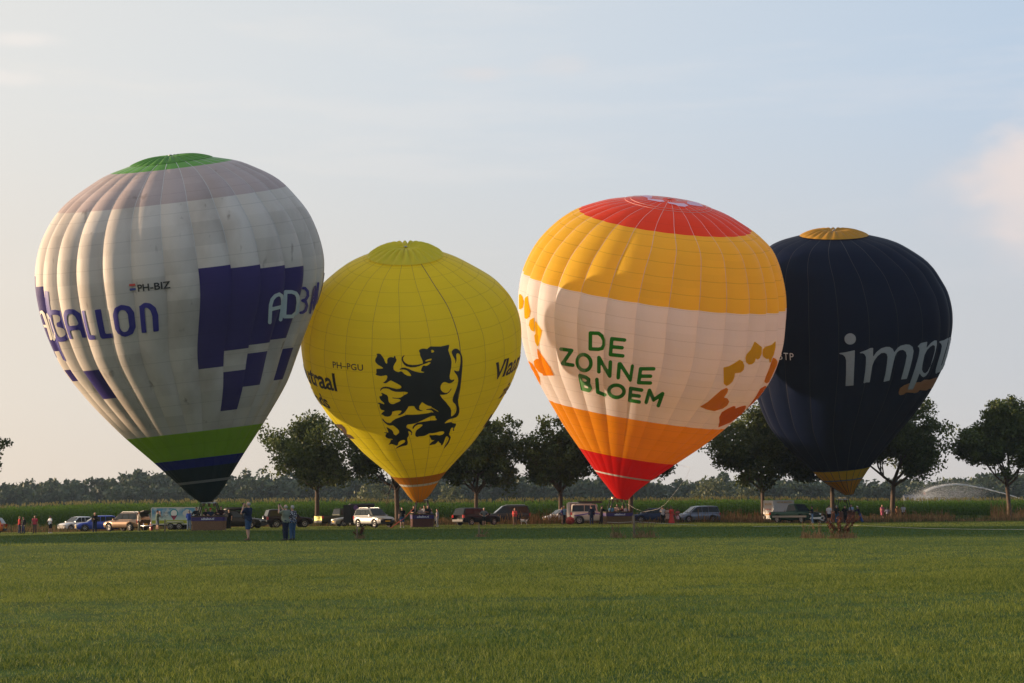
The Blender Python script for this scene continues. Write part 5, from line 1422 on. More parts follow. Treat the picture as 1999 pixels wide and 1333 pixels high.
def car(label, cat, px, Y, face, L_, Wd, H, kind, pm, name='parked_car', lower=None, rails=False, plate='rear', spare=False, bed=None, hatch_open=False, wheel_r=0.33, dz=0.0, group='cars and vans parked along the verge', opts=()):
    rb, rr_, rf, wb, beltf, nosef, pil = KIND[kind]
    loc = spot(px, Y); loc[2] += dz
    root = empty(name, loc, R(90 - face), label, cat, group)
    belt, nose = beltf * H, nosef * H; w0 = Wd / 2; sill = 0.24 if kind not in ('offroad', 'pickup', 'suv') else 0.32
    wx = (L_ * .315, -L_ * .295); ra = wheel_r * 1.17
    xs = np.unique(np.round(np.concatenate([np.linspace(-L_ / 2, L_ / 2, 27), [-L_ / 2 + .05, L_ / 2 - .05, L_ / 2 - .12]] + [x + ra * np.array([-1.02, -.98, -.85, -.6, -.3, 0, .3, .6, .85, .98, 1.02]) for x in wx]), 3))
    def top(x):
        f = x / L_
        if f > wb: return nose + (belt - nose) * (1 - ((f - wb) / (0.5 - wb)) ** 1.7) - 0.10 * max(0, (f - .46) / .04)
        if kind == 'saloon' and f < rb: return belt - 0.05 * (rb - f) / .1
        if kind == 'pickup' and f < rb: return belt * 0.99
        return belt + 0.02 * min(1, (wb - f) / .4)
    def hw(x):
        f = abs(x) / (L_ / 2); return w0 * (1 - 0.13 * max(0, (f - .72) / .28) ** 2)
    V = []; F = []; n = 11
    for x in xs:
        w = hw(x); t = top(x); zb = sill
        e = max(0, abs(x) - L_ * .46) / (L_ * .04); zb += 0.06 * e
        for c in wx:
            if abs(x - c) < ra: zb = max(zb, wheel_r * 0.95 + math.sqrt(max(0, ra * ra - (x - c) ** 2)) * 0.98)
        z1 = max(zb + .03, sill + .12); z2 = max(zb + .05, .52 * (sill + belt) + .04); z3 = max(z2 + .02, t - .07)
        half = [(w * .93, zb), (w * .985, z1), (w, z2), (w * .985, z3), (w * .90, t)]
        V += [(x, y, z) for y, z in half] + [(x, 0, t + .025)] + [(x, -y, z) for y, z in reversed(half)]
    for i in range(len(xs) - 1):
        for k in range(n): F.append((i * n + k, i * n + (k + 1) % n, (i + 1) * n + (k + 1) % n, (i + 1) * n + k))
    F.append(tuple(range(n))); F.append(tuple((len(xs) - 1) * n + k for k in reversed(range(n))))
    mb = MB(); mb.add(V, F, True); body = mb.build('body', [pm], root)
    mb = MB(); mb.box((0, 0, sill + .10), (L_ * .93, Wd * .80, .24)); mb.build('underbody', M_UNDER, root)
    # cabin
    wb_, wr = w0 * .905, w0 * .74
    zr = H; kb = belt + .02
    A, B, C, D = wb * L_, rf * L_, rr_ * L_, rb * L_
    def side(x, t):          # y of the side of the cabin at height fraction t
        return wb_ + (wr - wb_) * t
    prof = []
    V = []; F = []
    st = [(D, 0.0), ((D * .5 + C * .5), .5), (C, .93), (C + .12 * (B - C), 1.0), ((B + C) / 2, 1.02), (B - .12 * (B - C), 1.0), (B, .95), ((A + B) / 2, .5), (A, 0.0)]
    for x, t in st:
        z = kb + (zr - kb) * t; y = side(x, min(t, 1)); 
        V += [(x, y * 1.0, kb - .04), (x, y if t > .05 else wb_, z - .035 * min(1, t * 3)), (x, y * .82, z), (x, 0, z + .018), (x, -y * .82, z), (x, -(y if t > .05 else wb_), z - .035 * min(1, t * 3)), (x, -y * 1.0, kb - .04)]
    # keep the foot of the sides on the belt line
    V = [((v[0], math.copysign(wb_, v[1]), v[2]) if k % 7 in (0, 6) else v) for k, v in enumerate(V)]
    for i in range(len(st) - 1):
        for k in range(6): F.append((i * 7 + k, i * 7 + k + 1, (i + 1) * 7 + k + 1, (i + 1) * 7 + k))
    mb = MB(); mb.add(V, F, True); cab = mb.build('cabin', [pm], root)
    def xt(t, fr): return (A + (B - A) * t) if fr else (D + (C - D) * t)
    def win(x0, x1, x2, x3, sgn, nm='window'):    # bottom rear, bottom front, top front, top rear
        t0, t1 = .10, .86
        q = []
        for x, t in ((x0, t0), (x1, t0), (x2, t1), (x3, t1)):
            q.append((x, sgn * (side(x, t) + .012), kb + (zr - kb) * t))
        mb = MB(); mb.poly(q if sgn < 0 else q[::-1], (0, sgn * .012, 0)); mb.build(nm, M_GLASS, root)
    cuts = [None] + [p * L_ for p in pil] + [(B + C) / 2 * .3 + B * .2 if kind != 'pickup' else (B + C) / 2, None]
    cuts = sorted([c for c in cuts if c is not None])
    for sgn in (-1, 1):
        edges = [(xt(.10, 0) + .10, xt(.86, 0) + .10)] + [(c, c) for c in cuts] + [(xt(.10, 1) - .14, xt(.86, 1) - .10)]
        for k in range(len(edges) - 1):
            a, b = edges[k], edges[k + 1]
            g0 = .03 if k else 0; g1 = .03 if k < len(edges) - 2 else 0
            if b[1] - a[1] > .1: win(a[0] + g0, b[0] - g1, b[1] - g1, a[1] + g0, sgn)
    def screen(fr, nm):
        t0, t1 = .08, .90; q = []
        s_ = 1 if fr else -1
        for t, sg in ((t0, -1), (t0, 1), (t1, 1), (t1, -1)):
            x = xt(t, fr); q.append((x + s_ * .02, sg * side(x, t) * .88, kb + (zr - kb) * t + .02))
        mb = MB(); mb.poly(q, (s_ * .012, 0, .006)); return mb.build(nm, M_GLASS, root)
    screen(1, 'windscreen')
    if not hatch_open: screen(0, 'rear_window')
    for sx in wx:
        for sy in (-1, 1): wheel(root, sx, sy * (w0 - .12), wheel_r, .22)
    for sy in (-1, 1):
        z = nose * .86
        MB().box((L_ / 2 - .12, sy * w0 * .66, z), (.26, w0 * .36, .15), sy * -.35).build('headlight', M_HEAD, root)
        tz = belt * .90 if kind != 'pickup' else belt * .85
        MB().box((-L_ / 2 + .07, sy * w0 * .80, tz), (.18, w0 * .22, .26 if kind in ('suv', 'offroad', 'mpv', 'pickup') else .18), sy * .2).build('tail_light', M_TAIL, root)
        mb = MB(); mb.box((A - .22, sy * (wb_ + .12), kb + .06), (.10, .20, .13)); mb.build('mirror', pm, root)
    MB().box((L_ / 2 + .005, 0, sill + .17), (.10, Wd * .80, .20), 0).build('bumper', lower or M_TRIM, root)
    MB().box((-L_ / 2 - .005, 0, sill + .17), (.10, Wd * .80, .20), 0).build('bumper', lower or M_TRIM, root)
    MB().box((L_ / 2 + .012, 0, nose * .80), (.05, Wd * .46, .15), 0).build('grille', M_TRIM, root)
    for f, sx in (('front', 1), ('rear', -1)):
        if plate in (f, 'both'): MB().box((sx * (L_ / 2 + .06), 0, sill + .24 if sx > 0 else max(sill + .26, belt * .62)), (.02, .50, .11)).build('license_plate', M_PLATE, root)
    if rails:
        for sy in (-1, 1):
            MB().tube([(C + .2, sy * wr * .9, zr - .01), (C + .35, sy * wr * .9, zr + .06), (B - .3, sy * wr * .9, zr + .06), (B - .1, sy * wr * .9, zr - .01)], .022, 6).build('roof_rail', M_RIM, root)
    if spare:
        M = Matrix.Translation((-L_ / 2 - .12, -.05, belt * .82)) @ Matrix.Rotation(R(90), 4, 'Y')
        t = MB().lathe([(.0, -.10), (.26, -.10), (.33, -.06), (.34, .08), (0, .08)], 20, M).build('spare_wheel', M_TYRE, root)
        MB().lathe([(.0, -.125), (.22, -.118), (.25, -.104), (.25, -.1), (0, -.1)], 16, M).build('cover', M_CHROME, t)
    if kind == 'pickup':
        x0, x1 = -L_ / 2 + .06, rb * L_ - .05
        MB().box(((x0 + x1) / 2, 0, belt * .985), (x1 - x0, Wd * .74, .06)).build('load_bed', bed or M_UNDER, root)
        MB().box((-L_ / 2 - .004, 0, belt * .74), (.05, Wd * .80, belt * .42)).build('tailgate', opts[0] if opts else pm, root)
    if hatch_open:
        mb = MB(); p0 = (C, 0, zr); q = [(C - .02, -wr * .95, zr - .01), (C - .02, wr * .95, zr - .01), (C - 1.0, wb_ * .92, zr + .16), (C - 1.0, -wb_ * .92, zr + .16)]
        mb.poly(q, (0, 0, -.06)); mb.build('tailgate', M_TRIM, root)
        MB().box((D + .25, 0, (kb + zr) / 2), (.3, wr * 1.7, (zr - kb) * .8)).build('boot_opening', M_UNDER, root)
    return root
P_ORANGE = paint('orange_paint', (0.55, 0.13, 0.015)); P_WHITE = paint('white_paint', (0.62, 0.60, 0.58), 0.0); P_BLUE = paint('blue_paint', (0.022, 0.055, 0.36)); P_BROWN = paint('bronze_paint', (0.22, 0.135, 0.085), 0.55, 0.26)
P_BLACK = paint('black_paint', (0.012, 0.012, 0.015)); P_WINE = paint('wine_paint', (0.016, 0.009, 0.015)); P_SILVER = paint('silver_paint', (0.27, 0.265, 0.26), 0.35, 0.38); P_DKGREY = paint('dark_grey_paint', (0.030, 0.034, 0.040)); P_GREYBLUE = paint('grey_blue_paint', (0.17, 0.20, 0.26), 0.5); P_NAVY = paint('dark_blue_paint', (0.020, 0.035, 0.085)); P_CREAM = paint('off_white_paint', (0.56, 0.52, 0.44), 0.0, 0.45); P_GREEN = paint('dark_green_paint', (0.010, 0.045, 0.032), 0.4); P_LIME = paint('lime_paint', (0.42, 0.40, 0.035), 0.2)
P_DKOLIVE = paint('dark_brown_paint', (0.018, 0.015, 0.012))
car('orange hatchback cut off by the left edge, its rear with red tail light showing', 'car', -34, 158, 268, 4.1, 1.75, 1.52, 'hatch', P_ORANGE, name='orange_car')
car('small white hatchback half hidden by grass behind the blue car', 'car', 149, 178, 222, 3.6, 1.64, 1.50, 'hatch', P_WHITE, name='small_car', plate='none')
car('bright blue hatchback with yellow front plate, nose to the left', 'car', 190, 171, 248, 4.15, 1.74, 1.58, 'hatch', P_BLUE, name='blue_car', plate='front')
car('bronze off-road estate with its tailgate raised, beside the printed trailer', 'car', 249, 151, 306, 4.55, 1.84, 1.68, 'suv', P_BROWN, name='estate_car', rails=True, hatch_open=True, wheel_r=0.36)
v6 = car('dark brown estate with a black roof box, behind the white balloon basket', 'car', 466, 153, 103, 4.75, 1.84, 1.58, 'estate', P_DKOLIVE, name='estate_car', plate='none')
v7 = car('dark wine red off-road car with a spare wheel on its rear door', 'car', 562, 158, 68, 4.35, 1.80, 1.70, 'suv', P_WINE, name='off_road_car', spare=True, wheel_r=0.37)
car('pickup truck with a lime green tailgate, behind the black box trailer', 'pickup truck', 662, 175, 52, 5.0, 1.78, 1.78, 'pickup', paint('black_green_paint', (0.03, 0.034, 0.012)), name='pickup_truck', opts=(P_LIME,), plate='none')
car('silver car with yellow front plate peeping out left of the black box trailer', 'car', 692, 166, 246, 4.2, 1.72, 1.52, 'estate', P_SILVER, name='silver_car', plate='front')
car('silver off-road estate with roof rails, nose towards the rope holder', 'car', 730, 149, 141, 4.15, 1.76, 1.68, 'suv', P_SILVER, name='off_road_car', rails=True, plate='front', wheel_r=0.36)
car('black estate car seen from its rear quarter, behind the man in grey', 'car', 930, 162, 47, 4.7, 1.86, 1.66, 'suv', P_BLACK, name='estate_car', wheel_r=0.36, plate='none')
car('dark grey van with a roof rail standing in dry grass behind the woman in pink', 'van', 991, 175, 262, 4.5, 1.83, 1.92, 'mpv', P_DKGREY, name='people_carrier', plate='none', rails=True)
car('small white car mostly hidden behind the tree left of the grey trailer', 'car', 1094, 178, 246, 3.6, 1.62, 1.44, 'hatch', P_WHITE, name='small_car', plate='front')
v17 = car('white off-roader with a purple stripe and a loaded roof rack', 'off-road car', 1157, 163, 96, 4.1, 1.80, 1.92, 'offroad', P_CREAM, name='off_roader', wheel_r=0.39, plate='none')
car('dark blue saloon in dry grass right of the red balloon mouth', 'car', 1272, 174, 256, 4.5, 1.78, 1.46, 'saloon', P_NAVY, name='saloon_car', plate='none')
car('grey blue people carrier in dry grass right of the coral dress', 'car', 1363, 174, 254, 4.3, 1.82, 1.66, 'mpv', P_GREYBLUE, name='people_carrier', plate='none')
v21 = car('dark green and silver pickup truck in front of the white box trailer', 'pickup truck', 1553, 168, 143, 5.3, 1.95, 1.88, 'pickup', P_GREEN, name='pickup_truck', lower=M_CHROME, plate='none', wheel_r=0.40, opts=(P_GREEN,))
MB().box((0.1, 0.985, 0.66), (4.6, .012, .18)).build('side_stripe', P_SILVER, v21); MB().box((0.1, -0.985, 0.66), (4.6, .012, .18)).build('side_stripe', P_SILVER, v21)
# roof box, roof rack and purple swoosh
V = []; F = []
for x, k in ((-1.1, .25), (-1.0, .75), (-.6, 1), (.5, 1), (.95, .7), (1.1, .2)):
    V += [(x - .3, .42 * min(1, k + .2), 1.62), (x - .3, .42 * k, 1.62 + .30 * k), (x - .3, -.42 * k, 1.62 + .30 * k), (x - .3, -.42 * min(1, k + .2), 1.62)]
for i in range(5): F += [(i * 4 + k, i * 4 + (k + 1) % 4, i * 4 + 4 + (k + 1) % 4, i * 4 + 4 + k) for k in range(4)]
F += [(0, 1, 2, 3), (23, 22, 21, 20)]
mb = MB(); mb.add(V, F, True)
rbx = mb.build('roof_box', paint('roof_box_black', (0.02, 0.02, 0.022)), v6)
mb = MB()
for y in (-.7, .7): mb.tube([(-1.9, y, 2.02), (1.0, y, 2.02)], .025, 5)
for k in range(8): mb.tube([(-1.9 + k * .41, -.7, 2.02), (-1.9 + k * .41, .7, 2.02)], .02, 5)
for x in (-1.6, .2):
    for y in (-.66, .66): mb.tube([(x, y, 1.86), (x, y, 2.02)], .02, 5)
rk = mb.build('roof_rack', M_TRIM, v17)
mb = MB(); mb.box((-.2, 0, 2.12), (2.2, 1.2, .16)); mb.build('load', mat('rack_load', (0.05, 0.035, 0.03), 0.8, bump=0.6, scale=8), rk)
zz = lambda x: .92 + .10 * math.cos(x * 1.7)
q = [(x, -.907, zz(x) + .045) for x in np.linspace(-1.7, .9, 14)] + [(x, -.907, zz(x) - .045) for x in np.linspace(.9, -1.7, 14)]
MB().poly(q, (0, -.008, 0)).build('purple_stripe', mat('purple_vinyl', (0.10, 0.03, 0.30), 0.4), v17)

# ------------------------------------------------------------------ trailers
def trailer(label, px, Y, face, L_, Wd, z0, H, body_m, frame_m=None, axles=2, peak=0.0, drawbar=True, name='box_trailer', corner=0.05):
    root = empty(name, spot(px, Y), R(90 - face), label, 'trailer', 'trailers of the balloon crews')
    zt = z0 + H
    V = []; F = []
    pr_ = [(Wd / 2, z0), (Wd / 2, zt - corner), (Wd / 2 - corner, zt), (0, zt + peak), (-Wd / 2 + corner, zt), (-Wd / 2, zt - corner), (-Wd / 2, z0)]
    for x in (-L_ / 2, L_ / 2): V += [(x, y, z) for y, z in pr_]
    F = [(k, k + 1, 8 + k, 7 + k) for k in range(6)] + [(6, 0, 7, 13), tuple(range(7))[::-1], tuple(range(7, 14))]
    mb = MB(); mb.add(V, F); body = mb.build('body', body_m, root)
    if frame_m:
        for x in (-L_ / 2, L_ / 2):
            for y in (-1, 1): MB().box((x, y * Wd / 2, z0 + H / 2 - .01), (.07, .07, H + .02)).build('corner_post', frame_m, root)
        for y in (-1, 1):
            MB().box((0, y * Wd / 2, zt), (L_ - .08, .07, .07)).build('top_rail', frame_m, root); MB().box((0, y * Wd / 2, z0), (L_ - .08, .07, .08)).build('bottom_rail', frame_m, root)
    MB().box((0, 0, z0 - .10), (L_ * .96, Wd * .7, .12)).build('chassis', M_TRIM, root)
    xs = (-.38, .38) if axles == 2 else (0,)
    for x in xs:
        for y in (-1, 1): wheel(root, x - .1, y * (Wd / 2 + .02), .31, .19)
    for y in (-1, 1):
        mb = MB(); hw_ = (.80 if axles == 2 else .42); yc = y * (Wd / 2 + .03)
        mb.tube([(-hw_ - .1, yc, .42), (-hw_ + .1 - .1, yc, .70), (hw_ - .1 - .1, yc, .70), (hw_ - .1, yc, .42)], .045, 6); mb.build('mudguard', M_RIM, root)
    if drawbar:
        mb = MB(); mb.tube([(L_ / 2 - .3, .5, z0 - .12), (L_ / 2 + 1.2, 0, z0 - .12)], .045, 6); mb.tube([(L_ / 2 - .3, -.5, z0 - .12), (L_ / 2 + 1.2, 0, z0 - .12)], .045, 6); mb.build('drawbar', M_STEEL, root)
        MB().tube([(L_ / 2 + .9, 0, .0), (L_ / 2 + .9, 0, z0 + .1)], .04, 6).build('jockey_wheel', M_STEEL, root)
    return root, body
# printed trailer: sky, clouds and a yellow green meadow on its side
def meadow_print():
    m = bpy.data.materials.new('meadow_print'); m.use_nodes = True
    N, L = m.node_tree.nodes, m.node_tree.links; b = N['Principled BSDF']; b.inputs['Roughness'].default_value = .4
    t = N.new('ShaderNodeTexCoord'); s_ = N.new('ShaderNodeSeparateXYZ'); L.new(t.outputs['Object'], s_.inputs[0])
    nz = N.new('ShaderNodeTexNoise'); nz.inputs['Scale'].default_value = 1.1; nz.inputs['Detail'].default_value = 5; L.new(t.outputs['Object'], nz.inputs['Vector'])
    rp = N.new('ShaderNodeValToRGB'); rp.color_ramp.elements[0].position = .48; rp.color_ramp.elements[1].position = .60
    rp.color_ramp.elements[0].color = (.10, .30, .52, 1); rp.color_ramp.elements[1].color = (.55, .60, .64, 1); L.new(nz.outputs[0], rp.inputs[0])
    g = N.new('ShaderNodeMapRange'); g.inputs[1].default_value = .82; g.inputs[2].default_value = .90; L.new(s_.outputs[2], g.inputs[0])
    hz_ = N.new('ShaderNodeMapRange'); hz_.inputs[1].default_value = .9; hz_.inputs[2].default_value = 1.5; L.new(s_.outputs[2], hz_.inputs[0])
    mx0 = N.new('ShaderNodeMix'); mx0.data_type = 'RGBA'; mx0.inputs[6].default_value = (.50, .60, .55, 1); L.new(hz_.outputs[0], mx0.inputs['Factor']); L.new(rp.outputs[0], mx0.inputs[7])
    n2 = N.new('ShaderNodeTexNoise'); n2.inputs['Scale'].default_value = 2.5; L.new(t.outputs['Object'], n2.inputs['Vector'])
    r2_ = N.new('ShaderNodeValToRGB'); r2_.color_ramp.elements[0].color = (.42, .40, .01, 1); r2_.color_ramp.elements[1].color = (.22, .34, .02, 1); L.new(n2.outputs[0], r2_.inputs[0])
    mx = N.new('ShaderNodeMix'); mx.data_type = 'RGBA'; L.new(g.outputs[0], mx.inputs['Factor']); L.new(r2_.outputs[0], mx.inputs[6]); L.new(mx0.outputs[2], mx.inputs[7])
    L.new(mx.outputs[2], b.inputs['Base Color']); return m
M_WFRAME = mat('white_frame', (0.62, 0.60, 0.57), 0.5)
tr, body = trailer('white framed trailer printed with blue sky, clouds and a balloon pin', 344, 148, 272, 3.95, 1.7, 0.52, 1.42, P_WHITE, M_WFRAME)
side_y = 0.85
mb = MB(); mb.box((0, side_y + .010, 1.23), (3.86, .016, 1.33)); pnl = mb.build('side_panel', meadow_print(), tr)
Mside = Matrix.Translation((0, side_y + .024, 0)) @ Matrix.Rotation(R(180), 4, 'Z') @ Matrix.Rotation(R(90), 4, 'X')
def onside(nm, sdf, lo, hi, m, off, h=.03):
    pts, pol = march(sdf, lo, hi, h)
    ngon_mesh(nm, [tuple(Mside @ Vector((p[0], p[1], off))) for p in pts], pol, m, pnl, False)
pin = [(math.cos(a) * .36, 1.46 + math.sin(a) * .36) for a in np.linspace(R(-28), R(208), 26)] + [(0, .84)]
onside('pin_logo', lambda P: sd_poly(P, pin) - .0, (-.4, .8), (.4, 1.85), mat('teal_print', (.01, .27, .36), .4), .004)
onside('pin_logo', lambda P: np.maximum(sd_poly(P, pin), P[:, 1] - 1.27), (-.4, .8), (.4, 1.3), mat('maroon_print', (.20, .010, .055), .4), .008)
onside('pin_logo', lambda P: np.maximum(np.hypot(P[:, 0], P[:, 1] - 1.46) - .27, -(P[:, 1] - 1.25)), (-.3, 1.2), (.3, 1.75), M_LETTW, .012)
onside('pin_logo', lambda P: np.maximum(sd_poly(P, pin), P[:, 1] - 1.03), (-.3, .8), (.3, 1.05), mat('rose_print', (.42, .02, .06), .4), .012)
MINK = mat('ink_print', (.03, .03, .035), .5)
flat_text('lettering', 'Enjoy your', .34, MINK, pnl, Mside @ Matrix.Translation((-1.02, 1.42, .006)), -.004, .35)
flat_text('lettering', 'flight!', .36, MINK, pnl, Mside @ Matrix.Translation((-.92, 1.10, .006)), -.004, .35)
onside('cloud_print', lambda P: np.min([np.hypot(P[:, 0] - x, P[:, 1] - y) - r_ for x, y, r_ in ((.95, 1.45, .2), (1.15, 1.55, .24), (1.38, 1.5, .2), (1.2, 1.38, .22))], axis=0), (.6, 1.1), (1.7, 1.85), mat('cloud_white', (.55, .56, .58), .5), .005)
# black trailer with open rear door
M_BLKP = paint('black_trailer_paint', (0.012, 0.012, 0.014), 0.0, 0.4)
tr, body = trailer('black box trailer with purple balloon logo and its rear door open', 706, 154, 78, 2.2, 1.5, 0.42, 1.72, M_BLKP, None, 1, drawbar=False, corner=.14)
# its rear faces left; the near side is local -y
MB().box((-1.11, 0, 1.25), (.02, 1.34, 1.5)).build('rear_opening', M_UNDER, tr)
MB().box((-1.42, -.72, 1.22), (.62, .05, 1.6), R(-14)).build('door', M_BLKP, tr)
MB().box((-1.13, -.45, 1.30), (.02, .16, 1.25)).build('yellow_strap', mat('yellow_web', (.62, .33, .01), .6), tr)
MB().box((-1.135, -.70, 1.24), (.03, .06, 1.66)).build('door_frame', mat('pale_wood', (.35, .22, .14), .6), tr)
Mb = Matrix.Translation((0, -.752, 0)) @ Matrix.Rotation(R(90), 4, 'X')
pts, pol = march(lambda P: np.minimum(np.hypot(P[:, 0] + .62, P[:, 1] - 1.78) - .21, sd_poly(P, [(-.74, 1.62), (-.5, 1.62), (-.58, 1.50), (-.66, 1.50)])), (-.9, 1.4), (-.3, 2.05), .03)
ngon_mesh('logo', [tuple(Mb @ Vector((p[0], p[1], .004))) for p in pts], pol, mat('purple_logo', (.10, .035, .24), .5), body, False)
pts, pol = march(lambda P: np.maximum(np.abs(P[:, 0] + .62) - .06, np.abs(P[:, 1] - 1.44) - .035), (-.75, 1.35), (-.5, 1.55), .03)
ngon_mesh('logo', [tuple(Mb @ Vector((p[0], p[1], .004))) for p in pts], pol, M_LETTW, body, False)
flat_text('lettering', 'ADBALLON', .21, mat('grey_lettering', (.22, .21, .24), .6), body, Mb @ Matrix.Translation((.28, 1.70, .004)), .002)
MB().box((.28, -.754, 1.60), (1.1, .004, .025)).build('underline', mat('grey_lettering', (.22, .21, .24), .6), body)
# grey peaked trailer behind the off-roader
tr, body = trailer('pale grey box trailer with a low peaked roof behind the white off-roader', 1131, 172, 262, 2.2, 1.7, 0.45, 1.60, mat('grey_panel', (.36, .31, .30), .55), mat('grey_corner', (.42, .40, .39), .5), 1, .12, drawbar=False)
# white trailer at right
tr, body = trailer('white box trailer with red and gold lettering on its doors, beside the green pickup', 1521, 176, 62, 2.6, 1.6, 0.42, 1.86, mat('white_panel', (.55, .53, .50), .5), mat('alu_corner', (.5, .5, .5), .35, .7), 1, drawbar=False)
Mr_ = Matrix.Translation((-1.36, 0, 0)) @ Matrix.Rotation(R(-90), 4, 'Z') @ Matrix.Rotation(R(90), 4, 'X')
M_GOLD = mat('gold_lettering', (.50, .28, .03), .5); M_REDL = mat('red_lettering', (.45, .05, .03), .5)
flat_text('lettering', 'BALLON', .30, M_GOLD, body, Mr_ @ Matrix.Translation((0, 1.82, 0)), .006)
flat_text('lettering', 'Adballon', .28, M_REDL, body, Mr_ @ Matrix.Translation((0, 1.30, 0)), .004, .2)
MB().box((-1.352, .0, .85), (.012, 1.0, .12)).build('reflector', M_GOLD, body)
for y in (-.2, .2): MB().tube([(-1.36, y, .55), (-1.36, y, 2.15)], .018, 5).build('lock_bar', M_STEEL, body)
Ms_ = Matrix.Translation((0, -.842, 0)) @ Matrix.Rotation(R(90), 4, 'X')
flat_text('lettering', 'HOTAIR BALLOON', .22, M_GOLD, body, Ms_ @ Matrix.Translation((.1, 2.02, 0)), .004)
# ------------------------------------------------------------------ people
def surfnet(D, org, h):
    nx, ny, nz = D.shape
    c = [(i, j, k) for i in (0, 1) for j in (0, 1) for k in (0, 1)]
    sl = lambda o: D[o[0]:nx - 1 + o[0], o[1]:ny - 1 + o[1], o[2]:nz - 1 + o[2]]
    pos = np.zeros((nx - 1, ny - 1, nz - 1, 3)); cnt = np.zeros((nx - 1, ny - 1, nz - 1))
    for a in c:
        for ax in range(3):
            if a[ax] == 0:
                b = list(a); b[ax] = 1; b = tuple(b)
                da, db = sl(a), sl(b); x = (da < 0) != (db < 0)
                t = np.where(x, da / np.where(x, da - db, 1), 0)
                for q in range(3):
                    pos[..., q] += np.where(x, a[q] + (t if q == ax else 0), 0)
                cnt += x
    act = cnt > 0
    idx = np.full(act.shape, -1); idx[act] = np.arange(act.sum())
    g = np.argwhere(act)
    V = (g + pos[act] / cnt[act][:, None]) * h + org
    F = []
    for ax in range(3):
        u, v = [(1, 2), (2, 0), (0, 1)][ax]
        s0 = [slice(None)] * 3; s1 = [slice(None)] * 3
        s0[ax] = slice(0, -1); s1[ax] = slice(1, None)
        A, B = D[tuple(s0)] < 0, D[tuple(s1)] < 0
        e = np.argwhere(A != B)
        ok = (e[:, u] > 0) & (e[:, v] > 0) & (e[:, u] < D.shape[u] - 1) & (e[:, v] < D.shape[v] - 1)
        e = e[ok]
        if not len(e): continue
        du = np.zeros(3, int); du[u] = 1; dv = np.zeros(3, int); dv[v] = 1
        q = [idx[tuple((e - du - dv).T)], idx[tuple((e - dv).T)], idx[tuple(e.T)], idx[tuple((e - du).T)]]
        q = np.stack(q, -1); inside = A[tuple(e.T)]
        q = np.where(inside[:, None], q, q[:, ::-1])
        F.append(q)
    return V, np.concatenate(F)
def rc(P, a, b, ra, rb=None, sq=(1, 1, 1)):
    rb = ra if rb is None else rb
    sq = np.array(sq); a = np.array(a, float) * sq; b = np.array(b, float) * sq; Q = P * sq
    e = b - a; w = Q - a
    t = np.clip((w @ e) / (e @ e + 1e-12), 0, 1)
    return np.sqrt(((w - t[:, None] * e) ** 2).sum(1)) - (ra + (rb - ra) * t)
def smin(ds, k=0.03):
    d = ds[0]
    for q in ds[1:]:
        hh = np.clip(0.5 + 0.5 * (d - q) / k, 0, 1); d = q * hh + d * (1 - hh) - k * hh * (1 - hh)
    return d
ARMS = {'down': ((.25, -.02, 1.14), (.26, .07, .90)), 'camera': ((.25, .22, 1.22), (.07, .22, 1.57)), 'phone': ((.22, .18, 1.20), (.06, .42, 1.46)), 'raise': ((.19, .30, 1.36), (.07, .46, 1.66)),
        'hips': ((.42, -.08, 1.15), (.19, .07, 1.01)), 'crossed': ((.25, .10, 1.15), (-.09, .23, 1.19)), 'chest': ((.25, .02, 1.14), (.06, .25, 1.16)), 'rail': ((.28, .18, 1.20), (.20, .42, 1.17)), 'push': ((.21, .32, 1.34), (.18, .58, 1.33)), 'pull': ((.40, .02, 1.22), (.62, .12, 1.02))}
SKIN = {0: mat('skin_fair', (0.46, 0.25, 0.17), 0.55, var=.06), 1: mat('skin_tan', (0.33, 0.165, 0.10), 0.55, var=.06), 2: mat('skin_dark', (0.12, 0.06, 0.038), 0.55, var=.06)}
def cloth(hexc):
    return mat('cloth_' + hexc.strip('#'), lin(hexc), 0.85, var=.14, scale=14, bump=.25, spec=.2)
HAIRM = {'grey': mat('grey_hair', (.30, .28, .26), .8), 'white': mat('white_hair', (.50, .48, .45), .8), 'dark': mat('dark_hair', (.018, .012, .009), .7), 'brown': mat('brown_hair', (.07, .036, .018), .7), 'blond': mat('blond_hair', (.32, .20, .08), .7), 'red': cloth('b02018'), 'navy': cloth('1a2233')}
M_SHOE = {'dark': mat('dark_shoe', (.02, .018, .016), .7), 'white': mat('white_shoe', (.5, .48, .45), .7), 'brown': mat('brown_shoe', (.10, .055, .03), .7)}
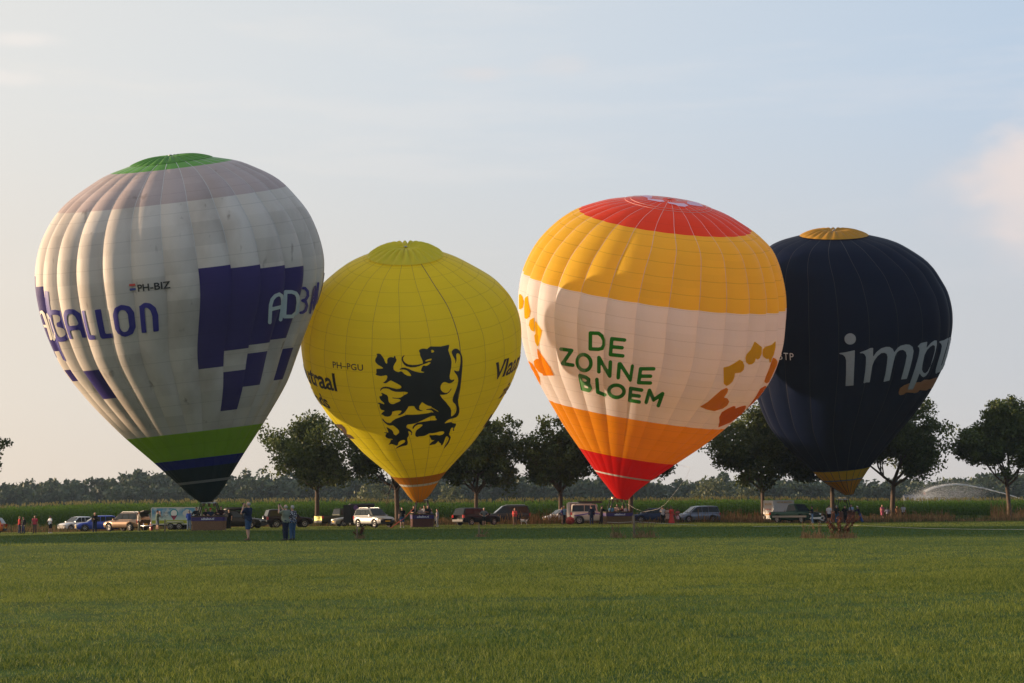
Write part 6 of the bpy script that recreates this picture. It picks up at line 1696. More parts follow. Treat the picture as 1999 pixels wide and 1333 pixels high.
def person(label, px, Y, H=1.72, face=0, arms='down', top='808080', sleeve='short', legs='trousers', low='202838', hair='brown', hs='short', skin=0, shoe='dark', female=False, belly=0.0, stride=0.10, lean=0.0, group=None, near=False, at_=None, arms2=None, seed=0, topmat=None):
    s_ = H / 1.75
    loc = spot(px, Y) if at_ is None else np.array(at_, float)
    root = empty('person', loc, R(-face), label, 'person', group)
    h = 0.019 if near else 0.032
    sw = 0.88 if female else 1.0; hip = 1.10 if female else 1.0
    r_ = np.random.default_rng(seed + int(px))
    J = {}
    for sg, ar in ((-1, arms), (1, arms2 or arms)):
        e, w = ARMS[ar]
        J[sg] = [np.array((sg * .185 * sw, 0, 1.425)), np.array((sg * e[0] * sw, e[1], e[2])), np.array((sg * w[0], w[1], w[2] + (0.0 if sg < 0 else .012)))]
    ank = {-1: np.array((-.105, -stride * .5, .085)), 1: np.array((.105, stride * .5, .085))}
    kne = {g: np.array((g * .10, .03 + ank[g][1] * .5, .49)) for g in (-1, 1)}
    def torso(P, o=0.0):
        q = [rc(P, (-.075 * hip, 0, .95), (.075 * hip, 0, .95), .118 * hip + o), rc(P, (0, .0, .98), (0, 0, 1.22), .150 + o, .150 + o, (1, 1.30, 1)), rc(P, (-.085 * sw, 0, 1.30), (.085 * sw, 0, 1.30), .128 + o, None, (1, 1.18, 1)), rc(P, (-.15 * sw, -.01, 1.425), (.15 * sw, -.01, 1.425), .062 + o)]
        if belly: q.append(rc(P, (0, .05 + belly * .5, 1.08), (0, .05 + belly * .5, 1.12), .12 + belly * .4 + o))
        if female: q += [rc(P, (-.07, .09, 1.30), (.07, .09, 1.30), .065 + o)]
        return smin(q, .06)
    def leg(P, g, o=0.0): return smin([rc(P, (g * .085 * hip, 0, .92), kne[g], .088 * hip + o, .058 + o), rc(P, kne[g], ank[g], .057 + o, .040 + o), rc(P, kne[g] * np.array((1, 1, .82)), kne[g] * np.array((1, 1, .60)) + np.array((0, -.015, 0)), .054 + o, .046 + o)], .03)
    def arm(P, g, o=0.0, end=1.0):
        S0, E, Wr = J[g]; E2 = S0 + (E - S0) * min(1, end * 2)
        q = [rc(P, S0, E2, .056 + o, .046 + o)]
        if end > .5: q.append(rc(P, E, E + (Wr - E) * (end * 2 - 1), .045 + o, .032 + o))
        return smin(q, .02)
    def grid(lo, hi):
        ax = [np.arange(lo[k], hi[k] + h, h) for k in range(3)]
        G = np.stack(np.meshgrid(*ax, indexing='ij'), -1)
        return G.shape[:3], G.reshape(-1, 3), np.array(lo, float)
    def emit(name, f, lo, hi, m, extra=None):
        sh, P, o = grid(lo, hi)
        V, F = surfnet(f(P).reshape(sh), o, h)
        V = V * s_
        if extra is not None:
            ev, ef = extra; F = np.concatenate([F, np.array(ef) + len(V)]); V = np.concatenate([V, np.array(ev) * s_])
        if lean:
            c, s2 = math.cos(lean), math.sin(lean); y, z = V[:, 1].copy(), V[:, 2].copy()
            V[:, 1] = y * c + z * s2; V[:, 2] = z * c - y * s2
        return np_mesh(name, V, F, m, root)
    hc = np.array((0, .02, 1.645))
    def head(P, o=0.0): return (np.sqrt((((P - hc) / np.array((.078 + o, .096 + o, .116 + o))) ** 2).sum(1)) - 1) * .085
    dirs = {g: (J[g][2] - J[g][1]) / np.linalg.norm(J[g][2] - J[g][1]) for g in (-1, 1)}
    def body(P):
        q = [torso(P, -.004), rc(P, (0, -.01, 1.42), (0, .015, 1.58), .058, .050), head(P), rc(P, (0, .105, 1.655), (0, .128, 1.628), .013, .017), rc(P, (-.078, .01, 1.64), (-.084, .0, 1.66), .018), rc(P, (.078, .01, 1.64), (.084, 0, 1.66), .018)]
        for g in (-1, 1):
            q += [leg(P, g), arm(P, g), rc(P, ank[g] + np.array((0, -.03, -.035)), ank[g] + np.array((g * .02, .13, -.045)), .038, .032), rc(P, J[g][2], J[g][2] + dirs[g] * .085, .030, .034)]
        return smin(q, .025)
    ev = []; ef = []
    for g in (-1, 1):                     # four bent fingers and a thumb on each palm
        d = dirs[g]; sd_ = np.cross(d, (0, 0, 1.0) if abs(d[2]) < .8 else (0, 1.0, 0)); sd_ /= np.linalg.norm(sd_); nn = np.cross(sd_, d)
        base = J[g][2] + d * .085
        for k, (o, ln) in enumerate(((-.030, .062), (-.010, .074), (.010, .070), (.030, .054), (.045, .05))):
            b0 = base + sd_ * o - d * .015; dd = d
            if k == 4: b0 = J[g][2] + d * .035 + sd_ * .022; dd = d * .6 + sd_ * .8
            kn = b0 + dd * ln * .55; tp = kn + (dd * .75 - nn * .5) * ln * .6
            o0 = len(ev)
            for p, rr in ((b0, .011), (kn, .0095), (tp, .006)):
                for a in range(4): ev.append(p + (sd_ * math.cos(a * 1.571) + nn * math.sin(a * 1.571)) * rr)
            for i in (0, 1):
                for a in range(4): ef.append((o0 + i * 4 + a, o0 + i * 4 + (a + 1) % 4, o0 + i * 4 + 4 + (a + 1) % 4, o0 + i * 4 + 4 + a))
            ef.append((o0 + 8, o0 + 9, o0 + 10, o0 + 11))
    emit('body', body, (-.75 if 'pull' in (arms, arms2) else -.5, -.25, -.03), (.75 if 'pull' in (arms, arms2) else .5, .72, 1.82), SKIN[skin], (ev, ef))
    fold = lambda P: .006 * np.sin(P[:, 2] * 38 + P[:, 0] * 17 + r_.random() * 6) * np.cos(P[:, 1] * 21 + P[:, 2] * 9)
    tm = topmat or cloth(top)
    end = {'none': 0, 'short': .36, 'long': .97}[sleeve]
    hem = {'dress': .52, 'longdress': .06}.get(legs, .86)
    def shirt(P):
        q = [torso(P, .016)]
        if end:
            for g in (-1, 1): q.append(arm(P, g, .020 if sleeve == 'short' else .016, end))
        d = smin(q, .03) + fold(P)
        d = np.maximum(d, P[:, 2] - 1.49)
        if legs in ('dress', 'longdress'):
            t = np.clip((1.0 - P[:, 2]) / (1.0 - hem), 0, 1); rad = .145 * hip + t * (.06 if legs == 'dress' else .17)
            cone = np.maximum(np.hypot(P[:, 0], P[:, 1] * 1.15) - rad - .015 * np.sin(np.arctan2(P[:, 1], P[:, 0]) * 9) * t, np.maximum(P[:, 2] - 1.05, hem - P[:, 2]))
            d = np.minimum(d, cone)
        return np.maximum(d, hem - P[:, 2] - .012 * np.sin(P[:, 0] * 20))
    emit('dress' if 'dress' in legs else 'shirt', shirt, (-.75 if 'pull' in (arms, arms2) else -.5, -.42, hem - .08), (.75 if 'pull' in (arms, arms2) else .5, .62, 1.56), tm)
    if 'dress' not in legs:
        zl = {'trousers': .055, 'shorts': .50, 'skirt': .52}[legs]
        def bottoms(P):
            if legs == 'skirt':
                t = np.clip((1.0 - P[:, 2]) / .48, 0, 1)
                d = np.hypot(P[:, 0], P[:, 1] * 1.15) - (.155 * hip + .05 * t)
            else:
                k = .022 if legs == 'trousers' else .030
                d = smin([rc(P, (-.075 * hip, 0, .95), (.075 * hip, 0, .95), .132 * hip), leg(P, -1, k), leg(P, 1, k)], .02) + fold(P)
                if belly: d = np.minimum(d, rc(P, (0, .03, .97), (0, .03, 1.0), .13 + belly * .3))
            return np.maximum(np.maximum(d, P[:, 2] - 1.01), zl - P[:, 2])
        emit('skirt' if legs == 'skirt' else legs, bottoms, (-.38, -.32, zl - .08), (.38, .38, 1.08), cloth(low))
    for g in (-1, 1):
        emit('shoe', lambda P: np.maximum(smin([rc(P, ank[g] + np.array((0, -.035, -.035)), ank[g] + np.array((g * .02, .15, -.05)), .052, .042), rc(P, ank[g] + np.array((0, -.02, -.02)), ank[g] + np.array((0, -.02, .02)), .048)], .02), .002 - P[:, 2]), (g * .115 - .10, -.22, -.05), (g * .115 + .10, .34, .16), M_SHOE[shoe])
    if hs != 'bald':
        def hairf(P):
            d = head(P, .020 if hs != 'long' else .028) + fold(P)
            if hs == 'cap':
                return np.minimum(np.maximum(head(P, .018), hc[2] + .035 - P[:, 2]), rc(P, (-.04, .09, hc[2] + .045), (.04, .09, hc[2] + .045), .014) if True else d) if False else np.minimum(np.maximum(head(P, .020), hc[2] + .030 - P[:, 2]), np.maximum(np.hypot(P[:, 0], P[:, 1] - .10) - .075, np.abs(P[:, 2] - hc[2] - .040) - .016))
            keep = np.maximum((P[:, 1] - .055) + (hc[2] + .045 - P[:, 2]) * 1.1, hc[2] - (.075 if hs == 'short' else .10) - P[:, 2])
            if hs == 'ring': keep = np.maximum(np.maximum(P[:, 1] - .03, P[:, 2] - hc[2] - .055), hc[2] - .06 - P[:, 2])
            d = np.maximum(d, keep)
            if hs == 'long': d = np.minimum(d, rc(P, (0, -.07, 1.64), (0, -.085, 1.45), .085, .07, (1, 1.5, 1)))
            if hs == 'bun': d = np.minimum(d, rc(P, (0, -.10, 1.69), (0, -.11, 1.70), .045))
            return d
        emit('cap' if hs == 'cap' else 'hair', hairf, (-.16, -.22, 1.36), (.16, .26, 1.86), HAIRM[hair])
    return root, J, s_
def hand_item(P_, name, label, cat, size, m, detail):
    """something held: placed in the world at the holder's hands"""
    root, J, s_ = P_
    mid = (J[-1][2] + J[1][2]) / 2 + (0, .03, .09)
    rz = root.rotation_euler.z; c, q = math.cos(rz), math.sin(rz)
    x, y, z = mid * s_
    o = empty(name, (root.location.x + x * c - y * q, root.location.y + x * q + y * c, root.location.z + z), rz, label, cat)
    MB().box((0, 0, 0), size).build('case', m, o)
    detail(o)
M_PHONE = mat('phone_black', (.012, .012, .013), .25)
def lens(o): MB().lathe([(0, 0), (.03, 0), (.034, .09), (.026, .095), (0, .08)], 12, Matrix.Translation((0, .02, 0)) @ Matrix.Rotation(R(-90), 4, 'X')).build('lens', M_PHONE, o)
def scr(o): MB().box((0, -.006, 0), (.066, .003, .14)).build('screen', glass('phone_glass', (.03, .035, .045)), o)

# patterned shirt: dark cloth with pale flecks
def pattern_cloth():
    m = mat('patterned_cloth', (.03, .03, .045), .85); N, L = m.node_tree.nodes, m.node_tree.links
    t = N.new('ShaderNodeTexCoord'); v = N.new('ShaderNodeTexVoronoi'); v.inputs['Scale'].default_value = 17; L.new(t.outputs['Object'], v.inputs['Vector'])
    r_ = N.new('ShaderNodeValToRGB'); r_.color_ramp.interpolation = 'CONSTANT'; r_.color_ramp.elements[0].color = (.42, .41, .43, 1); r_.color_ramp.elements[1].position = .38; r_.color_ramp.elements[1].color = (.025, .024, .04, 1)
    L.new(v.outputs[0], r_.inputs[0]); L.new(r_.outputs[0], N['Principled BSDF'].inputs['Base Color']); return m
GS = 'spectators on the grass'; GP = 'passengers standing in the baskets'; GC = 'balloon crew at work'
p = person('tall balding man in navy T-shirt and denim shorts, photographing, nearest of all', 485, 81, 1.83, 292, 'camera', '16233c', 'short', 'shorts', '2f4868', 'grey', 'ring', 0, 'brown', False, .05, .12, group=GS, near=True)
hand_item(p, 'camera', 'black camera held up by the man in denim shorts', 'camera', (.13, .07, .09), M_PHONE, lens)
p = person('stout grey haired man in grey T-shirt and dark jeans holding a phone up high', 558, 79.5, 1.66, 312, 'raise', '6e7468', 'short', 'trousers', '1a2236', 'grey', 'ring', 0, 'dark', False, .09, .06, group=GS, near=True)
hand_item(p, 'phone', 'black phone held up by the stout man in grey', 'phone', (.075, .010, .15), M_PHONE, scr)
person('grey haired person in black and white patterned shirt and jeans beside the stout man', 571, 80.6, 1.62, 318, 'chest', '', 'short', 'trousers', '37506e', 'grey', 'short', 0, 'dark', True, .03, .06, group=GS, near=True, topmat=pattern_cloth())
SP = [
 ('woman in a red jacket with blond hair, leftmost of the couple by the orange car', 38, 160, 1.60, 60, 'down', 'a02a2a', 'long', 'trousers', '1d2740', 'blond', 'short', 0, 'dark', True),
 ('person in a black jacket standing close to the woman in red', 46, 159, 1.54, 215, 'down', '15171c', 'long', 'trousers', '1b2748', 'brown', 'short', 0, 'dark', False),
 ('man in a pinkish red polo shirt and grey trousers', 68, 158, 1.66, 172, 'down', 'a8404c', 'short', 'trousers', '5a4c46', 'grey', 'ring', 1, 'dark', False),
 ('woman in white T-shirt and black shorts with a hand on her hip', 98, 157, 1.62, 40, 'hips', 'c8c8cc', 'short', 'shorts', '14151a', 'dark', 'short', 1, 'white', True),
 ('man in black jacket and dark jeans in front of the blue car', 185, 150, 1.76, 178, 'chest', '101216', 'long', 'trousers', '1b2740', 'white', 'ring', 0, 'dark', False),
 ('person in white vest, cap and olive trousers beside the bronze car', 271, 147, 1.70, 80, 'down', 'c4c0ba', 'none', 'trousers', '4b4c40', 'navy', 'cap', 1, 'dark', False),
 ('man in grey green T-shirt filming in front of the printed trailer', 307, 145.5, 1.72, 62, 'camera', '4c5a50', 'short', 'shorts', '5a6670', 'dark', 'short', 0, 'dark', False),
 ('person in bright blue jacket and pale jeans with back turned at the white balloon', 369, 139, 1.64, 12, 'chest', '24459a', 'long', 'trousers', '8090a4', 'grey', 'short', 0, 'brown', False),
 ('man in dark clothes standing right of the white balloon basket', 447, 149, 1.70, 190, 'down', '101114', 'short', 'trousers', '12141a', 'dark', 'short', 0, 'dark', False),
 ('woman in pale blue blouse talking right of the yellow balloon basket', 842, 152, 1.56, 290, 'chest', '6c7c92', 'short', 'trousers', '2a2e3a', 'blond', 'short', 0, 'dark', True),
 ('woman in grey top and white trousers behind the small child', 854, 150, 1.56, 275, 'down', '807c88', 'short', 'trousers', 'a09c9c', 'brown', 'short', 0, 'white', True),
 ('small child in white top at the feet of the woman in white trousers', 850, 148.5, 0.98, 280, 'down', 'b0a8a8', 'short', 'shorts', '20202c', 'brown', 'short', 0, 'dark', False),
 ('grey haired man in grey T-shirt and dark shorts in front of the black estate car', 945, 152, 1.62, 176, 'hips', '6a6e70', 'short', 'shorts', '26282a', 'white', 'short', 0, 'dark', False),
 ('woman in salmon pink jacket and tan trousers near the dog', 1005, 157, 1.58, 182, 'chest', 'c8504c', 'long', 'trousers', '6a5448', 'brown', 'short', 0, 'dark', True),
 ('man in light blue shirt behind the man in navy by the tree', 1101, 168, 1.76, 150, 'down', '5f8fb0', 'short', 'trousers', '20242c', 'white', 'short', 0, 'dark', False),
 ('man in navy shirt and beige shorts beside the tree left of the red bag', 1097, 160, 1.62, 95, 'down', '1f2c66', 'short', 'shorts', 'a08c74', 'blond', 'ring', 1, 'dark', False),
 ('person in white blouse and black trousers photographing, left in the family group', 1294, 157, 1.60, 8, 'camera', 'a8a0a0', 'short', 'trousers', '101014', 'dark', 'short', 1, 'dark', False),
 ('woman in short cream dress between the photographer and the coral dress', 1303, 158, 1.48, 170, 'chest', 'b4a096', 'short', 'dress', '', 'dark', 'short', 2, 'dark', True),
 ('woman in long coral red dress', 1311, 157, 1.56, 175, 'chest', 'b8403a', 'long', 'longdress', '', 'dark', 'long', 2, 'dark', True),
 ('girl in pale pink skirt at the right end of the family group', 1323, 158, 1.36, 185, 'crossed', '9a5a54', 'short', 'skirt', 'b898a0', 'dark', 'short', 2, 'dark', True),
 ('woman in pink dress, leftmost of the four far spectators under the leaning tree', 1723, 183, 1.58, 182, 'chest', 'b06078', 'short', 'dress', '', 'blond', 'short', 0, 'dark', True),
 ('short person in white shirt and plum trousers, second of the four far spectators', 1733, 182, 1.28, 10, 'hips', 'a8a6b4', 'short', 'trousers', '40303c', 'dark', 'short', 2, 'dark', False),
 ('person in tan coat, third of the four far spectators', 1752, 184, 1.42, 185, 'down', '8a6244', 'long', 'trousers', '6a4c3a', 'blond', 'short', 0, 'dark', False),
 ('man in white T-shirt and dark trousers, rightmost of the four far spectators', 1764, 182, 1.58, 190, 'down', 'b8bac0', 'short', 'trousers', '14161c', 'dark', 'short', 2, 'dark', False)]
for a in SP:
    person(*a[:5], arms=a[5], top=a[6], sleeve=a[7], legs=a[8], low=a[9], hair=a[10], hs=a[11], skin=a[12], shoe=a[13], female=a[14], group=GS)
rope_p = person('man in black T-shirt and denim shorts pulling a red rope', 785, 143, 1.72, 184, 'down', '0e0f12', 'short', 'shorts', '2c4a6c', 'dark', 'short', 0, 'white', False, .03, .25, group=GC, arms2='down')
CW = [
 ('crew man in navy overalls with back turned beside the white off-roader', 1155, 156, 1.72, 5, 'down', '151c34', 'long', 'trousers', '18213a', 'dark', 'short', 0, 'dark', False, 0),
 ('crew man in black reaching to the left end of the orange balloon basket', 1172, 158, 1.74, 70, 'push', '120f12', 'long', 'trousers', '1a1418', 'dark', 'short', 0, 'dark', False, .10),
 ('woman in black and white top and light jeans right of the green pickup', 1586, 164, 1.66, 285, 'crossed', '202026', 'short', 'trousers', '7288a4', 'dark', 'short', 1, 'white', True, 0),
 ('crew man in white T-shirt and black shorts left of the navy balloon basket', 1619, 168, 1.76, 30, 'down', 'b8bcc2', 'short', 'shorts', '101217', 'dark', 'short', 0, 'white', False, 0),
 ('crew man in black T-shirt and jeans in front of the navy balloon basket', 1634, 167, 1.72, 20, 'chest', '14161a', 'short', 'trousers', '34506c', 'grey', 'short', 0, 'dark', False, 0),
 ('crew man dressed all in black leaning on the navy balloon basket', 1651, 167, 1.70, 352, 'rail', '0d0e11', 'short', 'trousers', '0e0f12', 'dark', 'cap', 0, 'dark', False, .08),
 ('white haired crew man in navy jumper and blue jeans leaning against the basket', 1684, 172, 1.72, 272, 'push', '141c36', 'long', 'trousers', '34508c', 'white', 'short', 0, 'dark', False, .30)]
for a in CW:
    hr = 'navy' if a[11] == 'cap' else a[10]
    person(*a[:5], arms=a[5], top=a[6], sleeve=a[7], legs=a[8], low=a[9], hair=hr, hs=a[11], skin=a[12], shoe=a[13], female=a[14], lean=a[15], group=GC)
def passenger(label, root, rz, x, y, H, face, arms, top, sleeve, hair, hs='short', skin=0, female=False):
    c, s_ = math.cos(rz), math.sin(rz)
    l = root.location
    person(label, 999 + x * 10, 0, H, face, arms, top, sleeve, 'trousers', '1a2030', hair, hs, skin, 'dark', female, group=GP, at_=(l.x + x * c - y * s_, l.y + x * s_ + y * c, l.z + .095))
for a in [('dark haired man in black jacket at the left end of the white balloon basket', -1.02, .1, 1.78, 200, 'rail', '12141a', 'long', 'dark'), ('woman in black and white top in the middle of the white balloon basket', -.22, -.25, 1.66, 160, 'rail', '1b1b20', 'short', 'brown', 'long', 0, True),
          ('person in a red cap in the white balloon basket', .16, -.30, 1.68, 165, 'rail', '2a3040', 'short', 'red', 'cap'), ('long haired woman right of the red cap', .62, .1, 1.64, 190, 'chest', '3a2a24', 'long', 'brown', 'long', 0, True), ('tall man in dark maroon shirt at the right end of the white balloon basket', .98, -.2, 1.82, 170, 'rail', '2a1518', 'short', 'dark')]:
    passenger(a[0], r1, R(1.5), *a[1:])
for a in [('man in dark shirt at the left end of the yellow balloon basket', -.72, -.1, 1.74, 160, 'rail', '20242c', 'short', 'brown'), ('fair haired woman in pale top in the yellow balloon basket', -.15, -.2, 1.62, 180, 'chest', '9a8c88', 'short', 'blond', 'long', 0, True), ('man in white shirt in the middle of the yellow balloon basket', .22, .15, 1.76, 200, 'chest', 'a8a8ae', 'short', 'dark'), ('man in black T-shirt right of the white shirt in the yellow balloon basket', .48, -.1, 1.78, 150, 'rail', '14151a', 'short', 'dark')]:
    passenger(a[0], r2, R(9), *a[1:])
for a in [('passenger in light blue shirt at the left of the orange balloon basket', -.55, .2, 1.66, 340, 'chest', '5f93b4', 'short', 'dark'), ('bald passenger in cream shirt in the orange balloon basket', -.02, .1, 1.74, 200, 'chest', 'b0988e', 'short', 'grey', 'bald'), ('passenger in olive jacket at the front of the orange balloon basket', .02, -.32, 1.46, 30, 'rail', '2c2a1c', 'long', 'dark'),
          ('woman in wine red top in the orange balloon basket', .52, .1, 1.62, 200, 'chest', '5a2a2c', 'short', 'brown', 'long', 0, True), ('passenger in white blouse at the right of the orange balloon basket', .78, -.2, 1.60, 170, 'rail', 'b4aaae', 'short', 'brown', 'short', 0, True)]:
    passenger(a[0], r3, R(13), *a[1:])
for a in [('pilot in white and blue shirt at the right end of the navy balloon basket', .85, -.1, 1.72, 160, 'chest', '8a9cb4', 'short', 'dark')]:
    passenger(a[0], r4, R(4), *a[1:])

# ------------------------------------------------------------------ dog
def dog():
    root = empty('dog', spot(1022, 160), R(180), 'black and white dog standing in the dry grass right of the woman in pink', 'dog')
    def f(P):
        q = [rc(P, (-.26, 0, .40), (.20, 0, .42), .105, .13, (1, 1.2, 1)), rc(P, (.24, 0, .46), (.36, 0, .60), .085, .065), rc(P, (.38, 0, .64), (.44, 0, .63), .075, .065), rc(P, (.46, 0, .61), (.55, 0, .585), .045, .032),
             rc(P, (-.34, 0, .46), (-.48, 0, .60), .03, .015), rc(P, (.36, .055, .70), (.34, .075, .62), .022), rc(P, (.36, -.055, .70), (.34, -.075, .62), .022)]
        for y in (-.07, .07):
            q += [rc(P, (.18, y, .38), (.20, y, .20), .055, .032), rc(P, (.20, y, .20), (.21, y, .03), .028, .026), rc(P, (-.26, y, .40), (-.20, y, .26), .075, .045), rc(P, (-.20, y, .26), (-.31, y, .16), .036, .026), rc(P, (-.31, y, .16), (-.29, y, .03), .025, .026)]
        return smin(q, .03)
    h = .022; ax = [np.arange(-.56, .64, h), np.arange(-.2, .21, h), np.arange(-.05, .80, h)]
    G = np.stack(np.meshgrid(*ax, indexing='ij'), -1); V, F = surfnet(f(G.reshape(-1, 3)).reshape(G.shape[:3]), np.array((-.56, -.2, -.05)), h)
    mi = ((V[F[:, 0], 0] > .27) | ((V[F[:, 0], 0] < -.1) & (V[F[:, 0], 0] > -.2) & (V[F[:, 0], 2] > .4))).astype(int)
    np_mesh('body', V, F, [mat('white_fur', (.55, .52, .48), .9, bump=.3, scale=40), mat('black_fur', (.015, .014, .013), .9)], root, midx=mi)
dog()

# ------------------------------------------------------------------ balloon bag, fan, gas bottle
root = empty('balloon_bag', spot(1113, 159), 0, 'round red bundle of balloon cloth beside the white off-roader', 'bag')
bm = bmesh.new(); bmesh.ops.create_icosphere(bm, subdivisions=4, radius=.40)
for v in bm.verts:
    n_ = v.co.normalized(); a = math.atan2(n_.y, n_.x); k = 1 + .05 * math.sin(a * 7 + n_.z * 5) + .04 * math.sin(n_.z * 13 + a * 3) + .02 * math.sin(a * 19); v.co = n_ * .40 * k; v.co.z = max(v.co.z * .92, -.36) + .36
me = bpy.data.meshes.new('bag'); bm.to_mesh(me); bm.free(); me.materials.append(mat('red_bag', (.28, .030, .016), .7, bump=.7, scale=7)); me.polygons.foreach_set('use_smooth', [True] * len(me.polygons))
link_mesh('bag', me, root)
mb = MB(); mb.tube([(.10 * math.cos(a), .10 * math.sin(a), .745) for a in np.linspace(0, 6.283, 13)], .016, 5, False); mb.build('drawstring', M_TRIM, root)
root = empty('inflation_fan', spot(1605, 172), R(20), 'black inflation fan lying left of the navy balloon basket', 'fan')
M = Matrix.Translation((0, 0, .47)) @ Matrix.Rotation(R(90), 4, 'X')
MB().lathe([(.40, -.14), (.46, -.14), (.46, .14), (.40, .14), (.40, -.14)], 22, M).build('housing', M_TRIM, root)
for k in range(5):
    a = k * 1.2566; mb = MB(); mb.box((.20 * math.cos(a), 0, .47 + .20 * math.sin(a)), (.30, .03, .10)); o = mb.build('blade', M_RIM, root)
MB().lathe([(0, -.12), (.09, -.12), (.09, .12), (0, .12)], 10, M).build('hub', M_TRIM, root)
mb = MB()
for x in (-.34, .34): mb.tube([(x, -.28, .02), (x, 0, .25), (x, .28, .02)], .022, 5)
mb.build('stand', M_STEEL, root)
root = empty('gas_bottle', spot(296, 148), 0, 'red gas bottle standing at the front of the printed trailer', 'gas bottle')
MB().lathe([(0, 0), (.15, 0), (.16, .04), (.16, .52), (.12, .60), (.05, .64), (0, .64)], 16).build('bottle', paint('red_bottle', (.38, .035, .025), 0, .4), root)
MB().lathe([(.10, .60), (.11, .60), (.11, .76), (.10, .76)], 12).build('collar', M_STEEL, root)

# ------------------------------------------------------------------ ropes
def rope(name, label, pts, r_, m):
    root = tag(MB().tube(pts, r_, 5).build(name, m), label, 'rope')
M_ROPER = mat('red_rope', (.50, .06, .03), .7); M_ROPEW = mat('pale_rope', (.55, .52, .46), .8)
pr_, J, s_ = rope_p
hand = np.array(pr_.location) + np.array((-.02, .0, 0)); 
hx = pr_.location.x + .42 * 0 + .27; hy = pr_.location.y; hz_ = pr_.location.z + .90
tgt = at(808, 992, 144.5); grd = spot(763, 141)
rope('red_rope', 'red rope slanting from the yellow balloon frame to the ground past the man in black', [tgt, (hx * .5 + tgt[0] * .5, 143.6, (hz_ + tgt[2]) / 2), (hx - .02, hy - .05, hz_ - .06), (pr_.location.x - .25, hy - .25, hz_ * .55), grd + (0, 0, .02)], .030, M_ROPER)
a = at(1341, 930, 152); b_ = at(1320, 958, 152); c_ = at(1298, 985, 154); d_ = at(1283, 994, 155)
e_ = np.array(r3.location) + (.9, 0, 1.9)
rope('tether_rope', 'pale rope hanging in a slack curve right of the orange balloon', [B3.S(np.array(1.25), np.array(B3.v_at(1300, 905))), a + (.3, 0, .8), a, b_, c_, d_, at(1258, 999, 157), at(1240, 993, 158), e_], .008, M_ROPEW)
xs = np.linspace(0, 1, 24)
pxs = 1470 + 540 * xs; pys = np.interp(pxs, [1470, 1560, 1665, 1690, 1740, 1810, 1900, 2010], [1028, 1026, 1021.5, 1023, 1027.5, 1031.5, 1033, 1034])
pp = []
for x, y in zip(pxs, pys):
    H0 = 1000 - .0105 * (x - 1000); Yd = 1.14 * FPX / max(8, y - H0); pp.append(spot(x, Yd) + (0, 0, .085))
rope('field_rope', 'long white rope lying across the grass at right', pp, .008, M_ROPEW)

# ------------------------------------------------------------------ fence posts, weeds
M_POST = mat('grey_post', (.16, .12, .085), .9, bump=.4, scale=12)
POSTS = [(322, 126, .95, 'dark short fence post in front of the printed trailer'), (697, 82, .62, 'thin fence post beside the red brown weed before the silver off-road car'), (935, 84, .62, 'thin pale fence post before the black estate car'), (1238, 77, 1.02, 'leaning grey fence post in the weeds below the orange balloon')]
for px, Y, h_, lab in POSTS:
    root = empty('fence_post', spot(px, Y), 0, lab, 'fence post', 'old fence posts in the field')
    ln = .03 if px > 1000 else 0.0
    k = 1.0 if px in (322, 1238) else .55
    MB().tube([(0, 0, -.15), (-ln * .5, 0, h_ * .5), (-ln, 0, h_)], [.055 * k, .052 * k, .048 * k], 8).build('stake', M_POST, root)
    MB().lathe([(0, .01), (.058 * k, 0), (.058 * k, -.02), (0, -.02)], 8, Matrix.Translation((-ln, 0, h_))).build('cap', M_POST, root)
a = spot(1185, 79); b_ = spot(1238, 77); c_ = spot(1360, 78)
root = tag(MB().tube([a + (0, 0, .70), (a + b_) / 2 + (0, 0, .68), b_ + (0, 0, .72), (b_ + c_) / 2 + (0, 0, .62), c_ + (0, 0, .52)], .006, 4).build('fence_wire', M_ROPEW), 'thin fence wire running past the leaning post', 'wire')
M_WEED = leafmat('red_weed', (.075, .022, .012), (.17, .060, .030), .25); M_STRAW = leafmat('straw', (.12, .075, .032), (.30, .19, .095), .25); M_WGREEN = leafmat('weed_green', (.03, .06, .012), (.09, .11, .03), .3)
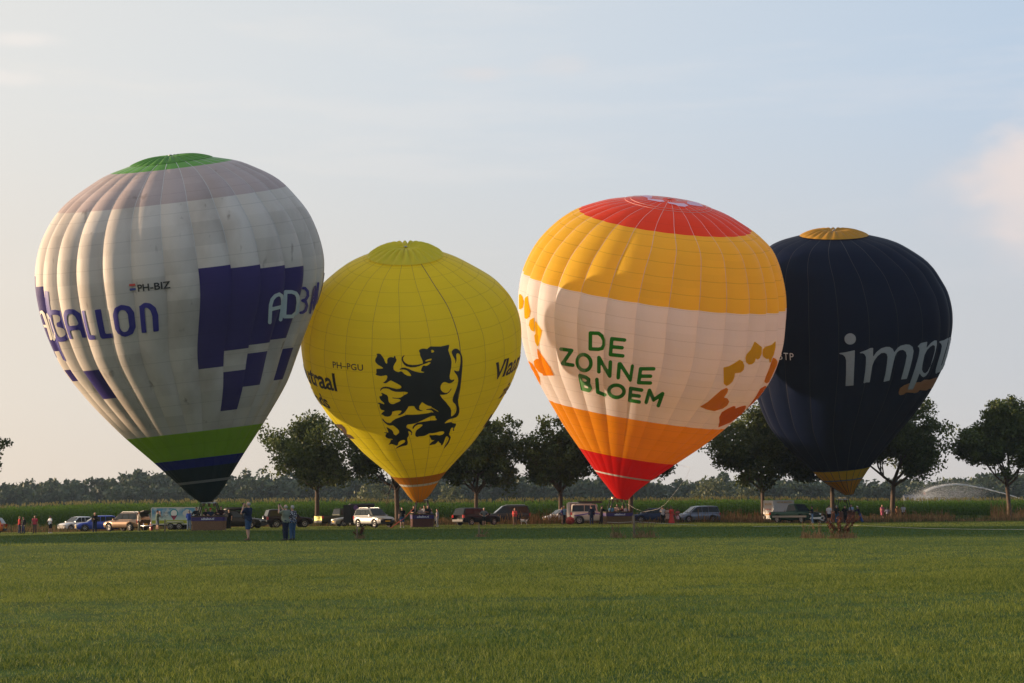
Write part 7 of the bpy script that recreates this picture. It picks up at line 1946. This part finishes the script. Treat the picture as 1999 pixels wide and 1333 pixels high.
def weed(label, px, Y, w, h_, stalks, red, name='weed', spikes=16):
    global rng
    keep = rng; rng = np.random.default_rng(int(px))
    root = empty(name, spot(px, Y), 0, label, 'weed')
    o0 = spot(px, Y)
    mb = MB(); V = []; F = []; T = []
    for k in range(stalks):
        x = rng.normal(0, w * .22); y = rng.normal(0, .12); hh = h_ * (.55 + .45 * rng.random()); tx = x * 1.9 + rng.normal(0, .05)
        mb.tube([(x * .5, y, -.02), (x, y, hh * .5), (tx, y, hh)], [.010, .008, .004], 4, False)
        n = 70 if red else 26
        t = .35 + .65 * rng.random(n) ** .8 if red else .6 + .4 * rng.random(n)
        C = np.stack([x + (tx - x) * np.clip((t - .5) * 2, 0, 1), y + 0 * t, hh * t], -1) + rng.normal(0, .022 if red else .014, (n, 3))
        v, f, tt = leaf_cloud(C, np.full(n, .02), 1, .034 if red else .022)
        F.append(f + sum(len(q) for q in V)); V.append(v); T.append(tt)
    mb.build('stalks', M_STRAW if not red else M_WEED, root)
    np_mesh('seed_heads', np.concatenate(V), np.concatenate(F), M_WEED if red else M_STRAW, root, smooth=False, attr={'tint': np.concatenate(T)})['kind'] = 'stuff'
    n = 170
    X = rng.normal(0, w * .26, n); Yy = rng.normal(0, .25, n)
    k0 = gz(X + o0[0], Yy + o0[1])
    o = tall_blades(X, Yy, h_ * .36 * (.2 + rng.random(n) ** 2), .009, M_STRAW, 'dry_blades', '', .5, parent=root); o['kind'] = 'stuff'
    if red:
        C = np.stack([rng.normal(0, w * .10, 60), rng.normal(0, .1, 60), h_ * (.1 + .35 * rng.random(60))], -1)
        v, f, tt = leaf_cloud(C, np.full(60, .05), 1, .07); np_mesh('leaves', v, f, M_WGREEN, root, smooth=False, attr={'tint': tt})
    rng = keep
weed('large red brown dock weed with seed spikes in front of the navy balloon', 1636, 69, 1.15, .95, 12, True, 'dock_weed')
weed('dry straw coloured weeds right of the big dock plant', 1656, 70, .5, .62, 7, False)
weed('thin dry stalks well left of the big dock plant', 1572, 71, .35, .75, 4, False)
weed('dry weeds just left of the big dock plant', 1596, 70, .45, .70, 6, False)
weed('tall dry weeds around the leaning fence post', 1258, 76, 1.0, .92, 10, False)
weed('thin dry stalks left of the leaning fence post', 1205, 76.5, .55, .80, 6, False)
weed('red brown weed beside the fence post before the silver off-road car', 704, 83, .42, .62, 6, True, 'dock_weed')
weed('faint dry weed at the foot of the thin pale fence post', 938, 84.5, .5, .42, 7, False)

# ------------------------------------------------------------------ wood standing out of view on the left: its evening shade lies across the field
def shade_wood():
    Cs = []
    for k in range(230):
        x = -165 + 45 * rng.random(); e = 76 - .19 * x; f = 131 - .19 * x
        y = e + (f - e) * rng.random()
        for q in range(7): Cs.append((x + rng.normal(0, 1.6), y + rng.normal(0, 1.2), 1.0 + 13.0 * (q + rng.random()) / 7))
    C = np.array(Cs)
    V, F, t = leaf_cloud(C, np.full(len(C), 1.9), 14, .75)
    tag(np_mesh('wood', V, F, M_WOOD, smooth=False, attr={'tint': t}), 'small wood beside the field, beyond the left of the view', None, kind='stuff')
shade_wood()
# ------------------------------------------------------------------ haze
hz = MB(); hz.box((0, 375, 22.5), (1440, 1100, 51))
mh = bpy.data.materials.new('haze_air'); mh.use_nodes = True
N, L = mh.node_tree.nodes, mh.node_tree.links; N.clear()
o_ = N.new('ShaderNodeOutputMaterial'); pvn = N.new('ShaderNodeVolumePrincipled')
pvn.inputs['Color'].default_value = (0.62, 0.80, 1.0, 1); pvn.inputs['Density'].default_value = 0.00010; pvn.inputs['Anisotropy'].default_value = 0.2
L.new(pvn.outputs[0], o_.inputs['Volume'])
tag(hz.build('haze', mh), 'thin evening haze over the field', None, kind='stuff')
